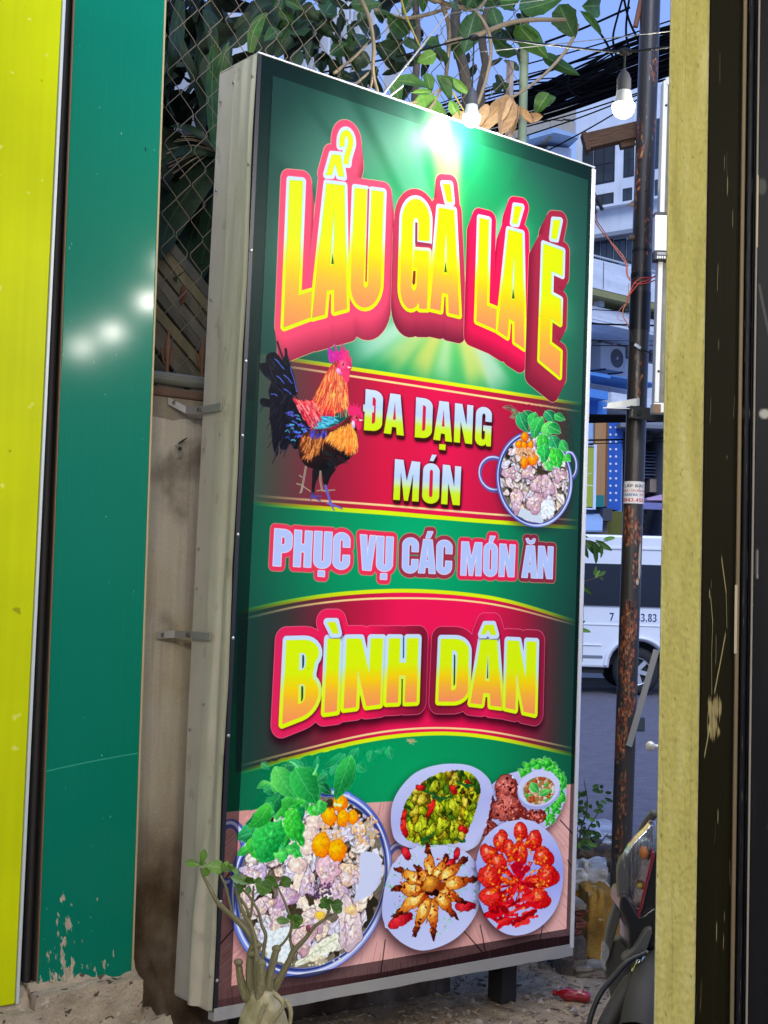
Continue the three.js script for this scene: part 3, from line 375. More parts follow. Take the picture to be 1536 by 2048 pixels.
{ // smaller pot in the straight band
  const cr = cropK(480, 660, 2.1333), o = withCrop(cr), e = ellipseOnSheet(cr, 1255, 636, 164, 206), h = S(...cr([1085, 615])), h2 = S(...cr([1405, 580]));
  potRim(e, [[h[0], h[1], e.rx * 0.36, e.ry * 0.33], [h2[0], h2[1], e.rx * 0.2, e.ry * 0.28]]);
  potFood(e, cr, 1, 110);
  o.poly([[1282, 725], [1338, 725], [1340, 790], [1285, 795]], css([226, 236, 250]), 0); o.poly([[1180, 790], [1200, 760], [1285, 800], [1280, 825]], css([206, 220, 236]));
  for (const [x, y, rx, ry, r] of [[1150, 610, 34, 28, 0.2], [1228, 610, 30, 38, 0.2], [1310, 670, 32, 52, -0.3], [1180, 730, 28, 58, 0], [1255, 740, 34, 52, 0.2], [1360, 620, 36, 34, 0], [1265, 660, 24, 42, 0.3]]) meatOf(o)(x, y, rx * 0.9, ry * 0.9, r, [246, 226, 230], [190, 150, 170]);
  for (const [x, y, rx, ry] of [[1214, 455, 17, 20], [1188, 490, 15, 18], [1212, 492, 14, 19], [1238, 490, 13, 17], [1213, 565, 18, 26], [1248, 553, 19, 28]]) o.blob(x, y, rx, ry, 0, [255, 190, 10], [232, 106, 2], 0.03, 'rgba(160,60,0,.6)');
  for (let i = 0; i < 40; i++) o.blob(rnd(1180, 1250), rnd(505, 545), rnd(4, 8), rnd(4, 8), 0, [250, 214, 150], [200, 140, 110], 0.2);
  g2.save(); g2.globalAlpha = 0.5; for (const [a, b, c, d, w] of [[1120, 330, 1180, 350, 24], [1160, 340, 1200, 400, 34], [1150, 370, 1220, 350, 30]]) o.leaf(a, b, c, d, w, [120, 190, 120], [60, 110, 70]); g2.restore();
  for (const [a, b, c, d, w, k] of [[1190, 350, 1230, 440, 50, 2], [1210, 345, 1250, 400, 46, 4], [1260, 350, 1240, 420, 46, 0], [1300, 345, 1340, 400, 50, 2], [1340, 360, 1385, 385, 36, 0], [1290, 370, 1250, 470, 56, 0], [1330, 390, 1300, 470, 54, 3], [1310, 410, 1370, 440, 50, 0], [1290, 440, 1280, 520, 56, 1], [1330, 450, 1360, 520, 50, 2], [1370, 470, 1400, 520, 40, 0], [1300, 480, 1300, 570, 54, 0], [1340, 500, 1360, 590, 62, 1], [1385, 530, 1410, 560, 36, 1], [1310, 560, 1330, 600, 44, 3]]) o.leaf(a, b, c, d, w, GREENS[k][0], GREENS[k][1]);
}
{ const e = ellipseOnSheet(cropK(480, 660, 2.1333), 1255, 636, 164, 206); FOODS.push([ellipsePath(e, 0.88), 3, 1.4, 0.15], [sheetOf(cropK(480, 660, 2.1333), [[1110, 320], [1380, 340], [1420, 540], [1340, 600], [1270, 560], [1240, 450], [1180, 400]]), 2, 0.8, 0.08]); }
{ // four dishes, bottom right
  const cr = cropK(740, 1480, 3.491), o = withCrop(cr);
  const plate = (pts, c0, c1) => { const q = spline(pts.map(cr), 7, true); g2.save(); g2.shadowColor = 'rgba(30,14,24,.8)'; g2.shadowBlur = 26; g2.shadowOffsetX = -6; g2.shadowOffsetY = 12; fillP(q, css(c1)); g2.restore(); const m = S(...cr(pts[0])), n = S(...cr(pts[pts.length >> 1])), gr = g2.createLinearGradient(...m, ...n); gr.addColorStop(0, css(c0)); gr.addColorStop(0.5, css(c1)); gr.addColorStop(1, css(c0)); fillP(q, gr); };
  // grilled meat with lettuce and a bowl of sauce
  plate([[1180, 190], [1310, 230], [1372, 340], [1350, 450], [1290, 560], [1180, 640], [1000, 640], [850, 560], [760, 420], [900, 270], [1040, 215]], [196, 200, 246], [170, 178, 236]);
  for (let i = 0; i < 60; i++) { const a = rnd(-2.6, 0.9), r = rnd(130, 190); o.blob(1190 + Math.cos(a) * r * 0.85, 330 + Math.sin(a) * r, rnd(18, 34), rnd(18, 34), 0, [110, 240, 80], [20, 150, 40], 0.35, 'rgba(200,255,170,.5)'); }
  for (let i = 0; i < 26; i++) o.blob(rnd(1210, 1320), rnd(420, 590), rnd(12, 26), rnd(12, 26), 0, [100, 230, 70], [20, 140, 40], 0.35, 'rgba(200,255,170,.4)');
  for (const [x, y, rx, ry, r] of [[960, 340, 95, 90, 0.3], [800, 470, 75, 95, 0], [970, 480, 135, 95, 0.2], [830, 620, 60, 60, 0], [1160, 530, 65, 55, 0.3]]) { o.blob(x, y, rx, ry, r, [240, 140, 130], [120, 40, 34], 0.15, 'rgba(60,10,10,.8)'); for (let i = 0; i < 60; i++) { const a = rnd(6.283), k = Math.sqrt(rnd()) * 0.85; o.blob(x + Math.cos(a) * rx * k, y + Math.sin(a) * ry * k, rnd(4, 13), rnd(3, 9), rnd(3), [[250, 178, 170], [150, 50, 44], [236, 120, 90], [90, 26, 20]][i % 4], [[226, 130, 120], [110, 30, 26], [200, 80, 60], [60, 14, 12]][i % 4], 0.3); } }
  { const e = ellipseOnSheet(cr, 1177, 345, 148, 128); g2.fillStyle = css([160, 168, 226]); ell(e, 1, 0, 4); g2.fill(); g2.fillStyle = css([204, 210, 250]); ell(e, 0.98, 0, -3); g2.fill(); g2.fillStyle = css([170, 120, 70]); ell(e, 0.76, 0, 3); g2.fill(); g2.save(); ell(e, 0.75, 0, 3); g2.clip(); for (let i = 0; i < 120; i++) o.blob(rnd(1065, 1290), rnd(265, 455), rnd(6, 18), rnd(6, 16), 0, [[236, 214, 190], [120, 214, 90], [240, 230, 226], [214, 110, 60]][i % 4], [[200, 150, 110], [40, 150, 50], [196, 200, 190], [160, 50, 20]][i % 4], 0.25); o.leaf(1120, 300, 1180, 370, 60, [110, 240, 90], [30, 150, 50]); o.leaf(1250, 350, 1180, 390, 50, [110, 240, 90], [30, 150, 50]); g2.restore(); }
  // green pepper stir-fry on a large oval plate
  plate([[560, 165], [700, 180], [800, 240], [850, 330], [830, 500], [790, 640], [740, 740], [600, 790], [380, 780], [200, 720], [150, 620], [150, 470], [200, 350], [300, 240], [420, 185]], [200, 206, 250], [178, 186, 240]);
  { const area = [[540, 215], [690, 225], [770, 330], [740, 480], [700, 600], [640, 710], [500, 730], [330, 725], [230, 660], [225, 500], [290, 370], [400, 270]]; o.poly(area, css([96, 84, 14])); g2.save(); g2.beginPath(); trace(spline(area.map(cr), 5, true)); g2.clip();
    for (let i = 0; i < 240; i++) { const x = rnd(215, 770), y = rnd(215, 735); o.blob(x, y, rnd(16, 36), rnd(28, 66), rnd(-0.7, 0.7), [[226, 236, 40], [176, 200, 30], [206, 190, 40], [90, 140, 30], [240, 226, 90]][i % 5], [[120, 130, 8], [70, 96, 10], [120, 84, 10], [30, 60, 10], [150, 130, 20]][i % 5], 0.12, 'rgba(40,40,0,.75)'); }
    g2.restore();
    for (const [x, y, rx, ry, r] of [[500, 600, 48, 80, 0.2], [585, 630, 40, 84, 0], [360, 610, 48, 76, 0.3], [590, 470, 40, 80, 0.2], [480, 480, 36, 66, 0.2], [450, 330, 40, 50, 0], [640, 350, 34, 50, 0.2], [710, 400, 30, 56, 0.2], [420, 640, 32, 66, 0.3]]) { o.blob(x, y, rx * 0.8, ry * 0.95, r + rnd(-0.4, 0.4), [232, 244, 60], [96, 110, 6], 0.2, 'rgba(30,34,0,.85)'); for (let i = 0; i < 5; i++) o.blob(x + rnd(-rx, rx) * 0.9, y + rnd(-ry, ry) * 0.9, rnd(5, 12), rnd(5, 18), rnd(3), [[60, 60, 6], [206, 190, 60], [120, 40, 10]][i % 3], [[30, 30, 0], [130, 110, 10], [70, 10, 0]][i % 3], 0.3); o.line([[x - 4, y - ry * 0.8], [x + 2, y], [x - 2, y + ry * 0.8]], 'rgba(90,100,0,.7)', 2); }
    for (const [a, b, c, d] of [[380, 350, 460, 390], [430, 405, 560, 400], [600, 290, 700, 325], [360, 690, 440, 650], [600, 690, 660, 705]]) o.line([[a, b], [(a + c) / 2, (b + d) / 2 + 8], [c, d]], css([30, 92, 40]), 7);
    for (const [x, y, rx, ry, r] of [[425, 470, 22, 66, 0.3], [580, 345, 24, 34, -0.5], [350, 330, 34, 20, 0.2], [650, 620, 40, 24, 0.4], [235, 610, 22, 70, -0.2], [240, 520, 16, 40, 0.2], [680, 290, 26, 16, 0.3]]) o.blob(x, y, rx, ry, r, [250, 60, 50], [150, 8, 14], 0.08, 'rgba(90,0,0,.7)'); }
  FOODS.push([sheetOf(cr, [[540, 205], [690, 215], [780, 330], [750, 480], [705, 610], [650, 715], [500, 735], [320, 730], [215, 665], [210, 500], [280, 360], [400, 260]]), 6, 2.2, 0.24], [sheetOf(cr, [[1040, 240], [1100, 440], [1230, 490], [1220, 590], [1080, 560], [860, 600], [830, 680], [790, 670], [730, 480], [740, 380], [860, 330], [950, 260]]), 6, 3, 0.26], [sheetOf(cr, [[1065, 210], [1200, 140], [1340, 200], [1350, 320], [1330, 420], [1230, 590], [1220, 470], [1310, 400], [1300, 280], [1200, 215]]), 4, 2.5, 0.2], [sheetOf(cr, [[400, 730], [620, 760], [730, 800], [760, 960], [740, 1180], [560, 1400], [280, 1430], [110, 1320], [110, 1150], [140, 900], [250, 770]]), 5, 1.8, 0.16], [sheetOf(cr, [[1050, 580], [1200, 640], [1290, 760], [1320, 950], [1260, 1180], [1180, 1260], [950, 1310], [830, 1260], [770, 1100], [750, 870], [790, 730], [880, 630]]), 5, 2, 0.2]);
  // frog legs, arranged like a star
  plate([[430, 735], [560, 745], [690, 800], [755, 900], [775, 1010], [760, 1160], [690, 1290], [590, 1390], [450, 1455], [330, 1465], [200, 1400], [100, 1280], [85, 1150], [120, 960], [200, 820], [320, 750]], [200, 208, 250], [182, 192, 244]);
  for (let i = 0; i < 60; i++) { const a = rnd(6.283), x = 430 + Math.cos(a) * rnd(180, 320), y = 1030 + Math.sin(a) * rnd(200, 330); for (let j = 0; j < 3; j++) o.line([[x, y], [x + rnd(-30, 30), y + rnd(-30, 30)]], css([90, 190, 90], 0.7), 1.6); }
  for (const [x, y, rx, ry, r] of [[210, 1260, 95, 40, -0.5], [660, 1160, 75, 36, 0], [605, 795, 24, 44, 0.1], [250, 790, 26, 50, -0.4], [560, 860, 40, 24, -0.5]]) o.blob(x, y, rx, ry, r, [244, 60, 70], [150, 6, 26], 0.05, 'rgba(90,0,10,.8)');
  for (const [a, l0, l1, w] of [[-96, 60, 270, 36], [-62, 70, 230, 40], [-38, 80, 300, 40], [-10, 90, 320, 46], [22, 70, 240, 46], [48, 60, 250, 44], [88, 70, 320, 40], [112, 60, 330, 40], [146, 50, 320, 48], [178, 60, 270, 56], [206, 70, 280, 46], [232, 60, 170, 40]]) {
    const t = a * Math.PI / 180, X = (k) => 430 + Math.cos(t) * k * 0.92, Y = (k) => 1030 + Math.sin(t) * k * 1.02, m = (l0 + l1) / 2 - 20;
    o.blob(X(l1 - 10), Y(l1 - 10), 46, 20, t, [150, 60, 26], [50, 10, 4], 0.3, 'rgba(40,5,0,.8)'); for (let j = 0; j < 3; j++) o.line([[X(l1), Y(l1)], [X(l1 + 30) + rnd(-18, 18), Y(l1 + 30) + rnd(-18, 18)]], css([70, 24, 16]), 2.4);
    o.blob(X(m), Y(m), (l1 - l0) * 0.42, w, t, [252, 196, 80], [170, 66, 16], 0.1, 'rgba(70,14,0,.85)'); o.blob(X(m - 20), Y(m - 20), (l1 - l0) * 0.22, w * 0.5, t, [255, 232, 160], [240, 170, 60], 0.15); for (let j = 0; j < 9; j++) o.blob(X(rnd(l0, l1)) + rnd(-16, 16), Y(rnd(l0, l1)) + rnd(-16, 16), rnd(5, 14), rnd(4, 9), rnd(3), [[210, 60, 30], [90, 20, 8], [250, 160, 50]][j % 3], [[140, 20, 10], [40, 6, 2], [200, 90, 20]][j % 3], 0.3);
  }
  o.blob(430, 1005, 76, 56, 0, [250, 190, 70], [150, 60, 16], 0.2, 'rgba(60,10,0,.8)'); o.blob(440, 1070, 46, 20, 0, [60, 14, 6], [30, 4, 0], 0.2);
  // crayfish
  plate([[1060, 555], [1180, 590], [1290, 700], [1345, 860], [1340, 1030], [1290, 1190], [1180, 1310], [1050, 1362], [930, 1345], [820, 1250], [760, 1110], [770, 1000], [740, 860], [790, 700], [900, 595]], [196, 202, 250], [148, 160, 240]);
  const cray = (x, y, rx, ry, r) => { o.blob(x, y, rx, ry, r, [252, 96, 60], [196, 16, 20], 0.08, 'rgba(120,0,0,.8)'); const c = Math.cos(r), s = Math.sin(r); for (let k = -2; k <= 2; k++) { const u = k * ry * 0.33; o.line([[x - rx * 0.75 * c - u * s, y - rx * 0.75 * s + u * c], [x - (u - 8) * s, y + (u - 8) * c], [x + rx * 0.75 * c - u * s, y + rx * 0.75 * s + u * c]], 'rgba(140,0,6,.6)', 2); } o.blob(x - rx * 0.2, y - ry * 0.3, rx * 0.3, ry * 0.25, r, [255, 190, 170], [250, 110, 80], 0.2); };
  for (let i = 0; i < 70; i++) { const a = rnd(6.283); o.line([[1040, 1000], [1040 + Math.cos(a) * rnd(60, 220), 1010 + Math.sin(a) * rnd(60, 200)]], css([[214, 20, 40], [250, 90, 40], [160, 0, 20]][i % 3]), rnd(3, 8)); }
  for (const [x, y, rx, ry, r] of [[1050, 640, 48, 66, 0], [920, 710, 58, 80, -0.2], [1145, 700, 56, 74, 0.3], [830, 800, 56, 80, -0.5], [900, 860, 50, 80, -0.4], [1210, 820, 78, 70, 0.9], [1050, 790, 50, 90, 0], [840, 960, 76, 90, -0.9], [1240, 950, 78, 78, 1.4], [850, 1100, 90, 70, 0.3], [1180, 1110, 70, 82, 1.9], [980, 770, 46, 80, -0.2]]) cray(x, y, rx, ry, r);
  for (let i = 0; i < 190; i++) { const a = rnd(6.283), k = Math.sqrt(rnd()); o.blob(1030 + Math.cos(a) * 230 * k, 920 + Math.sin(a) * 260 * k, rnd(6, 15), rnd(5, 12), rnd(3), [[252, 150, 40], [250, 80, 30], [255, 196, 90]][i % 3], [[210, 70, 10], [190, 20, 10], [230, 120, 30]][i % 3], 0.3); }
  for (let i = 0; i < 34; i++) { const x = rnd(860, 1180), y = rnd(1080, 1270), a = rnd(-0.9, 0.5) + Math.PI; o.line([[x, y], [x + Math.cos(a) * 50, y - Math.sin(a) * 40 + 6], [x + Math.cos(a) * 90, y - Math.sin(a) * 60 + 20]], css([[206, 14, 30], [232, 50, 50], [150, 0, 16]][i % 3]), rnd(6, 13)); }
  for (let i = 0; i < 26; i++) { const a = rnd(-2.4, -0.6); o.line([[1040, 960], [1040 + Math.cos(a) * 90, 960 + Math.sin(a) * 100]], css([180, 6, 40]), rnd(4, 9)); }
}
{ // roosters
  const cr = cropK(500, 670, 5.486), o = withCrop(cr);
  const feathers = (n, area, ang, len, w, cols, al = 0.9) => { for (let i = 0; i < n; i++) { const [x, y] = area(i / n), a = ang(x, y) + rnd(-0.16, 0.16), l = rnd(len * 0.6, len), c = cols[(rnd() * cols.length) | 0]; o.line([[x, y], [x + Math.cos(a) * l * 0.5 + rnd(-4, 4), y + Math.sin(a) * l * 0.5], [x + Math.cos(a) * l, y + Math.sin(a) * l]], css(c, al), rnd(w * 0.5, w)); } };
  const inPoly = (pts) => { const xs = pts.map((p) => p[0]), ys = pts.map((p) => p[1]), x0 = Math.min(...xs), x1 = Math.max(...xs), y0 = Math.min(...ys), y1 = Math.max(...ys); return () => { for (;;) { const x = rnd(x0, x1), y = rnd(y0, y1); let k = false; for (let i = 0, j = pts.length - 1; i < pts.length; j = i++) if ((pts[i][1] > y) !== (pts[j][1] > y) && x < (pts[j][0] - pts[i][0]) * (y - pts[i][1]) / (pts[j][1] - pts[i][1]) + pts[i][0]) k = !k; if (k) return [x, y]; } }; };
  // tails
  const tail = [[230, 190], [290, 200], [360, 280], [395, 170], [430, 300], [480, 440], [515, 640], [470, 690], [560, 880], [650, 1010], [640, 1180], [540, 1240], [480, 1250], [440, 1190], [400, 1255], [330, 1245], [320, 1160], [300, 1330], [250, 1230], [230, 1040], [210, 900], [215, 800], [130, 780], [105, 720], [140, 690], [215, 705], [200, 620], [230, 510], [150, 440], [108, 370], [110, 310], [170, 300], [175, 230]];
  o.poly(tail, css([22, 22, 32]), 3);
  o.line([[300, 80], [350, 230], [400, 330]], css([20, 40, 40]), 5); o.line([[390, 160], [405, 300]], css([20, 30, 34]), 7);
  feathers(150, inPoly(tail), (x, y) => y < 650 ? 1.1 : 2.0, 120, 3, [[10, 10, 18], [44, 44, 60], [30, 32, 48], [60, 62, 86]], 0.55);
  for (const [a, b, c, d] of [[270, 265, 370, 375], [290, 450, 370, 530], [370, 440, 460, 530], [370, 590, 440, 650], [440, 350, 510, 620], [230, 650, 300, 670], [390, 860, 470, 850], [400, 1000, 470, 1010], [460, 940, 540, 1000]]) o.line([[a, b], [(a + c) / 2, (b + d) / 2 - 10], [c, d]], css([80, 104, 206]), 2.4);
  for (let i = 0; i < 60; i++) { const x = rnd(380, 640), y = rnd(850, 1160); o.line([[x, y], [x + 30, y + rnd(-16, 10)], [x + 46, y + rnd(0, 26)]], css([[70, 110, 240], [90, 196, 240], [110, 100, 230], [20, 24, 40]][i % 4], 0.8), rnd(1.5, 3.6)); }
  // rear bird: saddle, neck, breast
  const body = [[470, 690], [560, 720], [690, 710], [760, 560], [830, 420], [920, 300], [1010, 270], [1090, 330], [1060, 460], [1075, 640], [1080, 840], [980, 960], [800, 1030], [660, 1010], [560, 880], [500, 760]];
  o.poly(body, gradP(cr([950, 300]), cr([820, 1000]), [[0, [176, 50, 60]], [0.25, [232, 92, 70]], [0.5, [250, 170, 60]], [0.68, [240, 80, 60]], [0.85, [196, 30, 70]], [1, [120, 20, 40]]]), 4);
  o.poly([[660, 940], [760, 890], [930, 890], [1070, 830], [1080, 880], [950, 980], [800, 1030], [690, 1020]], css([60, 170, 196]), 4);
  o.poly([[940, 870], [1075, 810], [1080, 880], [980, 970], [840, 1010], [930, 950]], css([16, 84, 84]), 4);
  feathers(90, inPoly([[690, 900], [930, 890], [930, 970], [700, 1015]]), () => 0.2, 46, 3, [[130, 220, 236], [60, 160, 200], [40, 110, 150]], 0.7);
  feathers(520, inPoly([[760, 560], [830, 430], [930, 320], [1050, 460], [1075, 640], [1070, 800], [700, 800]]), (x, y) => 2.15 - (x - 700) * 0.0019, 140, 2.2, [[250, 190, 90], [246, 130, 70], [220, 60, 60], [170, 30, 50], [255, 214, 130]], 0.6);
  feathers(150, inPoly([[480, 700], [700, 720], [760, 880], [640, 980], [540, 850]]), () => 1.0, 90, 4, [[220, 40, 70], [250, 120, 110], [150, 14, 44], [250, 150, 150]], 0.75);
  // rear head
  const combA = [[870, 300], [850, 190], [865, 130], [900, 170], [930, 180], [920, 70], [960, 170], [985, 180], [1008, 80], [1025, 165], [1036, 105], [1045, 180], [1075, 160], [1085, 220], [1110, 260], [1105, 320], [1020, 330], [960, 280], [905, 300]];
  o.poly(combA, gradP(cr([860, 200]), cr([1100, 250]), [[0, [190, 40, 180]], [0.5, [226, 40, 140]], [1, [250, 60, 110]]]), 2);
  o.blob(1035, 345, 80, 75, 0, [250, 110, 150], [214, 30, 96], 0.06); o.poly([[1000, 400], [1080, 370], [1090, 470], [1060, 530], [1030, 480]], css([240, 60, 110]), 4); o.blob(975, 400, 24, 46, -0.5, [250, 190, 226], [206, 90, 170], 0.05);
  o.poly([[1060, 340], [1120, 358], [1075, 366]], css([236, 226, 214]), 0); o.blob(1014, 322, 17, 18, 0, [250, 200, 190], [190, 40, 80], 0.02); o.blob(1016, 322, 8, 8, 0, [30, 10, 10], [10, 0, 0], 0);
  feathers(60, inPoly(combA), () => 1.3, 30, 2, [[250, 100, 150], [170, 20, 120]], 0.5);
  // front bird: body, breast, wing
  const fb = [[620, 1060], [780, 1030], [900, 1040], [1000, 980], [1090, 890], [1180, 960], [1170, 1060], [1185, 1180], [1130, 1320], [1040, 1390], [900, 1460], [760, 1480], [620, 1440], [545, 1340], [530, 1200], [560, 1120]];
  o.poly(fb, gradP(cr([700, 1080]), cr([820, 1460]), [[0, [90, 44, 30]], [0.5, [50, 26, 24]], [1, [18, 18, 22]]]), 4);
  feathers(260, inPoly([[560, 1120], [760, 1060], [830, 1140], [700, 1300], [590, 1300]]), () => 1.85, 110, 2.2, [[210, 130, 60], [236, 160, 90], [150, 80, 40], [90, 40, 26]], 0.8);
  feathers(60, inPoly([[640, 1040], [830, 1030], [840, 1100], [680, 1110]]), () => 1.6, 50, 3, [[70, 70, 190], [110, 90, 220], [40, 40, 110]], 0.8);
  feathers(560, inPoly([[860, 1080], [1000, 1000], [1110, 950], [1170, 1080], [1180, 1200], [1110, 1250], [960, 1150]]), (x) => 2.3 - (x - 860) * 0.0026, 120, 2.2, [[252, 176, 60], [246, 140, 50], [255, 206, 110], [220, 96, 40]], 0.7);
  feathers(70, inPoly([[780, 1250], [1000, 1330], [1050, 1380], [850, 1450]]), () => 0.5, 60, 3, [[20, 50, 50], [30, 30, 36], [60, 30, 30]], 0.7);
  const combB = [[1075, 860], [1068, 780], [1100, 800], [1095, 750], [1125, 790], [1130, 740], [1155, 790], [1175, 745], [1185, 800], [1215, 780], [1215, 830], [1240, 860], [1235, 920], [1160, 900], [1100, 880]];
  o.poly(combB, css([236, 40, 110]), 2); o.blob(1165, 930, 60, 56, 0, [240, 90, 120], [190, 20, 70], 0.06); o.poly([[1160, 970], [1220, 950], [1215, 1020], [1185, 1045], [1165, 1010]], css([230, 40, 90]), 4); o.blob(1132, 980, 18, 46, -0.2, [240, 226, 250], [170, 150, 220], 0.04); o.poly([[1195, 920], [1250, 935], [1200, 945]], css([240, 226, 226]), 0); o.blob(1168, 908, 10, 11, 0, [40, 10, 10], [10, 0, 0], 0);
  FOODS.push([tail.map(cr).map(([x, y]) => S(x, y)), 1.5, 0.8, 0.1], [body.map(cr).map(([x, y]) => S(x, y)), 2, 1, 0.1], [fb.map(cr).map(([x, y]) => S(x, y)), 2, 1, 0.1]);
  // legs
  o.poly([[690, 1470], [780, 1480], [760, 1530], [715, 1640], [700, 1740], [675, 1740], [680, 1580]], css([26, 22, 24]), 3); o.poly([[790, 1470], [940, 1460], [880, 1560], [850, 1640], [810, 1650], [795, 1560]], css([22, 20, 24]), 3);
  for (const l of [[[610, 1450], [595, 1540], [575, 1650], [560, 1720]], [[770, 1500], [770, 1600], [790, 1700]]]) { o.line(l, css([176, 166, 146]), 5); o.line(l, css([96, 88, 72]), 1.6); }
  for (const l of [[[575, 1650], [510, 1630]], [[575, 1660], [545, 1735]], [[580, 1660], [660, 1715]], [[570, 1560], [540, 1540]], [[790, 1700], [730, 1710]], [[790, 1710], [930, 1700]], [[780, 1700], [860, 1730]]]) o.line(l, css([160, 150, 126]), 2.6);
  o.line([[685, 1735], [675, 1770]], css([60, 62, 140]), 5); for (const l of [[[672, 1765], [780, 1770]], [[672, 1770], [770, 1820]], [[672, 1765], [665, 1810]]]) o.line(l, css([74, 76, 160]), 3.4);
  o.line([[825, 1655], [850, 1740], [885, 1850]], css([92, 100, 196]), 6.5); for (const l of [[[880, 1850], [1010, 1905]], [[880, 1860], [920, 1920]], [[880, 1855], [845, 1845]]]) o.line(l, css([106, 110, 196]), 4);
}
for (const f of FOODS) photoDetail(...f);
// specks of dirt and two squashed insects on the sheet
for (let i = 0; i < 90; i++) { const x = rnd(CW), y = rnd(CH); g2.fillStyle = css([30, 50, 46], rnd(0.15, 0.4)); g2.beginPath(); g2.arc(x, y, rnd(0.6, 1.6), 0, 7); g2.fill(); }
for (let i = 0; i < 7; i++) lineP([[818 + rnd(-6, 6), 1480 + rnd(-4, 4)], [826 + rnd(-8, 8), 1484 + rnd(-5, 6)]], 'rgba(226,180,130,.8)', 2);
const printT = ctex(printCanvas);
// ---------------------------------------------------------------- setting: ground, road, canopy
const dirtT = dtex(512, 512, (u, v) => { const a = u * 6.283, b = v * 6.283, k = fbm(Math.cos(a) * 2.2 + 3, Math.sin(a) * 2.2 + Math.cos(b) * 2.2, Math.sin(b) * 2.2, 5), s = rnd(); let c = mixc([140, 122, 98], [186, 166, 136], clamp(0.5 + k * 1.3, 0, 1)); if (s > 0.95) c = mixc(c, [196, 178, 146], rnd(0.4, 1)); if (s < 0.07) c = mixc(c, [52, 42, 32], rnd(0.4, 0.9)); return c.map((x) => x + rnd(-16, 16)); }, true);
const dirtB = dtex(256, 256, () => rnd(40, 220), false);
{
  const g = new THREE.PlaneGeometry(5.6, 10, 150, 260).rotateX(-Math.PI / 2).translate(0.2, 0, -2.6), p = g.attributes.position;
  for (let i = 0; i < p.count; i++) { const x = p.getX(i), z = p.getZ(i); p.setY(i, 0.02 + 0.03 * fbm(x * 1.3, z * 1.3, 2, 3) + 0.012 * fbm(x * 9, z * 9, 5, 3)); }
  g.computeVertexNormals(); const u = g.attributes.uv; for (let i = 0; i < u.count; i++) u.setXY(i, p.getX(i) / 0.9, p.getZ(i) / 0.9);
  struct('ground', g, std({ map: dirtT, bumpMap: dirtB, bumpScale: 0.006, roughness: 1 }));
  struct('terrain', new THREE.PlaneGeometry(300, 300).rotateX(-Math.PI / 2).translate(0, -0.06, -60), std({ color: rgb(0.16, 0.14, 0.12), roughness: 1 }));
  const asph = dtex(256, 256, (u, v) => { const k = rnd(-16, 16) + 20 * fbm(Math.cos(u * 6.283) * 2, Math.sin(u * 6.283) * 2 + Math.cos(v * 6.283) * 2, Math.sin(v * 6.283) * 2); return [104 + k, 98 + k, 104 + k]; });
  asph.repeat.set(0.7, 0.7);
  struct('road', uvMetres(bx(90, 0.06, 13.6, 0, -0.034, -14.6)), std({ map: asph, roughness: 0.9 }));
  struct('kerb', uvMetres(box6(-45, 45, -0.03, 0.12, -21.65, -21.42, 0)), std({ color: rgb(0.34, 0.33, 0.31), roughness: 0.95 }));
  struct('pavement', uvMetres(box6(-45, 45, -0.05, 0.115, -29, -21.66)), std({ color: rgb(0.27, 0.25, 0.23), roughness: 0.95 }));
  // the roofed forecourt that the photograph is taken from: it keeps the evening sky off the sign
  struct('canopy_roof', [box6(-3.2, 3.4, 3.42, 3.5, -3.0, 3.6), ...[-2.4, -1.2, 0, 1.2, 2.4].map((x) => box6(x - 0.03, x + 0.03, 3.3, 3.418, -2.98, 3.58))], std({ color: rgb(0.5, 0.5, 0.48), roughness: 0.8 }));
  struct('rear_wall', box6(-3.2, 3.4, 0, 3.42, 3.4, 3.55), std({ color: rgb(0.55, 0.52, 0.45), roughness: 0.9 }));
}
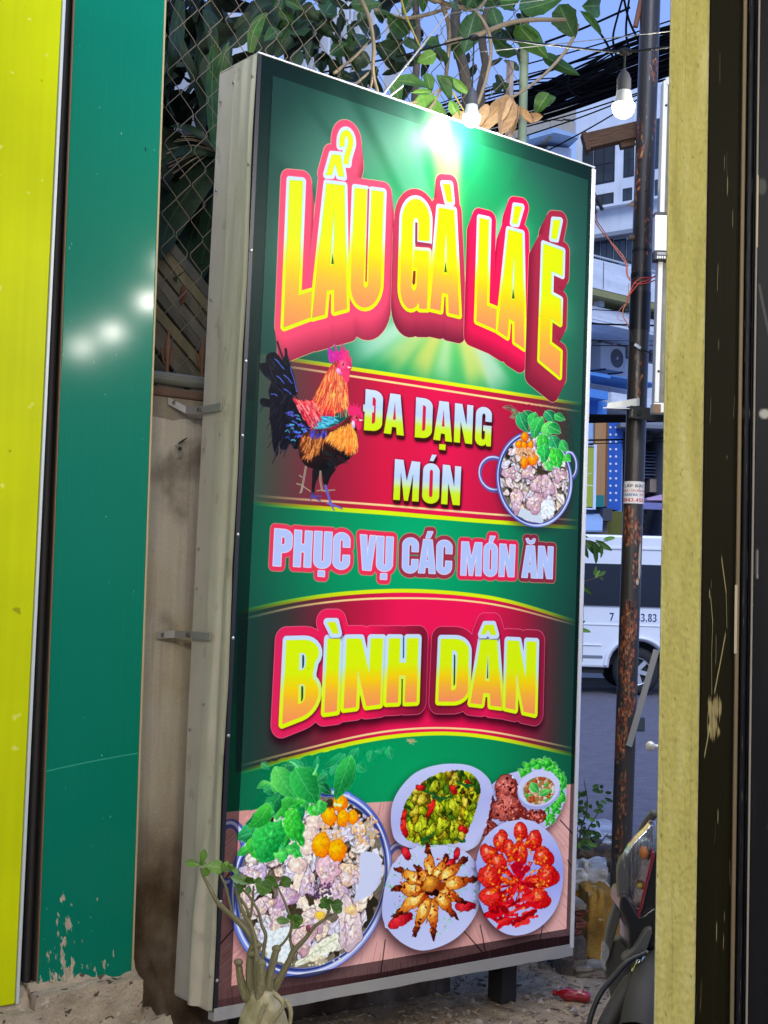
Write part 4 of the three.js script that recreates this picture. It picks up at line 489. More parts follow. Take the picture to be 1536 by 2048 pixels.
// straw and chips lying on the earth: nobody could count them
{
  const g = new THREE.BoxGeometry(0.022, 0.002, 0.004), m = new THREE.InstancedMesh(g, std({ color: 0xffffff, roughness: 0.9 }), 2600), M = new THREE.Matrix4(), q = new THREE.Quaternion(), c = new THREE.Color();
  for (let i = 0; i < 2600; i++) { const z = rnd(-5.7, -3.4), x = rnd(-0.7, 1.5); q.setFromEuler(new THREE.Euler(rnd(-0.3, 0.3), rnd(6.283), rnd(-0.4, 0.4))); const s = rnd(0.4, 1.6); M.compose(V(x, 0.026 + 0.03 * fbm(x * 1.3, z * 1.3, 2, 3) + 0.012 * fbm(x * 9, z * 9, 5, 3), z), q, V(s, rnd(0.6, 2), rnd(0.5, 1.8))); m.setMatrixAt(i, M); const k = rnd(); m.setColorAt(i, k < 0.6 ? c.setRGB(0.42, 0.32, 0.19).multiplyScalar(rnd(0.6, 1.3)) : k < 0.85 ? c.setRGB(0.16, 0.11, 0.07) : c.setRGB(0.5, 0.46, 0.4)); }
  m.name = 'straw_litter'; shadowed(m); scene.add(m); tag(m, 'scattered straw and wood chips lying on the bare earth', 'litter', null, 'stuff');
  const s = new THREE.IcosahedronGeometry(0.01, 0), m2 = new THREE.InstancedMesh(s, std({ color: 0xffffff, roughness: 0.95 }), 1500);
  for (let i = 0; i < 1500; i++) { const z = rnd(-5.7, -3.3), x = rnd(-0.8, 1.6); q.setFromEuler(new THREE.Euler(rnd(3), rnd(3), rnd(3))); const k = rnd(0.2, 1.2) * (rnd() < 0.06 ? 1.9 : 1); M.compose(V(x, 0.022 + 0.03 * fbm(x * 1.3, z * 1.3, 2, 3) + 0.012 * fbm(x * 9, z * 9, 5, 3), z), q, V(k, k * 0.7, k)); m2.setMatrixAt(i, M); m2.setColorAt(i, c.setRGB(0.32, 0.28, 0.23).multiplyScalar(rnd(0.4, 1.5))); }
  m2.name = 'gravel'; shadowed(m2); scene.add(m2); tag(m2, 'small brown stones strewn over the earth', 'gravel', null, 'stuff');
}
// ---------------------------------------------------------------- the boundary wall, parallel to the sign
const wallAt = (off) => SIGN.c.clone().addScaledVector(wallN, off).setY(0);     // a frame: +x along the wall, +z out of it
const alongOf = (px, py, off) => { const o = wallAt(off), p = onPlane(px, py, o, wallN); return [p.clone().sub(o).dot(wallX), p.y]; };
const cementT = dtex(1024, 1024, (u, v) => {                                     // u: 3.4 m along, v: 2.1 m up; weathered plaster, brushed lines, dirt below
  const x = u * 3.4, y = v * 2.1, n = fbm(x * 3, y * 1.2, 1, 5), st = fbm(x * 42, y * 1.4, 3, 4), fine = rnd(-7, 7);
  let c = mixc([186, 176, 160], [214, 206, 192], clamp(0.5 + n, 0, 1)); c = mixc(c, [184, 164, 124], clamp(fbm(x * 5, y * 2.6, 9, 4) * 1.5, 0, 0.5));
  c = mixc(c, [120, 108, 90], clamp(st * 1.1 - 0.12, 0, 0.35)); c = mixc(c, [226, 214, 180], clamp(-st * 1.4 - 0.2, 0, 0.35));
  const edge = 0.62 + 0.22 * fbm(x * 2.2, 4, 0, 4) + 0.1 * fbm(x * 9, y * 6, 6, 4), dirt = smooth(edge + 0.22, edge - 0.1, y) * clamp(0.72 + 0.9 * fbm(x * 7, y * 5, 12, 5), 0, 1);
  c = mixc(c, [74, 54, 36], dirt * 0.92);
  const mid = smooth(0.12, 0.4, fbm(x * 3.1, y * 2.4, 21, 5)) * 0.6; c = mixc(c, [70, 60, 50], mid);
  const topE = 1.955 + 0.03 * fbm(x * 6, 1, 2, 3); if (y > topE) c = mixc(c, [120, 110, 96], 0.6);
  return c.map((k) => k + fine);
});
cementT.wrapS = cementT.wrapT = THREE.ClampToEdgeWrapping;
const cementB = dtex(256, 512, (u, v) => 128 + 120 * fbm(u * 60, v * 6, 2, 4) + rnd(-20, 20), false);
{
  const w = thing('boundary_wall', 'stained cement boundary wall with a steel pipe rail along its top', 'wall', wallAt(-0.34), SIGN.yaw);
  const g = new THREE.BoxGeometry(2.65, 2.02, 0.12, 1, 1, 1).translate(-0.875, 1.01, -0.06), u = g.attributes.uv, p = g.attributes.position; for (let i = 0; i < u.count; i++) u.setXY(i, (p.getX(i) + 2.2) / 3.4, p.getY(i) / 2.1);
  part('wall_body', g, std({ map: cementT, bumpMap: cementB, bumpScale: 0.004, roughness: 0.95 }), w);
  part('coping', box6(-2.2, 0.45, 2.02, 2.05, -0.125, 0.012, 0.008), std({ color: rgb(0.16, 0.1, 0.07), roughness: 0.9 }), w, 'dark rusty strip along the wall top');
}
// ---------------------------------------------------------------- wall cladding on the left: lime panel, white trim, dark channel, green panel, cement footing
const gloss = (c, r, extra = {}) => phy({ color: c, roughness: r, clearcoat: 0.2, clearcoatRoughness: 0.12, bumpMap: brushedB, bumpScale: 0.0016, specularIntensity: 0.15, ...extra });
const brushedB = dtex(512, 512, (u, v, x, y) => 128 + 150 * fbm(u * 2.2, v * 14, 9, 3) + 16 * fbm(u * 90, v * 3, 4, 3) + rnd(-9, 9), false);
const wearT = (base, flecks) => dtex(512, 1024, (u, v, x, y) => { const n = fbm(u * 3, v * 9, base[1] * 0.1, 4), s = fbm(u * 70, v * 4, 8, 2); let c = base.map((k) => k * (1 + n * 0.09 + s * 0.04)); const f = fbm(u * 22, v * 60, 31, 3); if (f > 0.4) c = mixc(c, [236, 236, 190], 0.5); if (f < -0.42) c = mixc(c, [120, 116, 40], 0.5); if (fbm(u * 4, v * 5, 77, 5) > 0.3) c = mixc(c, [176, 176, 60], 0.18); return c.map((k) => k + rnd(-2, 2)); });
const limeT = wearT([200, 210, 6]), greenT = (() => {
  const [c, g] = canvas(512, 2048); g.fillStyle = 'rgb(0,116,92)'; g.fillRect(0, 0, 512, 2048);
  for (let i = 0; i < 900; i++) { g.strokeStyle = `rgba(${rnd() < 0.5 ? '0,96,78' : '30,160,132'},${rnd(0.02, 0.06)})`; g.lineWidth = rnd(1, 5); const x = rnd(512), y = rnd(2048); g.beginPath(); g.moveTo(x, y); g.lineTo(x + rnd(-3, 3), y + rnd(40, 260)); g.stroke(); }
  g.strokeStyle = 'rgba(120,190,165,.5)'; g.lineWidth = 1.8; g.beginPath(); g.moveTo(0, 1642); g.quadraticCurveTo(200, 1630, 512, 1620); g.stroke();          // a scratch
  for (let i = 0; i < 30; i++) { g.fillStyle = `rgba(206,226,210,${rnd(0.3, 0.9)})`; g.beginPath(); g.ellipse(rnd(512), rnd(300, 2040), rnd(0.8, 2.4), rnd(0.8, 3.4), 0, 0, 7); g.fill(); }
  g.fillStyle = 'rgb(20,30,26)'; g.beginPath(); g.arc(430, 470, 4, 0, 7); g.fill();
  // dried cement smears and peeled paint along the foot
  { const y0 = 1840, h = 208, im = g.getImageData(0, y0, 512, h), d = im.data; for (let y = 0; y < h; y++) for (let x = 0; x < 512; x++) { const Y = y / h, n = fbm(x * 0.022 + Y * 1.6, y * 0.03 - x * 0.012, 5, 5) * 1.5 + 0.35 * fbm(x * 0.11, y * 0.09, 8, 3), lean = 0.42 * Math.exp(-(((x - 140) / 90) ** 2)) + 0.12 * Math.exp(-(((x - 300) / 60) ** 2)); if (n + lean + Y * 0.62 > 0.9) { const o = (y * 512 + x) * 4, k = 1 + 0.3 * fbm(x * 0.07, y * 0.07, 2, 4) + rnd(-0.06, 0.06); d[o] = 176 * k; d[o + 1] = 162 * k; d[o + 2] = 142 * k; } else if (n + lean + Y * 0.62 > 0.86) { const o = (y * 512 + x) * 4; d[o] = 120; d[o + 1] = 150; d[o + 2] = 128; } } g.putImageData(im, 0, y0); }
  return ctex(c);
})();
{
  // positions along the wall, from the edges seen in the photograph
  const G = -0.24, [gL] = alongOf(117, 1000, G), [gR] = alongOf(299, 1000, G), gB = alongOf(180, 1945, G)[1];
  const gp = thing('green_wall_panel', 'glossy emerald green wall panel with cement smears along its foot', 'wall panel', wallAt(G), SIGN.yaw);
  gp.rotation.z = 0.004;
  part('panel', new RoundedBoxGeometry(gR - gL, 3.2, 0.008, 2, 0.002).translate((gL + gR) / 2, 1.6 + gB - 0.05, -0.004), gloss(0xffffff, 0.5, { map: greenT }), gp);
  part('edge_strip', box6(gR + 0.001, gR + 0.007, gB - 0.05, gB + 3.15, -0.009, -0.001), std({ color: rgb(0.42, 0.36, 0.2), roughness: 0.8 }), gp, 'bare yellowed cut edge of the panel');
  part('edge_strip', box6(gL - 0.003, gL - 0.0005, gB - 0.05, gB + 3.15, -0.009, -0.001), std({ color: rgb(0.25, 0.14, 0.07), roughness: 0.8 }), gp, 'bare brown cut edge of the panel');
  const Y = -0.2, [yR] = alongOf(72, 1000, Y), yB = alongOf(20, 1985, Y)[1];
  const yp = thing('lime_wall_panel', 'glossy lime yellow wall panel with a pale metal edge trim', 'wall panel', wallAt(Y), SIGN.yaw);
  yp.rotation.z = -0.005;
  part('panel', new RoundedBoxGeometry(1.5, 3.3, 0.03, 2, 0.003).translate(yR - 0.75, 1.65 + yB - 0.04, -0.016), gloss(0xffffff, 0.6, { map: limeT, clearcoat: 0.08, clearcoatRoughness: 0.3 }), yp);
  part('edge_trim', box6(yR + 0.001, yR + 0.01, yB - 0.04, yB + 3.26, -0.05, 0.004, 0.002), std({ color: rgb(0.62, 0.66, 0.66), roughness: 0.5, metalness: 0.2 }), yp, 'pale grey metal trim');
  // dark channel between the two panels
  const C = -0.25, [c0] = alongOf(90, 1000, C), [c1] = alongOf(114, 1000, C);
  const ch = thing('door_channel', 'dark grey steel channel standing between the lime and green panels', 'steel channel', wallAt(C), SIGN.yaw);
  ch.rotation.z = 0.0;
  const cm = std({ color: rgb(0.05, 0.045, 0.042), roughness: 0.55, metalness: 0.4, bumpMap: grainT, bumpScale: 0.0006 });
  part('web', box6(c0 - 0.03, c1 + 0.012, gB - 0.06, gB + 3.15, -0.06, -0.045), cm, ch);
  part('flange', box6(c1 - 0.004, c1 + 0.012, gB - 0.06, gB + 3.15, -0.0449, -0.01, 0.004), cm, ch); part('rail', rod(V((c0 + c1) / 2, gB - 0.06, -0.032), V((c0 + c1) / 2, gB + 3.15, -0.032), 0.013, 0.013, 14), cm, ch);
  // cement footing, trowelled roughly against the panels
  const M = thing('cement_footing', 'rough grey cement footing trowelled against the foot of the panels', 'footing', wallAt(-0.24), SIGN.yaw);
  const cg = (x0, x1, y1, z0, z1, s, amp) => { const b = new THREE.BoxGeometry(x1 - x0, y1, z1 - z0, 34, 22, 16).translate((x0 + x1) / 2, y1 / 2 - 0.01, (z0 + z1) / 2), p = b.attributes.position; for (let i = 0; i < p.count; i++) { const x = p.getX(i), y = p.getY(i), z = p.getZ(i), k = clamp(y / y1, 0, 1); p.setXYZ(i, x + amp * fbm(x * 7, y * 7, z * 7 + s, 4), y + k * amp * 1.7 * fbm(x * 9 + s, z * 9, 3, 4) - (z > z1 - 0.06 ? k * 0.02 : 0), z + amp * 1.2 * fbm(x * 8, y * 8 + s, z * 6, 4)); } b.computeVertexNormals(); return uvMetres(b); };
  const mortarT = dtex(512, 512, (u, v) => { const n = fbm(u * 8, v * 8, 3, 5), d = fbm(u * 30, v * 30, 8, 3); let c = mixc([150, 136, 116], [188, 172, 150], clamp(0.5 + n * 1.2, 0, 1)); if (d > 0.26) c = mixc(c, [44, 38, 30], 0.7); if (d < -0.3) c = mixc(c, [206, 196, 176], 0.6); return c.map((k) => k + rnd(-10, 10)); });
  const mm = std({ map: mortarT, bumpMap: grainT, bumpScale: 0.012, roughness: 1 });
  part('cement_bed', cg(gL - 0.03, gR + 0.008, gB + 0.012, -0.06, 0.055, 1, 0.022), mm, M); part('cement_bed', cg(yR - 1.2, gL - 0.03, yB - 0.01, -0.06, 0.09, 4, 0.03), mm, M); part('cement_bed', cg(gL - 0.08, gR + 0.06, 0.2, 0.0, 0.2, 7, 0.05), mm, M, 'lower spill of paler cement'); part('cement_bed', cg(yR - 1.0, gL - 0.05, 0.25, 0.0, 0.24, 9, 0.05), mm, M);
}
// ---------------------------------------------------------------- the light-box sign
{
  const { W, H, D } = SIGN, q = new THREE.Group(); q.name = 'lightbox_sign'; scene.add(q);
  q.quaternion.copy(signQ); q.position.copy(V(0, -H / 2, 0).applyQuaternion(signQ).add(SIGN.c));
  tag(q, 'tall backlit restaurant sign with yellow headline, two roosters and printed dishes, leaning slightly', 'sign');
  const sheet = (x0, x1, y0, y1, z) => { const g = new THREE.PlaneGeometry(x1 - x0, y1 - y0, 8, 14).translate((x0 + x1) / 2, (y0 + y1) / 2, z), p = g.attributes.position, u = g.attributes.uv; for (let i = 0; i < p.count; i++) u.setXY(i, p.getX(i) / W + 0.5, p.getY(i) / H); return g; };
  const l = -W / 2 + 0.056, r = W / 2 - 0.034, b = 0.068, t = H - 0.056, e = 0.012, wave = (g, f) => { const p = g.attributes.position; for (let i = 0; i < p.count; i++) f(p, i); return g; };
  const vinylB = dtex(256, 512, (u, v) => 128 + 70 * fbm(u * 5, v * 8, 2, 4) + 14 * fbm(u * 60, v * 120, 5, 2), false);
  // the lamps inside stop short of the frame: the same print, lit and unlit
  part('lit_face', sheet(l, r, b, t, 0.001), phy({ map: printT, color: rgb(0.28, 0.28, 0.28), emissive: 0xffffff, emissiveMap: printT, emissiveIntensity: 0.72, roughness: 0.42, specularIntensity: 0.14, bumpMap: vinylB, bumpScale: 0.004 }), q, 'backlit printed face with headline, roosters and dishes');
  const mg = [sheet(-W / 2 + e, l, e, H - 0.0035, 0), sheet(r, W / 2 - e * 1.2, e, H - 0.0035, 0), sheet(l, r, t, H - 0.0035, 0), sheet(l, r, e, b, 0)];
  part('face_margin', mg, phy({ map: printT, color: rgb(0.28, 0.28, 0.28), roughness: 0.42, specularIntensity: 0.14, bumpMap: vinylB, bumpScale: 0.004 }), q, 'unlit margin of the printed face');
  part('back_panel', box6(-W / 2 + 0.004, W / 2 - 0.004, 0.006, H - 0.006, -D, -D + 0.004), std({ color: rgb(0.5, 0.5, 0.48), roughness: 0.6 }), q);
  part('face_backing', box6(-W / 2 + 0.02, W / 2 - 0.02, 0.02, H - 0.02, -0.02, -0.006), std({ color: rgb(0.7, 0.7, 0.7), roughness: 0.8 }), q);
  const al = phy({ color: rgb(0.8, 0.8, 0.8), roughness: 0.5, metalness: 0.1 }), tinT = dtex(256, 1024, (u, v) => { const n = fbm(u * 4, v * 14, 5, 4); let c = mixc([200, 190, 166], [216, 207, 186], clamp(0.5 + n, 0, 1)); if (fbm(u * 9, v * 30, 8, 4) > 0.3) c = mixc(c, [130, 116, 94], 0.2); return c.map((k) => k + rnd(-4, 4)); }), tin = phy({ map: tinT, roughness: 0.5, metalness: 0.15, bumpMap: grainT, bumpScale: 0.0006 });
  // left flank in two overlapping sheets, the front one buckled lengthwise
  const flank = (z0, z1, x, f) => { const g = new THREE.PlaneGeometry(z1 - z0, H - 0.01, 24, 90).rotateY(-Math.PI / 2).translate(x, H / 2, (z0 + z1) / 2), p = g.attributes.position, uv = g.attributes.uv; for (let i = 0; i < p.count; i++) { const z = p.getZ(i), y = p.getY(i); p.setX(i, p.getX(i) + f(z, y)); uv.setXY(i, z * 2, y / 2.8); } g.computeVertexNormals(); return g; };
  part('flank_sheet', flank(-D, -0.118, -W / 2 - 0.001, (z, y) => -0.005 * fbm(z * 8, y * 1.6, 4, 2)), tin, q, 'rear sheet of the grey metal flank');
  part('flank_sheet', flank(-0.125, 0.0, -W / 2 - 0.004, (z, y) => { const k = smooth(0.5, 0.2, y) * 0.02 * Math.max(0, Math.sin((z + 0.12) * 52)), m = -0.02 * Math.exp(-(((z + 0.052 + 0.012 * Math.sin(y * 2.1)) / 0.02) ** 2)) * smooth(0.2, 1, y) * (0.6 + 0.5 * Math.sin(y * 1.7 + 1)); return -0.003 - k + m * -0.9 - 0.009 * fbm(z * 14, y * 2.6, 9, 3) + (z > -0.012 ? 0.003 : 0); }), tin, q, 'front sheet of the grey metal flank, buckled lengthwise');
  part('flank_sheet', box6(W / 2 - 0.003, W / 2 + 0.001, 0.004, H - 0.004, -D, -0.001), tin, q);
  part('top_sheet', box6(-W / 2, W / 2, H - 0.003, H + 0.001, -D, -0.004), tin, q); part('bottom_sheet', box6(-W / 2, W / 2, -0.002, 0.003, -D, -0.004), tin, q);
  part('edge_trim', box6(W / 2 - 0.0135, W / 2 + 0.003, 0.0, H - 0.008, -0.03, 0.005, 0.002), al, q, 'white edge trim'); part('edge_trim', box6(-W / 2, W / 2, H - 0.003, H + 0.002, -0.03, 0.003, 0.001), al, q, 'white edge trim');
  part('edge_trim', wave(new THREE.BoxGeometry(W, 0.026, 0.03, 60, 2, 1).translate(0, 0.0, -0.011), (p, i) => { const x = p.getX(i), y = p.getY(i); if (y < 0) p.setY(i, y - 0.008 * (1 + fbm(x * 5, 2, 3, 3)) - 0.006 * smooth(0, 0.7, x)); }), phy({ color: rgb(0.4, 0.39, 0.36), roughness: 0.6 }), q, 'grey folded lower edge');
  part('edge_trim', box6(-W / 2 - 0.001, -W / 2 + e, 0.002, H - 0.007, -0.02, 0.002), std({ color: rgb(0.012, 0.012, 0.016), roughness: 0.5 }), q, 'black edge strip');
  const riv = std({ color: rgb(0.45, 0.45, 0.44), metalness: 0.7, roughness: 0.35 }), rg = new THREE.SphereGeometry(0.0055, 8, 6);
  for (const y of [0.09, 0.31, 0.78, 1.06, 1.36, 1.65, 1.87, 2.2]) part('rivet', rg.clone().scale(1, 1, 0.5).translate(-W / 2 + 0.006, y, 0.003), riv, q);
  for (const [z, y] of [[-0.19, 2.7], [-0.19, 2.42], [-0.19, 2.08], [-0.12, 2.74], [-0.015, 2.73], [-0.012, 2.46], [-0.19, 1.62], [-0.1, 1.66], [-0.19, 1.2], [-0.12, 0.86], [-0.19, 0.78], [-0.19, 0.3], [-0.11, 0.06], [-0.015, 0.1], [-0.19, 1.32]]) part('rivet', rg.clone().scale(0.5, 1, 1).translate(-W / 2 - 0.008, y, z), riv, q);
  const leg = std({ color: rgb(0.03, 0.026, 0.022), roughness: 0.85 }); for (const x of [-0.52, 0.56]) part('leg', box6(x - 0.035, x + 0.035, -0.24, -0.003, -0.2, -0.13), leg, q);
  { const L = new THREE.RectAreaLight(new THREE.Color(0.8, 0.86, 0.62), 0.22, W - 0.1, H - 0.14); L.position.set(0, H / 2, 0.012); L.rotation.y = Math.PI; L.name = 'sign_glow'; q.add(L); }
  // straps that tie the box to the wall: bent flat bars
  const strapM = phy({ color: rgb(0.5, 0.48, 0.44), metalness: 0.6, roughness: 0.42 });
  for (const [y, k, lab] of [[1.74, 0.022, 'upper bent metal strap tying the sign flank to the wall'], [1.06, -0.004, 'lower bent metal strap tying the sign flank to the wall']]) {
    const o = thing('metal_strap', lab, 'strap', V(-W / 2 - 0.012, y, 0).applyQuaternion(signQ).add(q.position), SIGN.yaw, 'straps holding the sign');
    const sec = [[0.0, -0.085], [0.0, -0.222], [-0.004, -0.285], [-0.042, -0.328]], hgt = 0.022, P = [], ix = [];
    sec.forEach(([x, z], i) => { const yy = i === 3 ? k * 1.6 : i === 2 ? k * 0.3 : 0; for (const [dy, dx] of [[-hgt / 2, 0], [hgt / 2, 0], [hgt / 2, -0.003], [-hgt / 2, -0.003]]) P.push(x - 0.004 + dx, yy + dy, z + (i > 1 ? -dx : 0)); });
    for (let i = 0; i < 3; i++) for (let j = 0; j < 4; j++) { const a = i * 4 + j, b2 = i * 4 + (j + 1) % 4; ix.push(a, b2, a + 4, b2, b2 + 4, a + 4); } ix.push(0, 2, 1, 0, 3, 2, 12, 13, 14, 12, 14, 15);
    const g = new THREE.BufferGeometry().setAttribute('position', new THREE.Float32BufferAttribute(P, 3)); g.setIndex(ix); const f = g.toNonIndexed(); f.computeVertexNormals(); part('bar', f, strapM, o);
    const bolt = (x, yy, z) => part('bolt', new THREE.CylinderGeometry(0.007, 0.008, 0.008, 6).rotateZ(Math.PI / 2).translate(x, yy, z), std({ color: rgb(0.2, 0.17, 0.14), metalness: 0.7, roughness: 0.5 }), o); bolt(-0.012, 0, -0.2); part('bolt', new THREE.CylinderGeometry(0.008, 0.008, 0.009, 6).rotateX(Math.PI / 2).rotateY(-0.3).translate(-0.034, k * 1.35, -0.312), std({ color: rgb(0.12, 0.1, 0.09), metalness: 0.6, roughness: 0.5 }), o);
  }
  const cl = onPlane(356, 903, wallAt(-0.339), wallN), o = thing('wall_clip', 'small bent steel clip with a square hole, screwed to the bare wall', 'clip', cl, SIGN.yaw);
  part('plate', extrude([[-0.009, -0.02], [0.009, -0.02], [0.009, 0.02], [-0.009, 0.02]], 0.003, 0.001, [[[-0.004, -0.014], [0.004, -0.014], [0.004, -0.005], [-0.004, -0.005]]]).rotateZ(0.2).translate(0, 0, 0.006), strapM, o); part('tab', bx(0.018, 0.003, 0.03, 0, 0, 0.015).rotateZ(0.5).rotateX(-0.3).translate(0.004, 0.028, 0.004), std({ color: rgb(0.06, 0.05, 0.045), roughness: 0.6, metalness: 0.4 }), o); part('screw', new THREE.CylinderGeometry(0.006, 0.006, 0.006, 8).rotateX(Math.PI / 2).translate(0, 0.008, 0.01), std({ color: rgb(0.1, 0.08, 0.07), metalness: 0.6, roughness: 0.5 }), o);
}
// ---------------------------------------------------------------- string of lamp bulbs
const CABLE = std({ color: rgb(0.012, 0.012, 0.013), roughness: 0.6 });
const bulbSpots = [at(943, 236, 4.36), at(1247, 214, 3.52), V(1.1, 2.7, -3.23), V(1.54, 2.65, -2.86), V(1.97, 2.66, -2.5), V(0.95, 2.72, 0.25), V(-0.95, 2.72, 0.25), V(-0.5, 2.75, 1.4), V(0.7, 2.75, 1.5)];
const bulbDrop = [0.27, 0.15, 0.14, 0.13, 0.12, 0.1, 0.1, 0.1, 0.1];
const bulbLabels = ['lit white bulb hanging just above the top edge of the sign', 'lit white bulb hanging beside the rusty pole', 'lit white bulb next along the cable from the one by the pole', 'lit white bulb second along the cable from the one by the pole', 'lit white bulb third along the cable from the one by the pole', 'lit white bulb under the canopy beside the stucco pillar', 'lit white bulb under the canopy beside the lime panel', 'lit white bulb deep under the canopy on the lime panel side', 'lit white bulb deepest under the canopy'];
{
  const prof = [[0, -0.03], [0.012, -0.0285], [0.022, -0.022], [0.0285, -0.011], [0.03, 0.001], [0.0298, 0.006]].map(([x, y]) => V2(x, y)), neck = [[0.0285, 0.0065], [0.0255, 0.012], [0.021, 0.03], [0.0195, 0.042], [0.014, 0.045]].map(([x, y]) => V2(x, y)), sock = [[0.0185, 0.0425], [0.0192, 0.05], [0.0188, 0.075], [0.013, 0.09], [0.006, 0.098], [0.003, 0.104]].map(([x, y]) => V2(x, y));
  const glow = std({ color: 0xffffff, emissive: new THREE.Color(1, 0.97, 0.92), emissiveIntensity: 14, roughness: 0.4 }), white = phy({ color: rgb(0.72, 0.71, 0.66), roughness: 0.45 }), rub = std({ color: rgb(0.07, 0.07, 0.075), roughness: 0.6 });
  bulbSpots.forEach((p, i) => {
    const o = thing('light_bulb', bulbLabels[i], 'light bulb', p, 0, 'bulbs on the string cable');
    part('bulb_glass', new THREE.LatheGeometry(prof, 28), glow, o); part('collar', new THREE.CylinderGeometry(0.0287, 0.0287, 0.0012, 28).translate(0, 0.0072, 0), white, o); part('neck', new THREE.LatheGeometry(neck, 28), white, o); part('socket', new THREE.LatheGeometry(sock, 20), rub, o);
    const up = bulbDrop[i]; part('drop_cord', rod(V(0, 0.1, 0), V(0.002, up, 0), 0.0026, 0.0026, 8), CABLE, o); part('junction', new THREE.SphereGeometry(0.013, 10, 8).scale(1.5, 0.8, 1).translate(0.002, up, 0), CABLE, o);
    const L = new THREE.PointLight(new THREE.Color(1, 0.955, 0.88), i < 5 ? 2.5 : 7.5); L.position.set(0, -0.004, 0); L.shadow.radius = 1.3; L.castShadow = true; L.name = 'bulb'; o.add(L);
  });
  const top_ = bulbSpots.map((p, i) => p.clone().add(V(0.002, bulbDrop[i], 0)));
  const sag = (a, b, d) => a.clone().lerp(b, 0.5).add(V(0, -d, 0));
  const pts = [at(620, 150, 5.2), at(800, 112, 4.8), top_[0], sag(top_[0], top_[1], 0.0), top_[1], sag(top_[1], top_[2], -0.01), top_[2], sag(top_[2], top_[3], 0.02), top_[3], sag(top_[3], top_[4], 0.0), top_[4], V(2.1, 2.85, -1.6), top_[5], sag(top_[5], top_[6], 0.03), top_[6], sag(top_[6], top_[7], 0.03), top_[7], sag(top_[7], top_[8], 0.03), top_[8]];
  top('string_cable', tube(pts, 0.0035, 120, 7, 0.4), CABLE, 'thin black cable carrying the bulbs above the sign', 'cable');
  const rope = std({ color: rgb(0.42, 0.41, 0.38), roughness: 0.8 });
  top('steel_wire', tube([at(880, 30, 4.6), at(1100, -2, 4.0), at(1360, -30, 3.4)], 0.0014, 20, 6), rope, 'pale wire running high from the knot towards the pillar', 'wire');
  top('steel_wire', tube([at(960, 104, 4.3), at(1150, 84, 3.75), at(1344, 62, 3.3)], 0.0014, 20, 6), rope, 'pale wire stretched just above the cable of bulbs', 'wire');
  top('guy_wire', [rod(at(762, 194, 4.32), at(897, 26, 4.62), 0.003, 0.003), rod(at(774, 197, 4.33), at(806, 172, 4.4), 0.003, 0.003)], rope, 'pale guy wire slanting up from the sign top to a knot', 'wire');
}
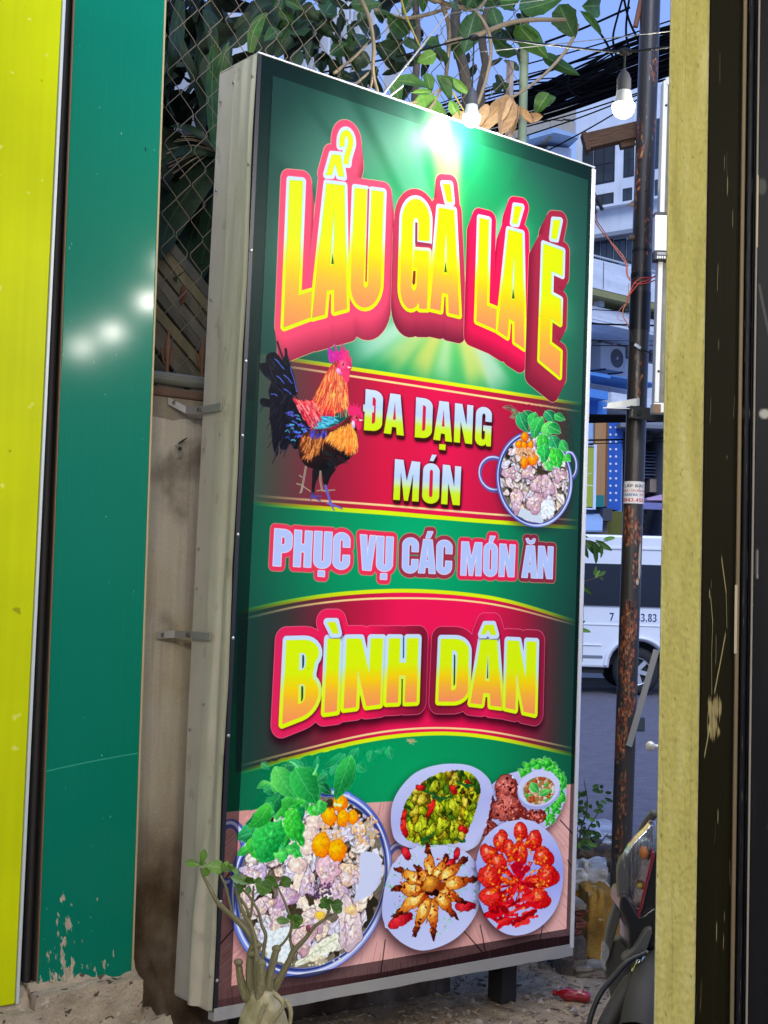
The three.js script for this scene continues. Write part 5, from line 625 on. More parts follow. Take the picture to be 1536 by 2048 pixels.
// ---------------------------------------------------------------- chain-link fence on the wall
const fz = (px, py, off) => onPlane(px, py, wallAt(off), wallN);
const FOFF = -0.395;
{
  const [sP] = alongOf(1046, 220, FOFF), yR = alongOf(360, 763, FOFF)[1];
  const f = thing('chain_link_fence', 'rusty chain-link fence on a pipe rail above the boundary wall', 'fence', wallAt(FOFF), SIGN.yaw);
  const railT = dtex(256, 128, (u, v) => { const n = fbm(u * 9, v * 3, 2, 4); return mixc([150, 152, 140], n > 0.2 ? [110, 70, 40] : [104, 106, 98], clamp(Math.abs(n) * 1.8, 0, 0.8)); });
  part('rail', new THREE.CylinderGeometry(0.021, 0.021, 3.6, 18).rotateZ(Math.PI / 2).translate(sP - 1.8, yR, 0.02), std({ map: railT, roughness: 0.6, metalness: 0.3 }), f, 'galvanised pipe rail with rust stains');
  const postM = std({ color: rgb(0.26, 0.32, 0.2), roughness: 0.7, bumpMap: grainT, bumpScale: 0.001 });
  part('post', new THREE.CylinderGeometry(0.017, 0.017, 4.4, 14).translate(sP, 2.2, 0.0), postM, f, 'pale green fence post'); part('post', box6(sP - 0.075, sP - 0.055, 0.3, 3.5, -0.02, 0.0), std({ color: rgb(0.36, 0.3, 0.27), roughness: 0.8 }), f, 'thin weathered grey brown post');
  const wire = std({ color: rgb(0.2, 0.155, 0.11), roughness: 0.7, metalness: 0.4 }), a = 0.052, h = 0.057, n = 42, y0 = yR + 0.01;
  const zig = (flip) => { const pts = []; for (let i = 0; i <= n; i++) { const o = (i + flip) % 2; for (const [k, e] of [[-1, 0.04], [1, 0.04]]) if (!(i === 0 && k < 0) && !(i === n && k > 0)) pts.push(V((o ? a : 0) + (o ? -e : e) * 0.0 + (o ? -1 : 1) * a * 0.06, y0 + (i + k * 0.06) * h, (o ? 1 : -1) * 0.003)); } const c = new THREE.CurvePath(); for (let i = 0; i < pts.length - 1; i++) c.add(new THREE.LineCurve3(pts[i], pts[i + 1])); return new THREE.TubeGeometry({ getPointAt: (t) => c.getPoint(t), getPoint: (t) => c.getPoint(t) } && new THREE.CatmullRomCurve3(pts, false, 'catmullrom', 0.05), pts.length * 2 - 2, 0.0017, 4, false); };
  const zA = zig(0), zB = zig(1);
  const nw = Math.ceil((sP + 1.15) / a);
  for (let k = 0; k < nw; k++) { const m = part('wire', k % 2 ? zB : zA, wire, f); m.position.set(sP - 0.012 - (k + 1) * a, 0, 0); m.rotation.y = rnd(-0.02, 0.02); m.rotation.z = rnd(-0.003, 0.003); }
  // rusty spear points standing on the rail
  const rust = std({ color: rgb(0.2, 0.1, 0.055), roughness: 0.75, metalness: 0.3 });
  for (const px of [331, 401]) { const [s] = alongOf(px, 720, FOFF); const sp = part('spear_point', [new THREE.LatheGeometry([[0.006, 0], [0.0065, 0.05], [0.011, 0.062], [0.009, 0.07], [0.0125, 0.085], [0.008, 0.11], [0.001, 0.142]].map(([x, y]) => V2(x, y)), 8)], rust, f); sp.position.set(s, yR + 0.012, 0.012); for (const d of [-1, 1]) part('scroll', tube([V(0, 0.03, 0), V(d * 0.014, 0.045, 0), V(d * 0.02, 0.066, 0.002), V(d * 0.026, 0.085, 0)], 0.0035, 10, 5), rust, sp); }
}
// ---------------------------------------------------------------- leaves
function leafGeo(w, fold, curl, sharp = 1, n = 8) {                              // a leaf of length 1 along +y, face +z, folded along the midrib
  const P = [], I = [], U = [];
  for (let i = 0; i <= n; i++) { const t = i / n, k = w * 0.5 * Math.pow(Math.sin(Math.PI * Math.pow(t, sharp)), 0.8) * (0.92 + 0.16 * rnd()), y = t, z = -curl * t * t; for (const [x, f] of [[-1, 1], [-0.5, 0.35], [0, 0], [0.5, 0.35], [1, 1]]) { P.push(x * k, y, z + fold * k * f + (Math.abs(x) === 1 ? 0.012 * Math.sin(i * 2.2 + x) : 0)); U.push(x * 0.5 + 0.5, t); } }
  for (let i = 0; i < n; i++) for (let j = 0; j < 4; j++) { const a = i * 5 + j; I.push(a, a + 1, a + 5, a + 1, a + 6, a + 5); }
  const g = new THREE.BufferGeometry().setAttribute('position', new THREE.Float32BufferAttribute(P, 3)); g.setAttribute('uv', new THREE.Float32BufferAttribute(U, 2)); g.setIndex(I); g.computeVertexNormals(); return g;
}
const leafTex = (c0, c1, vein) => dtex(128, 256, (u, v) => { const x = Math.abs(u - 0.5) * 2, w = Math.abs((v * 9 + x * 1.4) % 1 - 0.5) * 2, n = fbm(u * 5, v * 9, c0[0] * 0.1, 4); let c = mixc(c0, c1, clamp(0.5 + n * 1.4, 0, 1)); if (x < 0.05) c = mixc(c, vein, 0.75); else if (w > 0.93) c = mixc(c, vein, 0.3); return c.map((k) => k + rnd(-4, 4)); });
const leafMat = (c0, c1, vein, tr = 0.3, r = 0.55) => phy({ map: leafTex(c0, c1, vein), roughness: r, transmission: tr, thickness: 0, side: THREE.DoubleSide, specularIntensity: 0.6 });
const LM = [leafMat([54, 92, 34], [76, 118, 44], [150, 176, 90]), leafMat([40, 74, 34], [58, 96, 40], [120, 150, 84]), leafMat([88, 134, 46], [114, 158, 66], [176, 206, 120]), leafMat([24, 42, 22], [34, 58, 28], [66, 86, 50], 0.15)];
const LG = [leafGeo(0.42, 0.35, 0.22, 0.85), leafGeo(0.5, 0.3, 0.3, 0.8), leafGeo(0.34, 0.4, 0.2, 0.95), leafGeo(0.62, 0.25, 0.24, 0.75)], LGV = [[LG[0], leafGeo(0.42, 0.6, 0.34, 0.9), leafGeo(0.42, -0.3, -0.18, 0.8)], [LG[1], leafGeo(0.5, 0.55, 0.42, 0.85), leafGeo(0.5, -0.35, -0.2, 0.78)], [LG[2], leafGeo(0.34, 0.7, 0.3, 1), leafGeo(0.34, -0.4, -0.2, 0.9)], [LG[3], leafGeo(0.62, 0.5, 0.36, 0.8), leafGeo(0.62, -0.3, -0.15, 0.72)]];
function putLeaf(mesh, A, B, width, facing, roll = 0) {                          // lay a unit leaf from A to B
  const y = B.clone().sub(A), L = y.length(); y.normalize(); const z = facing.clone().addScaledVector(y, -facing.dot(y)).normalize(); z.applyAxisAngle(y, roll); const x = y.clone().cross(z), M = new THREE.Matrix4().makeBasis(x.multiplyScalar(width), y.multiplyScalar(L), z.multiplyScalar(L)); M.setPosition(A); mesh.matrixAutoUpdate = false; mesh.matrix.copy(M);
  mesh.matrix.decompose(mesh.position, mesh.quaternion, mesh.scale); mesh.matrixAutoUpdate = true;
}
const barkT = dtex(128, 256, (u, v) => { const n = fbm(u * 6, v * 14, 3, 4); return mixc([120, 104, 80], [176, 156, 120], clamp(0.5 + n * 1.3, 0, 1)).map((k) => k + rnd(-10, 10)); });
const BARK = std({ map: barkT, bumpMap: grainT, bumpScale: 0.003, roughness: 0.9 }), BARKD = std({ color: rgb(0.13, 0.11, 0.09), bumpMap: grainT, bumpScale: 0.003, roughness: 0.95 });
{
  const k = 3.84, T = thing('fence_tree', 'broad-leaved tree with tan branches growing over the fence behind the sign', 'tree', fz(880, 900, -0.75).setY(0), 0), base = T.position, P = (x, y, off = -0.42) => fz(700 + x / k, y / k, off).sub(base), P5 = (x, y, off) => fz(900 + x / 3.491, y / 3.491, off).sub(base);
  // trunks behind, branches in front
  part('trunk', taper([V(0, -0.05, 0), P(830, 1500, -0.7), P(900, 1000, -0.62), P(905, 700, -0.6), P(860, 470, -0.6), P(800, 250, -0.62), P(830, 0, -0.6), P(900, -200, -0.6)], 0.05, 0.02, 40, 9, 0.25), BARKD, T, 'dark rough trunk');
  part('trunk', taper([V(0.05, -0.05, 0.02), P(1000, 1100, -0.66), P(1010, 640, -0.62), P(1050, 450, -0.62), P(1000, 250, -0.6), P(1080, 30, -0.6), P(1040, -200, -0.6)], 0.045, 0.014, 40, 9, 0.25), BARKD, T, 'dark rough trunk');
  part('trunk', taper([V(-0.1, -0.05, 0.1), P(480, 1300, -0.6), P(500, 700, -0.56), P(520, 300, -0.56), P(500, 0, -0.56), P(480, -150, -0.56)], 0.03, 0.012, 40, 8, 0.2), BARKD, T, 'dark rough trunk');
  const br = (pts, r0, r1, lab) => part('branch', taper(pts, r0, r1, 34, 7, 0.16), BARK, T, lab);
  br([P(60, -80, -0.3), P(95, 10, -0.3), P(150, 150, -0.29), P(182, 350, -0.28), P(178, 560, -0.28), P(222, 745, -0.26)], 0.008, 0.006); br([P(178, 560, -0.28), P(165, 640, -0.28), P(150, 720, -0.27)], 0.005, 0.004);
  br([P(745, 330, -0.42), P(860, 300, -0.4), P(980, 268, -0.36), P(1100, 220, -0.34), P(1250, 170, -0.32), P(1420, 152, -0.3), P(1536, 152, -0.28), P5(890, 165, -0.28), P5(830, 320, -0.28), P5(700, 480, -0.27), P5(560, 600, -0.26), P5(430, 682, -0.25)], 0.011, 0.005, 'long tan branch arching over to the dry leaves');
  br([P(690, -60, -0.45), P(720, 60, -0.45), P(755, 180, -0.44), P(760, 330, -0.43), P(740, 560, -0.45), P(735, 640, -0.45)], 0.01, 0.007); br([P(620, -10, -0.4), P(780, 40, -0.4), P(960, 90, -0.38), P(1055, 220, -0.34), P(1082, 400, -0.3), P(1050, 590, -0.28), P(985, 790, -0.25)], 0.009, 0.0055);
  br([P(960, 90, -0.38), P(1030, 20, -0.38), P(1060, -60, -0.38)], 0.007, 0.006); br([P(430, 800, -0.25), P(560, 770, -0.27), P(700, 675, -0.3)], 0.006, 0.004); br([P(590, 865, -0.24), P(650, 780, -0.26), P(700, 690, -0.3)], 0.006, 0.004); br([P(200, 80, -0.5), P(400, 140, -0.5), P(600, 110, -0.5), P(760, 60, -0.5)], 0.009, 0.007); br([P(-120, 560, -0.4), P(30, 440, -0.4), P(130, 340, -0.38)], 0.006, 0.004); br([P(30, 660, -0.34), P(140, 560, -0.36)], 0.005, 0.004);
  const ylw = std({ color: rgb(0.42, 0.33, 0.06), roughness: 0.6 }); part('shoot', taper([P(385, -30, -0.36), P(430, 120, -0.36), P(500, 280, -0.35), P(552, 382, -0.34)], 0.0045, 0.003, 16, 6), ylw, T, 'yellow leaf stalk'); part('shoot', taper([P(795, 712, -0.28), P(830, 780, -0.27), P(872, 845, -0.26)], 0.004, 0.003, 10, 6), ylw, T, 'yellow leaf stalk');
  const L = (x0, y0, x1, y1, w, m, off = -0.36, gk, PP = P) => { const A = PP(x0, y0, off), B = PP(x1, y1, off + rnd(-0.05, 0.05)), o = part('leaf', LGV[gk ?? (rnd() * 4 | 0)][rnd() * 3 | 0], LM[m], T); const len = A.distanceTo(B), wl = Math.max(0.2, w / Math.hypot(x1 - x0, y1 - y0)); putLeaf(o, A, B, len * wl / [0.42, 0.5, 0.34, 0.62][gk ?? 1] * 1.0, EYE.clone().sub(base).sub(A).normalize().add(V(rnd(-0.35, 0.35), rnd(-0.1, 0.5), 0)), rnd(-0.35, 0.35)); return o; };
  for (const a of [[280, 110, 490, 340, 120, 1, -0.4, 0], [960, 90, 870, 430, 190, 1, -0.36, 1], [1090, 50, 1150, 260, 130, 1, -0.36, 0], [1270, 190, 1475, 440, 150, 0, -0.32, 1], [1090, 260, 1310, 510, 95, 1, -0.34, 0], [550, 330, 830, 400, 90, 0, -0.32, 0], [660, 410, 520, 480, 120, 2, -0.3, 3], [350, 620, 640, 620, 110, 0, -0.34, 1], [580, 560, 640, 700, 100, 0, -0.33, 1], [660, 575, 810, 755, 110, 1, -0.3, 0], [700, 580, 908, 725, 60, 0, -0.28, 2], [470, 712, 650, 700, 50, 2, -0.28, 2], [470, 800, 845, 880, 170, 2, -0.26, 1], [310, 640, 430, 800, 130, 1, -0.26, 1], [190, 350, 520, 440, 130, 3, -0.42, 1], [180, 330, 420, 560, 120, 3, -0.44, 1], [1300, 70, 1490, 30, 80, 0, -0.34, 0], [880, -20, 940, 60, 80, 0, -0.38, 3], [1160, 60, 1260, -20, 90, 1, -0.4, 1], [850, 280, 830, 460, 120, 1, -0.42, 0], [900, 320, 850, 400, 70, 1, -0.4, 3], [1200, 200, 1340, 300, 90, 3, -0.42, 1], [1330, 330, 1330, 530, 80, 3, -0.42, 0], [820, 20, 700, 10, 70, 0, -0.4, 1], [0, 30, 230, 40, 110, 1, -0.36, 0], [130, 400, 40, 520, 120, 3, -0.42, 1], [-40, 350, 60, 520, 90, 3, -0.42, 1], [60, 190, 200, 250, 90, 3, -0.44, 0], [420, 480, 300, 560, 80, 3, -0.44, 1], [1120, 570, 1180, 680, 70, 3, -0.44, 1], [1100, 690, 1190, 640, 60, 3, -0.42, 3], [1190, 640, 1250, 760, 60, 1, -0.4, 1]]) L(...a);
  const Q = (...a) => L(...a.slice(0, 8), P5);
  for (const a of [[760, 30, 860, 265, 190, 1, -0.28, 3], [905, 75, 1095, 245, 55, 0, -0.28, 2], [920, 45, 1128, 40, 115, 0, -0.28, 1], [490, 70, 760, 20, 75, 0, -0.3, 0], [480, 180, 660, 390, 130, 0, -0.3, 1], [640, 375, 855, 510, 65, 1, -0.3, 2], [20, 545, 125, 660, 60, 2, -0.27, 2], [690, 650, 590, 775, 110, 0, -0.27, 3], [640, 690, 735, 690, 90, 1, -0.29, 3], [380, 190, 560, 260, 110, 3, -0.4, 1], [0, 700, 60, 830, 70, 2, -0.25, 0]]) Q(...a);
  // more leaves overhead and behind, in shade
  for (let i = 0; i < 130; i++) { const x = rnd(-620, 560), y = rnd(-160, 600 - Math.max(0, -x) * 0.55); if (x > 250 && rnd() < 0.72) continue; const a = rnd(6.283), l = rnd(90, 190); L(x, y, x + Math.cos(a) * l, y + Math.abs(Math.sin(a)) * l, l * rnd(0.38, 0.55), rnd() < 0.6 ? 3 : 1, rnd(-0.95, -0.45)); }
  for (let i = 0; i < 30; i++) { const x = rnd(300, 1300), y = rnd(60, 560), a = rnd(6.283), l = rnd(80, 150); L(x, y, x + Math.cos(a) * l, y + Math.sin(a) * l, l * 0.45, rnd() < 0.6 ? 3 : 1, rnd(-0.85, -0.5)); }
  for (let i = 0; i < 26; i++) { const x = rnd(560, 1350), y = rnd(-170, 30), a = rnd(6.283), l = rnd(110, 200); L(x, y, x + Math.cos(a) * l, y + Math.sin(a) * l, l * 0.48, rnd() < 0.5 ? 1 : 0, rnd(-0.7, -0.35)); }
  // dead leaves beside the bulb
  const DRY = [phy({ map: leafTex([176, 140, 96], [206, 172, 126], [150, 110, 70]), roughness: 0.8, transmission: 0.25, side: THREE.DoubleSide }), phy({ map: leafTex([150, 112, 70], [190, 150, 100], [120, 84, 50]), roughness: 0.8, transmission: 0.25, side: THREE.DoubleSide })], DG = [leafGeo(0.5, 0.5, 0.3, 0.9), leafGeo(0.5, 0.35, -0.2, 0.9)];
  for (const [x0, y0, x1, y1, w, m] of [[1230, 735, 1000, 1000, 105, 0], [1245, 745, 1110, 1080, 130, 1], [1285, 800, 1235, 1020, 62, 0], [1300, 820, 1395, 930, 60, 1], [1330, 910, 1460, 890, 60, 1], [1060, 800, 980, 960, 60, 0], [900, 880, 780, 930, 60, 0]]) { const A = P(x0, y0, -0.24), B = P(x1, y1, -0.23), o = part('dry_leaf', DG[m], DRY[m], T, 'dry tan leaf'); putLeaf(o, A, B, A.distanceTo(B) * w / Math.hypot(x1 - x0, y1 - y0) / 0.5, EYE.clone().sub(base).sub(A).normalize(), rnd(-0.3, 0.3)); }
}
{ // strap-leaved plant pressed against the fence on the left
  const D = thing('strap_leaf_plant', 'tall plant with long dark strap leaves behind the fence beside the sign flank', 'plant', fz(430, 760, -0.75).setY(0), 0), b = D.position, P = (px, py, off) => fz(px, py, off).sub(b);
  const strap = (pts, w, m, fold = 0.3) => { const c = new THREE.CatmullRomCurve3(pts), n = 14, pos = [], uv = [], ix = [], side = V(), q = V(), t = V(); for (let i = 0; i <= n; i++) { c.getPointAt(i / n, q); c.getTangentAt(i / n, t); side.copy(t).cross(wallN).normalize(); const k = w * 0.5 * Math.pow(Math.sin(Math.PI * clamp(0.12 + 0.88 * i / n, 0, 1)), 0.7), nn = side.clone().cross(t); for (const x of [-1, 0, 1]) { const p = q.clone().addScaledVector(side, x * k).addScaledVector(nn, Math.abs(x) * fold * k); pos.push(p.x, p.y, p.z); uv.push(x * 0.5 + 0.5, i / n); } } for (let i = 0; i < n; i++) for (let j = 0; j < 2; j++) { const a = i * 3 + j; ix.push(a, a + 1, a + 3, a + 1, a + 4, a + 3); } const g = new THREE.BufferGeometry().setAttribute('position', new THREE.Float32BufferAttribute(pos, 3)); g.setAttribute('uv', new THREE.Float32BufferAttribute(uv, 2)); g.setIndex(ix); g.computeVertexNormals(); return part('leaf', g, LM[m], D); };
  part('stem', taper([V(0, -0.05, 0), P(450, 700, -0.75), P(432, 330, -0.62)], 0.03, 0.015, 20, 8, 0.1), BARKD, D);
  for (const [a, w, m, f] of [[[[430, 300], [436, 190], [446, 120], [458, 82]], 0.075, 1, -0.5], [[[428, 300], [424, 180], [428, 90], [432, 70]], 0.06, 1, -0.5], [[[500, 105], [505, 70], [520, 40], [535, 25]], 0.05, 0, -0.45], [[[430, 285], [410, 215], [385, 150], [362, 90], [350, 40]], 0.045, 3, -0.55], [[[432, 300], [400, 270], [370, 255], [340, 252]], 0.03, 3, -0.5], [[[432, 310], [380, 300], [345, 310], [318, 335]], 0.03, 3, -0.5], [[[430, 330], [380, 380], [340, 440], [318, 520]], 0.11, 3, -0.6], [[[432, 350], [420, 430], [408, 500], [395, 570]], 0.09, 3, -0.6], [[[420, 380], [390, 450], [370, 520], [365, 600]], 0.1, 3, -0.65], [[[445, 400], [440, 480], [430, 540], [420, 600]], 0.07, 3, -0.6], [[[360, 0], [352, 60], [345, 110], [340, 160]], 0.06, 3, -0.6], [[[410, 20], [420, 60], [425, 100], [426, 130]], 0.05, 3, -0.6], [[[470, 60], [490, 40], [530, 45], [560, 70]], 0.05, 3, -0.6]]) strap(a.map(([x, y]) => P(x, y, f + rnd(-0.06, 0.03))), w, m);
  for (let i = 0; i < 26; i++) { const x = rnd(300, 470), y = rnd(-20, 560), a = rnd(0.6, 2.5), l = rnd(70, 150); strap([0, 0.4, 0.75, 1].map((t) => P(x + Math.cos(a) * l * t, y + Math.sin(a) * l * t + 30 * t * t, -0.8 - 0.3 * rnd())), rnd(0.04, 0.09), 3); }
  for (let i = 0; i < 16; i++) { const a = rnd(2.2, 4.2); part('twig', tube([P(432, 300, -0.55), P(432 + Math.cos(a) * 50, 300 + Math.sin(a) * 34, -0.55), P(432 + Math.cos(a) * 100, 300 + Math.sin(a) * 60 + 16, -0.58)], 0.0018, 8, 5), BARK, D); }
  const dl = part('dry_leaf', LG[0], phy({ color: rgb(0.12, 0.05, 0.025), roughness: 0.8, side: THREE.DoubleSide }), D, 'hanging brown dry leaf'); putLeaf(dl, P(365, 570, -0.55), P(366, 612, -0.55), 0.07, wallN);
}
{ // planks leaning behind the fence
  const pk = thing('plank_stack', 'weathered grey planks leaning together behind the fence', 'planks', fz(360, 720, -0.62).setY(0), SIGN.yaw); const [s0] = alongOf(360, 660, -0.62), o0 = pk.position.clone().sub(wallAt(-0.62)).dot(wallX);
  const pm = [[112, 104, 82], [132, 120, 86], [96, 92, 80], [120, 112, 94]].map((c) => std({ map: dtex(64, 256, (u, v) => { const n = fbm(u * 9, v * 1.4, c[0], 4); return mixc(c, [90, 82, 62], clamp(n * 1.6, 0, 0.8)).map((k) => k + rnd(-8, 8)); }), roughness: 0.9 }));
  for (let i = 0; i < 11; i++) { const g = new THREE.BoxGeometry(0.034, 0.62, 0.016); const m = part('plank', g, pm[i % 4], pk); m.position.set(-0.19 + i * 0.036, 2.33 - i * 0.012 + rnd(-0.01, 0.01), rnd(-0.006, 0.006)); m.rotation.z = 0.84 + rnd(-0.02, 0.02); m.position.y += (i - 5) * 0.034; }
}
{ // the neighbour's house seen in scraps through the leaves
  const h = thing('neighbour_house', 'pale neighbouring house with white frames half hidden behind leaves', 'house', wallAt(-3.4), SIGN.yaw), c = (px, py) => alongOf(px, py, -3.4), [a0] = c(300, 300), [a1] = c(560, 300);
  const wl = std({ color: rgb(0.1, 0.1, 0.105), roughness: 0.95 }), pale = std({ color: rgb(0.42, 0.43, 0.46), roughness: 0.9 }), wh = std({ color: rgb(0.7, 0.7, 0.7), roughness: 0.8 });
  part('wall', box6(a0 - 1.5, a1 + 0.6, 0, c(400, 330)[1], -0.3, 0), wl, h); { const p = [[318, 96], [352, 100], [400, 118], [432, 130], [428, 165], [398, 212], [340, 196], [318, 200]].map(([x, y]) => c(x, y)); part('roof_slope', extrude(p, 0.08, 0.004), pale, h, 'pale grey roof slope'); const p2 = [[318, 205], [345, 200], [410, 214], [415, 260], [318, 260]].map(([x, y]) => c(x, y)); part('wall', extrude(p2, 0.2), std({ color: rgb(0.2, 0.19, 0.19), roughness: 0.95 }), h); }
  const B = (x0, y0, x1, y1) => { const [s0, t0] = c(x0, y1), [s1, t1] = c(x1, y0); return box6(s0, s1, t0, t1, -0.12, 0.02); };
  part('post', B(362, -60, 371, 48), wh, h, 'white post'); part('beam', (() => { const a = c(356, 50), b = c(428, 74); return extrude([[a[0], a[1]], [b[0], b[1]], [b[0], b[1] - 0.06], [a[0], a[1] - 0.06]], 0.1); })(), wh, h, 'white beam');
  for (const x of [585, 606, 628, 650, 668, 690, 712, 742, 790]) part('baluster', B(x, 20, x + 9, 170), wh, h, 'white upright bar'); part('wall', B(450, 40, 500, 110), wh, h); part('wall', B(690, -60, 705, 40), wh, h);
}
{ // dense dark foliage behind everything there: one mass
  const n = 3600, m = new THREE.InstancedMesh(LG[1], std({ color: 0xffffff, roughness: 0.8, side: THREE.DoubleSide }), n), M = new THREE.Matrix4(), q = new THREE.Quaternion(), c = new THREE.Color(); let k = 0;
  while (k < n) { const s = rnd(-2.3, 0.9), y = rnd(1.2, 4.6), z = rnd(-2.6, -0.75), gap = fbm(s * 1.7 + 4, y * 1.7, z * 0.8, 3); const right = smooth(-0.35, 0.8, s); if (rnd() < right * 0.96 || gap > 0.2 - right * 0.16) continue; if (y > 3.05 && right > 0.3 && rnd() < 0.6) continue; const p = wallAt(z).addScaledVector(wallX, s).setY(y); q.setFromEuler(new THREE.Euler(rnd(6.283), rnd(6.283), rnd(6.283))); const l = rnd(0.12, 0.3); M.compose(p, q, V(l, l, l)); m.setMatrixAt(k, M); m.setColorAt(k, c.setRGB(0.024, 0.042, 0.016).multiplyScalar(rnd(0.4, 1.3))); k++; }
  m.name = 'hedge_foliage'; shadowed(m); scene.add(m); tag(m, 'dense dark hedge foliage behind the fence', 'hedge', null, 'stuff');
}
// ---------------------------------------------------------------- across the street: buildings
function facade(px, py, depth, yaw) { const O = at(px, py, depth).setY(0), X = V(Math.cos(yaw), 0, -Math.sin(yaw)), N = V(Math.sin(yaw), 0, Math.cos(yaw)); return { O, yaw, c: (x, y, out = 0) => { const p = onPlane(x, y, O.clone().addScaledVector(N, out), N); return [p.clone().sub(O).dot(X), p.y]; } }; }
const plaster = (c, s = 1) => std({ map: dtex(128, 256, (u, v) => { const n = fbm(u * 5, v * 7, c[0] * 0.07, 4), st = fbm(u * 26, v * 2, 5, 3); return c.map((k) => k * (1 + 0.1 * n - 0.12 * Math.max(0, st)) + rnd(-3, 3)); }), roughness: 0.92 });
const GLASS = phy({ color: rgb(0.045, 0.055, 0.065), roughness: 0.08, specularIntensity: 1, metalness: 0 }), FRAME = std({ color: rgb(0.02, 0.025, 0.035), roughness: 0.5 });
const WHITE = plaster([222, 226, 232]), OLIVE = plaster([150, 146, 96]), BLUEW = plaster([88, 146, 214]), HOOD = plaster([150, 176, 206]), BEIGE = plaster([168, 160, 146]);
function windowIn(parent, F, x0, y0, x1, y1, cols, rows, out, name = 'window') {      // px corners (top-left, bottom-right) read on the facade; an inset pane with bars
  const [a, t] = F.c(x0, y0), [b, u] = F.c(x1, y1), w = part(name, box6(a, b, u, t, -0.16 + out, 0.012 + out), FRAME, parent), W = b - a, H = t - u, f = Math.min(0.05, W * 0.06);
  for (let i = 0; i < cols; i++) for (let j = 0; j < rows; j++) part('pane', box6(a + f + (W - f) * i / cols, a + (W - f) * (i + 1) / cols, u + f + (H - f) * j / rows, u + (H - f) * (j + 1) / rows, 0.0125 + out, 0.02 + out), GLASS, w);
  return w;
}
{ // white hotel: wing turned to the left, behind
  const F = facade(1230, 400, 31, -0.67), h = thing('hotel_wing', 'white office block wing with dark grid windows rising behind the balconies', 'building', F.O, F.yaw);
  const y = (py) => F.c(1230, py)[1], [l] = F.c(1150, 400), [r] = F.c(1420, 400);
  part('wall', box6(l, r, y(520), y(135), -4, 0), WHITE, h); part('wall', box6(l, r, 0, y(520) - 0.002, -4, -0.6), WHITE, h);
  part('ledge', box6(l, r, y(417), y(412), 0.002, 0.22), WHITE, h); part('ledge', box6(l, r, y(478), y(470), 0.002, 0.3), std({ color: rgb(0.25, 0.27, 0.3), roughness: 0.8 }), h, 'dark lintel strip');
  windowIn(h, F, 1188, 296, 1229, 363, 2, 2, 0); windowIn(h, F, 1248, 290, 1268, 352, 2, 2, 0); windowIn(h, F, 1185, 392, 1227, 414, 2, 1, 0.001); windowIn(h, F, 1246, 378, 1264, 404, 2, 1, 0.001); windowIn(h, F, 1166, 280, 1186, 340, 1, 2, 0.001); windowIn(h, F, 1312, 238, 1326, 335, 1, 2, 0); windowIn(h, F, 1310, 360, 1328, 392, 1, 1, 0);
  for (let i = 0; i < 5; i++) windowIn(h, F, 1150 + i * 26, 480, 1174 + i * 26, 522, 2, 1, 0.002);
}
{ // beige and blue upper storey further left
  const F = facade(1100, 260, 30, 0.2), h = thing('beige_building', 'beige panelled building with a small blue window hood', 'building', F.O, F.yaw), b = (x0, y0, x1, y1, z0, z1) => { const [a, t] = F.c(x0, y0), [c, u] = F.c(x1, y1); return box6(a, c, u, t, z0, z1); };
  for (let i = 0; i < 4; i++) for (let j = 0; j < 2; j++) part('panel', b(1050 + i * 25.4, 206 + j * 35, 1074.6 + i * 25.4, 240 + j * 35, -0.5, 0.02 * ((i + j) % 2)), BEIGE, h);
  part('wall', b(980, 206, 1152, 276, -3, -0.501), BEIGE, h); part('wall', b(980, 276.5, 1152, 1190, -3, -0.8), WHITE, h); part('hood', (() => { const P = [[1052, 276], [1102, 262], [1150, 276], [1150, 284], [1102, 272], [1052, 286]].map(([x, y]) => F.c(x, y)); return extrude(P, 0.8).translate(0, 0, 0.25); })(), HOOD, h, 'pale blue window hood'); windowIn(h, F, 1056, 279, 1104, 312, 2, 2, -0.6);
  part('wall', b(1104.5, 284, 1150, 420, -0.79, -0.3), WHITE, h);
}
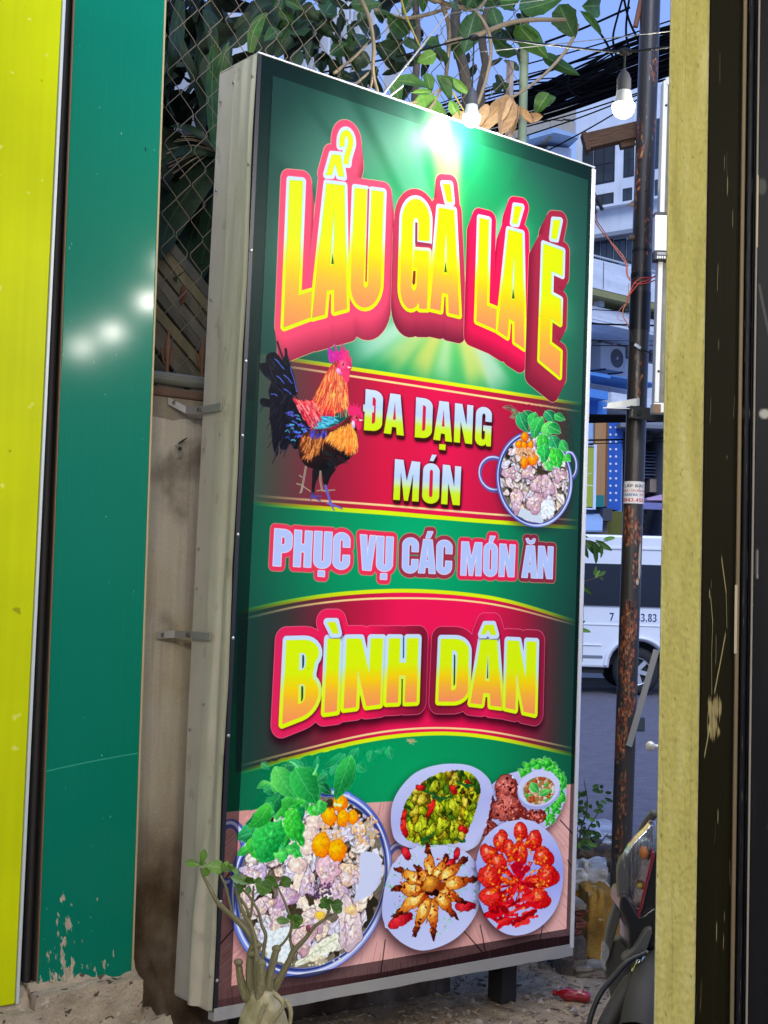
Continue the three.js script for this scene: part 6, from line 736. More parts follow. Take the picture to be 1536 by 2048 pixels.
{ // block of balconies, parallel to the sign
  const F = facade(1230, 700, 25, 0.69), h = thing('balcony_block', 'white and blue balcony block with an air conditioner on its wall', 'building', F.O, F.yaw), Y = (x, y, o = 0) => F.c(x, y, o), yy = (py, o = 0) => F.c(1215, py, o)[1], [l] = F.c(1120, 700), [r] = F.c(1345, 640);
  const slab = (p0, p1, z0, z1, m, name, lab, a = l, b = r) => part(name, box6(a, b, yy(p1, z1), yy(p0, z1), z0, z1), m, h, lab);
  slab(540, 1000, -4, -0.9, WHITE, 'wall'); slab(524, 582, 0.55, 0.7, WHITE, 'parapet'); slab(582.3, 596, -0.88, 0.69, OLIVE, 'slab_edge', 'olive stained slab edge'); slab(618, 644, 0.35, 0.5, WHITE, 'parapet');
  for (const s of [0.25, 1.7, 3.1]) part('seam', box6(l + s * 1.3, l + s * 1.3 + 0.012, yy(580, 0.7), yy(526, 0.7), 0.701, 0.706), FRAME, h);
  part('handrail', box6(l, r, yy(516, 0.7), yy(513.5, 0.7), 0.6, 0.64), std({ color: rgb(0.5, 0.53, 0.56), roughness: 0.5 }), h); for (let k = 0; k < 8; k++) part('baluster', box6(l + k * 1.1, l + k * 1.1 + 0.05, yy(524, 0.7), yy(516.2, 0.7), 0.6, 0.64), WHITE, h);
  slab(596.5, 617.5, -0.89, -0.5, std({ color: rgb(0.3, 0.31, 0.33), roughness: 0.8 }), 'shade_screen', 'grey screen in the balcony opening'); for (const px of [1200, 1262]) { const [a] = F.c(px, 605, 0.4); part('column', box6(a - 0.06, a + 0.06, yy(617.8, 0.4), yy(596.2, 0.4), 0.3, 0.45), WHITE, h); }
  slab(644.3, 650, -0.6, 0.49, WHITE, 'slab_edge'); { const [a] = F.c(1192, 690), [b] = F.c(1199, 690); part('column', box6(a, b, yy(745), yy(650.4), -0.88, -0.4), WHITE, h); }
  const G = { c: (x, y) => F.c(x, y, -0.88) }; windowIn(h, G, 1200, 655, 1225, 713, 2, 1, -0.88); windowIn(h, G, 1238, 657, 1262, 718, 2, 1, -0.88); windowIn(h, G, 1300, 668, 1325, 728, 2, 1, -0.88);
  // blue lower balconies
  const blue = (x0, y0, x1, y1, z0, z1, m = BLUEW, n = 'parapet', lab) => { const [a, t] = F.c(x0, y0, z1), [b, u] = F.c(x1, y1, z1); part(n, box6(a, b, u, t, z0, z1), m, h, lab); };
  blue(1110, 730, 1221, 757, -0.85, 0.4, BLUEW, 'parapet', 'bright blue parapet'); blue(1110, 765, 1216, 800, -0.85, 0.38, BLUEW, 'parapet', 'bright blue parapet'); blue(1223, 750, 1330, 772, -0.85, 0.0, BLUEW, 'parapet', 'bright blue parapet'); blue(1223, 784, 1330, 830, -0.85, -0.1, WHITE, 'parapet'); blue(1196, 800.5, 1212, 900, -0.85, 0.1, BLUEW, 'column', 'blue pillar'); blue(1110, 800.5, 1195, 860, -0.85, -0.3, WHITE, 'wall');
  windowIn(h, { c: (x, y) => F.c(x, y, -0.3) }, 1150, 804, 1166, 826, 1, 1, -0.3);
  const o = F.c(1198, 739, -0.55), ac = thing('air_conditioner', 'white air conditioner unit with a round fan grille on the balcony wall', 'air conditioner', F.O.clone().addScaledVector(V(Math.cos(F.yaw), 0, -Math.sin(F.yaw)), o[0] + 0.36).addScaledVector(V(Math.sin(F.yaw), 0, Math.cos(F.yaw)), -0.65).setY(o[1]), F.yaw);
  part('case', bx(0.72, 0.5, 0.28, 0, 0.27, 0, 0.02), std({ color: rgb(0.62, 0.62, 0.6), roughness: 0.6 }), ac); part('fan_grille', [new THREE.TorusGeometry(0.17, 0.012, 6, 24).translate(0.1, 0.27, 0.146), new THREE.TorusGeometry(0.12, 0.008, 5, 24).translate(0.1, 0.27, 0.146), new THREE.TorusGeometry(0.07, 0.008, 5, 20).translate(0.1, 0.27, 0.146), new THREE.CylinderGeometry(0.16, 0.16, 0.01, 24).rotateX(Math.PI / 2).translate(0.1, 0.27, 0.141)], std({ color: rgb(0.12, 0.12, 0.13), roughness: 0.6 }), ac); part('hub', new THREE.SphereGeometry(0.03, 10, 8).translate(0.1, 0.27, 0.15), std({ color: rgb(0.6, 0.6, 0.6) }), ac); for (const x of [-0.25, 0.25]) part('bracket', box6(x - 0.02, x + 0.02, 0, 0.03, -0.2, 0.16), FRAME, ac);
}
{ // shopfronts at street level
  const F = facade(1220, 950, 23, 0.12), b = (x0, y0, x1, y1, z0, z1) => { const [a, t] = F.c(x0, y0, z1), [c, u] = F.c(x1, y1, z1); return box6(a, c, u, t, z0, z1); };
  const s = thing('shop_building', 'street shop with a tan pilaster, blue studded panel and dark lattice door', 'building', F.O, F.yaw);
  part('wall', b(1100, 846, 1240, 1230, -3, -0.3), plaster([120, 150, 196]), s); part('gable', extrude([[1100, 835], [1204, 838], [1190, 888], [1100, 888]].map(([x, y]) => F.c(x, y)), 0.25), plaster([150, 180, 222]), s, 'pale blue gable board'); part('pilaster', b(1191, 842, 1209, 1013, -0.3, 0.12), plaster([176, 130, 84]), s, 'tan pilaster'); part('pilaster', b(1209.3, 842, 1214, 1013, -0.3, 0.06), plaster([120, 84, 54]), s); part('plinth', b(1190, 990, 1208, 1014, 0.122, 0.16), plaster([30, 120, 120]), s, 'teal plinth');
  const pn = part('studded_panel', b(1214.5, 845, 1241, 1020, -0.3, 0.03), plaster([44, 92, 176]), s, 'blue panel with rows of white studs'); const stud = new THREE.SphereGeometry(0.022, 8, 6).scale(1, 1, 0.5), sm = std({ color: rgb(0.75, 0.75, 0.75) }); for (let j = 0; j < 11; j++) for (const x of [1220.5, 1232]) { const [a, t] = F.c(x, 855 + j * 14.6, 0.03); part('stud', stud, sm, pn).position.set(a, t, 0.034); }
  part('wall', b(1241, 830, 1345, 1080, -3, -1.2), plaster([136, 140, 150]), s); part('soffit', b(1241, 846, 1345, 858, -1.19, 0.3), plaster([120, 122, 128]), s); part('side_wall', b(1341, 858.5, 1345, 1080, -1.19, 0.3), plaster([120, 122, 128]), s); part('column', b(1276.5, 900, 1281.5, 1085, -1.19, -0.05), plaster([40, 84, 150]), s, 'blue corner post');
  for (let i = 0; i < 9; i++) part('roofing_strip', b(1282, 902 + i * 6.4, 1318, 906.5 + i * 6.4, -0.9, -0.5 + (i % 2) * 0.06), std({ color: rgb(0.06, 0.085, 0.16), roughness: 0.6 }), s); part('awning', extrude([[1278, 862], [1308, 872], [1306, 880], [1278, 892]].map(([x, y]) => F.c(x, y)), 0.5), std({ color: rgb(0.02, 0.025, 0.03), roughness: 0.9 }), s, 'dark awning'); part('awning', extrude([[1276, 1000], [1345, 984], [1345, 1004], [1276, 1004]].map(([x, y]) => F.c(x, y)), 0.8).translate(0, 0, 0.5), plaster([196, 160, 196]), s, 'mauve awning'); part('awning_valance', b(1276, 1004.3, 1345, 1020, 0.38, 0.49), plaster([120, 120, 166]), s); part('meter_box', b(1300, 958, 1330, 985, -1.18, -0.4), plaster([150, 136, 128]), s, 'beige box'); for (const [x0, y0, x1, y1] of [[1286, 940, 1318, 942], [1286, 940, 1288.5, 985]]) part('frame_bar', b(x0, y0, x1, y1, -1.15, -1.05), plaster([120, 92, 84]), s);
  const lat = std({ color: rgb(0.09, 0.1, 0.13), roughness: 0.7 }); for (let i = 0; i < 9; i++) { const [a, t] = F.c(1284 + i * 5, 1024, -0.9), [c, u] = F.c(1284 + i * 5 + 20, 1075, -0.9); part('lattice_bar', bar(V(a, t, -1), V(c, u, -1), 0.02, 0.02), lat, s); part('lattice_bar', bar(V(c, t, -0.97), V(a, u, -0.97), 0.02, 0.02), lat, s); }
  part('wall', b(1100, 1040, 1212, 1240, -0.29, 0.05), plaster([120, 110, 96]), s, 'brownish brick wall'); part('wall', b(1212.5, 1022, 1276, 1240, -0.29, 0.02), plaster([96, 96, 40]), s, 'olive wall'); const aw = part('roof_sheet', bx(0.01, 0.01, 0.01), WHITE, s, 'pale corrugated awning'); aw.geometry = merge(Array.from({ length: 9 }, (_, i) => { const A = F.c(1128 + i * 7, 1064, 0.3), B = F.c(1160 + i * 6, 1028, 0.3); return bar(V(A[0], A[1], 0.75), V(B[0], B[1], 0.08), 0.09, 0.03); })); aw.material = plaster([150, 176, 214]); part('bracket', b(1206, 1016, 1224, 1042, 0.021, 0.3), std({ color: rgb(0.05, 0.05, 0.06), roughness: 0.8 }), s);
  const g = thing('shop_sign', 'lime green shop sign board with a pale border', 'sign', F.O, F.yaw); const [c0, cc0] = canvas(256, 512); cc0.fillStyle = 'rgb(160,168,50)'; cc0.fillRect(0, 0, 256, 512); cc0.strokeStyle = 'rgba(220,226,200,.8)'; cc0.lineWidth = 9; cc0.beginPath(); cc0.moveTo(0, 300); cc0.quadraticCurveTo(120, 320, 256, 330); cc0.stroke(); cc0.lineWidth = 5; cc0.beginPath(); cc0.moveTo(60, 280); cc0.lineTo(150, 240); cc0.lineTo(230, 220); cc0.stroke(); cc0.strokeStyle = 'rgba(70,76,30,.8)'; cc0.beginPath(); cc0.moveTo(30, 120); cc0.lineTo(110, 70); cc0.stroke(); cc0.beginPath(); cc0.moveTo(10, 380); cc0.quadraticCurveTo(90, 385, 110, 420); cc0.stroke(); const bd = b(1132, 893, 1188, 1014, 0.17, 0.22); part('board', bd, std({ map: ctex(c0), roughness: 0.6 }), g); const fr = plaster([206, 214, 226]); part('border', b(1188.2, 889, 1191.5, 1019, 0.165, 0.235), fr, g); part('border', b(1132, 1014.3, 1188, 1019, 0.165, 0.235), fr, g); part('border', b(1132, 889, 1188, 892.7, 0.165, 0.235), fr, g);
}
// ---------------------------------------------------------------- the minibus in the road
{
  const O = onY(1273, 1391, 0.0), v = thing('minibus', 'white minibus with dark side windows and a painted number, standing in the road', 'minibus', O, -0.05);      // origin: foot of the rear wheel; -x is forward
  const paint = phy({ color: rgb(0.82, 0.83, 0.85), roughness: 0.35, clearcoat: 0.6, clearcoatRoughness: 0.1 }), dark = phy({ color: rgb(0.012, 0.014, 0.02), roughness: 0.12 }), blk = std({ color: rgb(0.015, 0.015, 0.016), roughness: 0.8 }), seam = std({ color: rgb(0.2, 0.22, 0.25), roughness: 0.8 });
  const arch = (cx) => Array.from({ length: 13 }, (_, i) => [cx + 0.44 * Math.cos(i / 12 * Math.PI), 0.42 + 0.4 * Math.sin(i / 12 * Math.PI)]);
  const out = [[1.05, 0.5], [1.12, 0.8], [1.1, 1.3], [0.98, 2.05], [0.9, 2.2], [0.75, 2.27], [-2.4, 2.27], [-2.75, 2.2], [-3.35, 1.35], [-3.7, 1.05], [-3.78, 0.6], [-3.7, 0.42], [-3.1, 0.42], ...arch(-2.62).reverse().slice(0), [-2.14, 0.42], [-0.5, 0.42], ...arch(0).reverse(), [0.5, 0.42], [1.0, 0.42]];
  part('body', extrude(out, 1.72, 0.035), paint, v);
  const win = (x0, x1, y0, y1) => { const g = extrude([[x0, y0], [x1, y0], [x1 - 0.02, y1], [x0 + 0.02, y1]], 0.03, 0.004).translate(0, 0, 0.062); return part('side_window', g, dark, v); };
  win(-0.88, 0.86, 1.28, 1.88); win(-2.05, -0.9, 1.28, 1.88); win(-2.9, -2.1, 1.28, 1.84); part('windscreen', extrude([[-3.36, 1.38], [-2.84, 2.1], [-2.8, 2.1], [-3.32, 1.38]], 1.5, 0.004).translate(0, 0, -0.1), dark, v);
  part('gutter', box6(-2.6, 0.9, 2.1, 2.125, 0.036, 0.055), paint, v); part('crease', box6(-3.3, 1.06, 0.995, 1.012, 0.036, 0.05, 0.004), paint, v); part('crease', box6(-2.1, -0.52, 0.7, 0.715, 0.036, 0.055, 0.004), paint, v); part('door_seam', box6(-0.79, -0.782, 0.46, 1.27, 0.034, 0.038), seam, v); part('door_seam', box6(-2.12, -2.112, 0.46, 1.27, 0.034, 0.038), seam, v); part('sill', box6(-2.15, -0.47, 0.3, 0.41, -0.3, -0.04), blk, v); part('tail_lamp', box6(1.04, 1.1, 0.9, 1.5, -0.14, 0.0, 0.02), phy({ color: rgb(0.4, 0.02, 0.02), roughness: 0.2 }), v); part('bumper', box6(0.55, 1.2, 0.34, 0.5, -1.7, 0.0, 0.05), paint, v);
  part('wheel_arch', new THREE.TorusGeometry(0.455, 0.03, 8, 24, Math.PI).scale(1, 0.9, 1).translate(0, 0.42, 0.04), paint, v);
  for (const cx of [0, -2.62]) for (const z of [-0.1, -1.62]) { const w = part('wheel', new THREE.TorusGeometry(0.255, 0.09, 12, 32).scale(1, 1, 1.15).translate(cx, 0.345, z), std({ color: rgb(0.02, 0.02, 0.021), roughness: 0.85 }), v); const rim = std({ color: rgb(0.55, 0.57, 0.6), metalness: 0.7, roughness: 0.35 }), zz = z + (z > -1 ? 0.06 : -0.06); part('rim', [new THREE.TorusGeometry(0.2, 0.018, 8, 30).translate(cx, 0.345, zz), ...Array.from({ length: 6 }, (_, i) => bx(0.06, 0.19, 0.025, 0, 0.1, 0).rotateZ(i * Math.PI / 3 + 0.3).translate(cx, 0.345, zz - 0.005)), new THREE.CylinderGeometry(0.05, 0.05, 0.05, 14).rotateX(Math.PI / 2).translate(cx, 0.345, zz)], rim, w); part('brake_drum', new THREE.CylinderGeometry(0.19, 0.19, 0.05, 20).rotateX(Math.PI / 2).translate(cx, 0.345, z), blk, w); }
  part('door_handle', box6(-0.98, -0.86, 1.05, 1.085, 0.036, 0.06, 0.008), paint, v); part('fuel_flap', box6(0.62, 0.8, 0.86, 1.02, 0.034, 0.0385, 0.002), paint, v); part('side_trim', box6(-2.1, -0.5, 0.52, 0.56, 0.036, 0.05, 0.006), seam, v); part('window_seal', box6(-0.9, -0.885, 1.27, 1.89, 0.06, 0.068), blk, v);
  part('wheel_well', box6(-0.43, 0.43, 0.42, 0.8, -0.32, -0.22), blk, v);
  { const [c, g] = canvas(512, 100); g.fillStyle = 'rgb(233,236,240)'; g.fillRect(0, 0, 512, 100); g.fillStyle = 'rgb(24,40,78)'; g.font = 'bold 116px sans-serif'; g.save(); g.scale(0.78, 1); g.fillText('7', 6, 92); g.fillText('33.83', 366, 92); g.restore(); g.fillStyle = 'rgb(233,236,240)'; for (const x of [300, 350, 416, 466]) g.fillRect(x, 45, 26, 4); part('number', new THREE.PlaneGeometry(0.69, 0.135).translate(-0.075, 1.12, 0.0385), phy({ map: ctex(c), roughness: 0.35 }), v, 'dark blue painted number'); }
}
// ---------------------------------------------------------------- overhead cables
{
  const K = phy({ color: rgb(0.003, 0.003, 0.004), roughness: 0.9, specularIntensity: 0.15 });
  const cable = (pts, r, lab, grp) => top('power_cable', tube(pts, r, 30, 6), K, lab, 'cable', grp);
  const grp = 'cables of the thick overhead bundle', lab = 'black cable in the thick overhead bundle above the street';
  for (let i = 0; i < 34; i++) { const t = i / 33, d = 12 + rnd(-1, 1), yl = lerp(172, 232, t) + rnd(-4, 4), yr = lerp(72, 150, t) + rnd(-4, 4), r = i % 4 === 0 ? rnd(0.018, 0.028) : rnd(0.006, 0.015); cable([at(760, yl + (yl - yr) * 0.95 + 4, d + 2.6), at(930, yl + (yl - yr) * 0.42 + rnd(2, 8), d + 1.3), at(1080, yl + rnd(-1, 5), d + 0.6), at(1210, lerp(yl, yr, 0.52) + rnd(2, 7), d), at(1345, yr, d - 0.5), at(1500, yr - 50, d - 1.2)], r, lab, grp); }
  for (let i = 0; i < 14; i++) { const yl = rnd(150, 250), yr = rnd(60, 170), d = rnd(10.5, 12); cable([at(820, yl + 70, d + 2), at(1000, yl + rnd(10, 30), d + 1), at(1150, lerp(yl, yr, 0.5) + rnd(5, 22), d), at(1260, yr + rnd(4, 16), d), at(1380, yr - 22, d - 0.4)], rnd(0.005, 0.013), 'thin slack cable tangled with the thick overhead bundle', 'slack cables round the bundle'); }
  for (const [a, b, c, d] of [[1020, 262, 1300, 178], [1020, 282, 1300, 180], [1060, 320, 1300, 184], [1040, 132, 1345, 40], [1050, 150, 1345, 66]]) cable([at(a, b, 12), at((a + c) / 2, (b + d) / 2 + 4, 11.6), at(c, d, 11.2)], 0.007, 'thin single black cable sloping below the bundle', 'single sloping cables');
  for (const [y0, y1, r, dd] of [[829, 833, 0.03, 16], [834, 838, 0.025, 16], [840, 841, 0.02, 16], [846, 838, 0.012, 16], [880, 876, 0.012, 17], [888, 882, 0.006, 17], [640, 652, 0.012, 17], [676, 682, 0.004, 17], [688, 690, 0.006, 17], [610, 626, 0.006, 17]]) cable([at(1080, y0, dd), at(1200, (y0 + y1) / 2 + 2, dd), at(1350, y1, dd)], r, 'black cable strung level across the shopfronts', 'level cables before the buildings');
  for (const p of [[[1175, -20], [1185, 40], [1215, 90], [1240, 150]], [[1250, -20], [1236, 30], [1226, 75], [1232, 110]], [[1246, -10], [1258, 40], [1276, 80], [1290, 120]], [[1262, -30], [1252, 60], [1262, 110]], [[1140, 150], [1136, 172], [1146, 188], [1160, 196]], [[1090, 85], [1170, 55], [1260, 15]]]) cable(p.map(([x, y]) => at(x, y, 9)), 0.008, 'loose black cable loop hanging by the pole top', 'loose cable loops');
}
// ---------------------------------------------------------------- the rusty pole and what hangs on it
{
  const base = onY(1236, 1910, 0.0), D = -base.z, topP = at(1301, 0, D), dirn = topP.clone().sub(base).normalize(), R = 0.0415;
  const poleT = (() => { const [c, g] = canvas(256, 2048); g.fillStyle = 'rgb(52,46,40)'; g.fillRect(0, 0, 256, 2048); for (let i = 0; i < 2200; i++) { const x = rnd(256), y = rnd(2048), l = rnd(20, 130); g.strokeStyle = `rgba(${rnd() < 0.5 ? '20,20,22' : '92,84,70'},${rnd(0.06, 0.25)})`; g.lineWidth = rnd(0.6, 3); g.beginPath(); g.moveTo(x, y); g.lineTo(x + rnd(-3, 3), y + l); g.stroke(); }
    const rust = (x, y, w, h, n) => { for (let i = 0; i < n; i++) { const a = rnd(6.283), r = Math.sqrt(rnd()); g.fillStyle = [`rgba(150,72,34,${rnd(0.4, 0.95)})`, `rgba(176,92,44,${rnd(0.4, 0.9)})`, `rgba(104,48,28,${rnd(0.4, 0.9)})`, `rgba(206,140,84,${rnd(0.3, 0.8)})`, `rgba(34,30,30,${rnd(0.4, 0.9)})`][i % 5]; g.beginPath(); g.ellipse(x + Math.cos(a) * r * w, y + Math.sin(a) * r * h, rnd(1, 4.5), rnd(1.5, 8), rnd(3), 0, 7); g.fill(); } };
    const vy = (py) => 2048 * (1 - (1910 - py) / 2060); for (const [u, py, w, h, n] of [[100, 1060, 34, 40, 150], [150, 1075, 18, 34, 50], [140, 1150, 14, 34, 40], [120, 1255, 34, 46, 200], [110, 1320, 36, 50, 220], [130, 1400, 34, 40, 150], [100, 1460, 30, 40, 120], [90, 1500, 30, 26, 90], [120, 1590, 20, 50, 60], [70, 380, 30, 50, 80], [180, 240, 24, 46, 90], [160, 130, 30, 40, 90], [90, 300, 24, 60, 60], [150, 470, 20, 50, 40], [120, 760, 18, 60, 40], [110, 1700, 16, 60, 40]]) rust(u, vy(py), w, h, n); g.fillStyle = 'rgba(214,196,160,.85)'; for (const [u, py, w, h] of [[158, 1120, 7, 26], [160, 1150, 8, 16], [150, 1172, 8, 6]]) { g.beginPath(); g.ellipse(u, vy(py), w, h, 0.05, 0, 7); g.fill(); } for (let i = 0; i < 160; i++) { g.fillStyle = `rgba(206,196,180,${rnd(0.2, 0.7)})`; g.fillRect(rnd(256), rnd(2048), rnd(1, 3), rnd(1, 10)); } return ctex(c); })();
  const po = thing('rusty_pole', 'black painted steel pole with rust patches and a printed sticker', 'pole', base, 0); po.quaternion.setFromUnitVectors(V(0, 1, 0), dirn);
  const pm = phy({ map: poleT, roughness: 0.38, bumpMap: grainT, bumpScale: 0.002, metalness: 0.1, clearcoat: 0.25, clearcoatRoughness: 0.3 }), len = base.distanceTo(topP), tall = len * 2060 / 1910;
  part('shaft', new THREE.CylinderGeometry(R, R, tall, 30, 1, true, Math.PI).translate(0, tall / 2 - 0.02, 0), pm, po);
  const hAt = (py) => len * (1 - py / 1910) * 1.0; // height up the pole for a photo row (close enough: the pole is nearly square to the view)
  { const [c, g] = canvas(256, 256); g.fillStyle = 'rgb(236,228,218)'; g.fillRect(0, 0, 256, 256); g.textAlign = 'left'; g.fillStyle = 'rgb(30,26,26)'; g.font = 'bold 46px sans-serif'; const mk = (x0, y0, x1, y1, w) => { g.strokeStyle = g.fillStyle; g.lineWidth = w; g.beginPath(); g.moveTo(x0, y0); g.lineTo(x1, y1); g.stroke(); }; const fit = (t, x, y, w) => { g.save(); g.translate(x, y); g.scale(w / g.measureText(t).width, 1); g.fillText(t, 0, 0); g.restore(); }; fit('LAP', 20, 70, 84); mk(58, 32, 64, 38, 4); mk(64, 38, 71, 32, 4); mk(68, 28, 76, 20, 4); fit('ĐAT', 118, 70, 90); mk(152, 30, 158, 36, 4); mk(158, 36, 165, 30, 4); g.fillRect(155, 76, 7, 6); fit('IN', 222, 70, 30); g.fillStyle = 'rgb(200,60,40)'; g.font = 'bold 30px sans-serif'; fit('WIFI + TRUYÊN HÌNH', 6, 120, 244); mk(150, 92, 156, 98, 3); g.fillStyle = 'rgb(30,90,140)'; g.font = 'bold 40px sans-serif'; fit('CAMERA', 6, 170, 140); g.fillStyle = 'rgb(214,110,50)'; fit('FPT', 160, 170, 60); g.fillStyle = 'rgb(200,30,44)'; g.font = 'bold 56px sans-serif'; fit('0943.458.7', 2, 236, 252); const h = hAt(983) - hAt(1027), st = new THREE.CylinderGeometry(R + 0.0012, R + 0.0012, h, 24, 1, true, -Math.PI * 0.47, Math.PI * 0.95).translate(0, (hAt(983) + hAt(1027)) / 2, 0); part('sticker', st, std({ map: ctex(c), roughness: 0.5 }), po, 'white sticker with black, red and blue lettering'); }
  const tape = std({ color: rgb(0.01, 0.01, 0.012), roughness: 0.35 }); for (const [py, h] of [[518, 0.012], [568, 0.02], [640, 0.16]]) part('tape', new THREE.CylinderGeometry(R + 0.0018, R + 0.0018, h, 24, 1, true).translate(0, hAt(py), 0), tape, po, 'black tape wound round the pole'); for (const [a, py] of [[0.3, 545], [0.25, 552], [0.35, 420], [0.1, 400]]) part('hole', new THREE.SphereGeometry(0.004, 8, 6).translate(Math.sin(a - 0.1) * R, hAt(py), Math.cos(a - 0.1) * R), tape, po); part('bolt', rod(V(-R - 0.018, hAt(492), 0.01), V(-R + 0.01, hAt(492), 0.01), 0.012), std({ color: rgb(0.12, 0.08, 0.06), roughness: 0.7 }), po); part('lug', box6(-0.012, 0.016, hAt(1232), hAt(1219), R - 0.004, R + 0.02), std({ color: rgb(0.07, 0.035, 0.03), roughness: 0.8 }), po, 'dark rusty welded lug'); part('spike', extrude([[-R - 0.03, hAt(425)], [-R + 0.004, hAt(412)], [-R + 0.004, hAt(428)]], 0.004), std({ color: rgb(0.2, 0.17, 0.15), roughness: 0.7 }), po); part('rust_bar', rod(at(1285, -14, D).sub(base).applyQuaternion(po.quaternion.clone().invert()), at(1271, 54, D).sub(base).applyQuaternion(po.quaternion.clone().invert()), 0.011), std({ color: rgb(0.2, 0.08, 0.045), roughness: 0.8 }), po, 'short rusty bar');
  // brown beam bolted across the pole
  const wood = std({ map: dtex(256, 64, (u, v) => mixc([92, 66, 46], [58, 40, 30], clamp(0.5 + fbm(u * 4, v * 14, 3, 4) * 1.5, 0, 1)).map((k) => k + rnd(-6, 6))), roughness: 0.85 }), bm = thing('timber_beam', 'brown timber beam jutting from the pole below the bulb', 'beam', at(1222, 282, D + 0.02), 0); const L = (x, y, d) => at(x, y, d).sub(bm.position); part('beam', bar(L(1172, 285, D + 0.1), L(1276, 261, D + 0.06), 0.05, 0.066), wood, bm); part('end_block', bar(L(1167, 287, D + 0.1), L(1175, 285, D + 0.1), 0.06, 0.078), wood, bm); part('packer', bar(L(1240, 291, D + 0.08), L(1268, 285, D + 0.08), 0.04, 0.03), wood, bm);
  // bracket plate, cabinet and driver on the right
  const galv = phy({ color: rgb(0.5, 0.51, 0.49), metalness: 0.5, roughness: 0.45 }), br = thing('bracket_plate', 'grey galvanised angle bracket clamped across the pole', 'bracket', at(1260, 812, D - 0.05), 0), B = (x, y, d) => at(x, y, d).sub(br.position); part('flange', (() => { const p = [[1216, 806], [1279, 796], [1279, 811], [1212, 817]].map(([x, y]) => { const q = B(x, y, D - 0.06); return [q.x, q.y]; }); return extrude(p, 0.004, 0.0005).translate(0, 0, B(1260, 812, D - 0.06).z); })(), galv, br); part('shelf', (() => { const a = B(1206, 818, D - 0.06), b = B(1281, 811, D - 0.06), c = B(1285, 818, D + 0.06), s = new THREE.Shape([V2(a.x, -a.z), V2(b.x, -b.z), V2(c.x, -c.z)]); return new THREE.ExtrudeGeometry(s, { depth: 0.004, bevelEnabled: false }).rotateX(-Math.PI / 2).translate(0, (a.y + b.y) / 2 - 0.006, 0); })(), galv, br); part('arm', bar(B(1262, 824, D - 0.05), B(1345, 834, D - 0.16), 0.03, 0.05), std({ color: rgb(0.06, 0.06, 0.058), metalness: 0.4, roughness: 0.6 }), br); part('clamp', bar(B(1262, 826, D - 0.062), B(1283, 829, D - 0.062), 0.02, 0.03), std({ color: rgb(0.16, 0.14, 0.13), metalness: 0.4, roughness: 0.6 }), br); part('nut', new THREE.CylinderGeometry(0.014, 0.014, 0.02, 6).rotateX(Math.PI / 2).translate(...B(1281, 826, D - 0.085).toArray()), std({ color: rgb(0.02, 0.02, 0.02), metalness: 0.5, roughness: 0.5 }), br);
  const cd = 5.15, cb = thing('advert_cabinet', 'grey advertising cabinet with a pale frame hung beside the pole', 'cabinet', at(1318, 815, cd), 0), C = (x, y, dz = 0) => { const q = at(x, y, cd + dz).sub(cb.position); return [q.x, q.y]; }; cb.rotation.z = -0.012; const q0 = C(1309, 805), q1 = C(1322, 160), fr = phy({ color: rgb(0.66, 0.65, 0.6), roughness: 0.5 }); part('frame_upright', box6(-0.018, 0.0, 0.02, q1[1], -0.06, 0.0, 0.003), fr, cb); part('panel', box6(0.001, 0.42, 0.02, q1[1] - 0.02, -0.055, -0.012), std({ map: dtex(128, 256, (u, v) => { const n = fbm(u * 9, v * 20, 3, 4); return [118 + n * 40, 116 + n * 40, 104 + n * 36].map((k) => k + rnd(-9, 9)); }), roughness: 0.8 }), cb); part('frame_rail', box6(-0.022, 0.42, -0.02, 0.018, -0.06, 0.004, 0.003), fr, cb); part('frame_rail', box6(-0.01, 0.42, q1[1] - 0.018, q1[1] + 0.01, -0.0601, 0.003, 0.003), fr, cb); part('rust_corner', box6(-0.024, 0.006, -0.022, 0.012, 0.0045, 0.006), std({ color: rgb(0.2, 0.12, 0.07), roughness: 0.9 }), cb); for (const y of [0.14, q1[1] - 0.1]) part('screw', new THREE.SphereGeometry(0.005, 8, 6).translate(-0.006, y, 0.001), FRAME, cb);
  const ps = thing('power_supply', 'white ribbed lamp power supply with a black end cap', 'power supply', at(1324, 516, cd - 0.03), 0), h1 = at(1324, 430, cd - 0.03).y - ps.position.y; part('case', [box6(-0.028, 0.09, 0.03, h1, -0.05, 0), ...Array.from({ length: 8 }, (_, i) => box6(-0.026 + i * 0.014, -0.018 + i * 0.014, 0.032, h1 - 0.002, 0.0, 0.002))], phy({ color: rgb(0.72, 0.72, 0.7), roughness: 0.45, metalness: 0.2 }), ps); part('end_cap', box6(-0.03, 0.092, -0.008, 0.029, -0.052, 0.003, 0.003), std({ color: rgb(0.012, 0.012, 0.013), roughness: 0.5 }), ps); part('end_cap', box6(-0.03, 0.092, h1 + 0.001, h1 + 0.012, -0.052, 0.003, 0.003), std({ color: rgb(0.05, 0.05, 0.05), roughness: 0.5 }), ps); for (let i = 0; i < 8; i++) part('terminal', box6(-0.02 + i * 0.009, -0.0145 + i * 0.009, -0.003, 0.007, 0.0032, 0.005), fr, ps); part('print', box6(-0.02, 0.03, 0.012, 0.022, 0.0032, 0.0042), std({ color: rgb(0.3, 0.3, 0.3), roughness: 0.7 }), ps);
  // wires
  const cw = (name, label, pts, r, m, d = D - R - 0.012) => top(name, tube(pts.map(([x, y, dd]) => at(x, y, d + (dd ?? 0))), r, 40, 6), m, label, 'wire', 'wires tied to the pole'), red = std({ color: rgb(0.62, 0.07, 0.05), roughness: 0.45 }), org = std({ color: rgb(0.62, 0.2, 0.07), roughness: 0.45 }), pink = std({ color: rgb(0.62, 0.2, 0.22), roughness: 0.45 }), yel = std({ color: rgb(0.62, 0.42, 0.08), roughness: 0.45 });
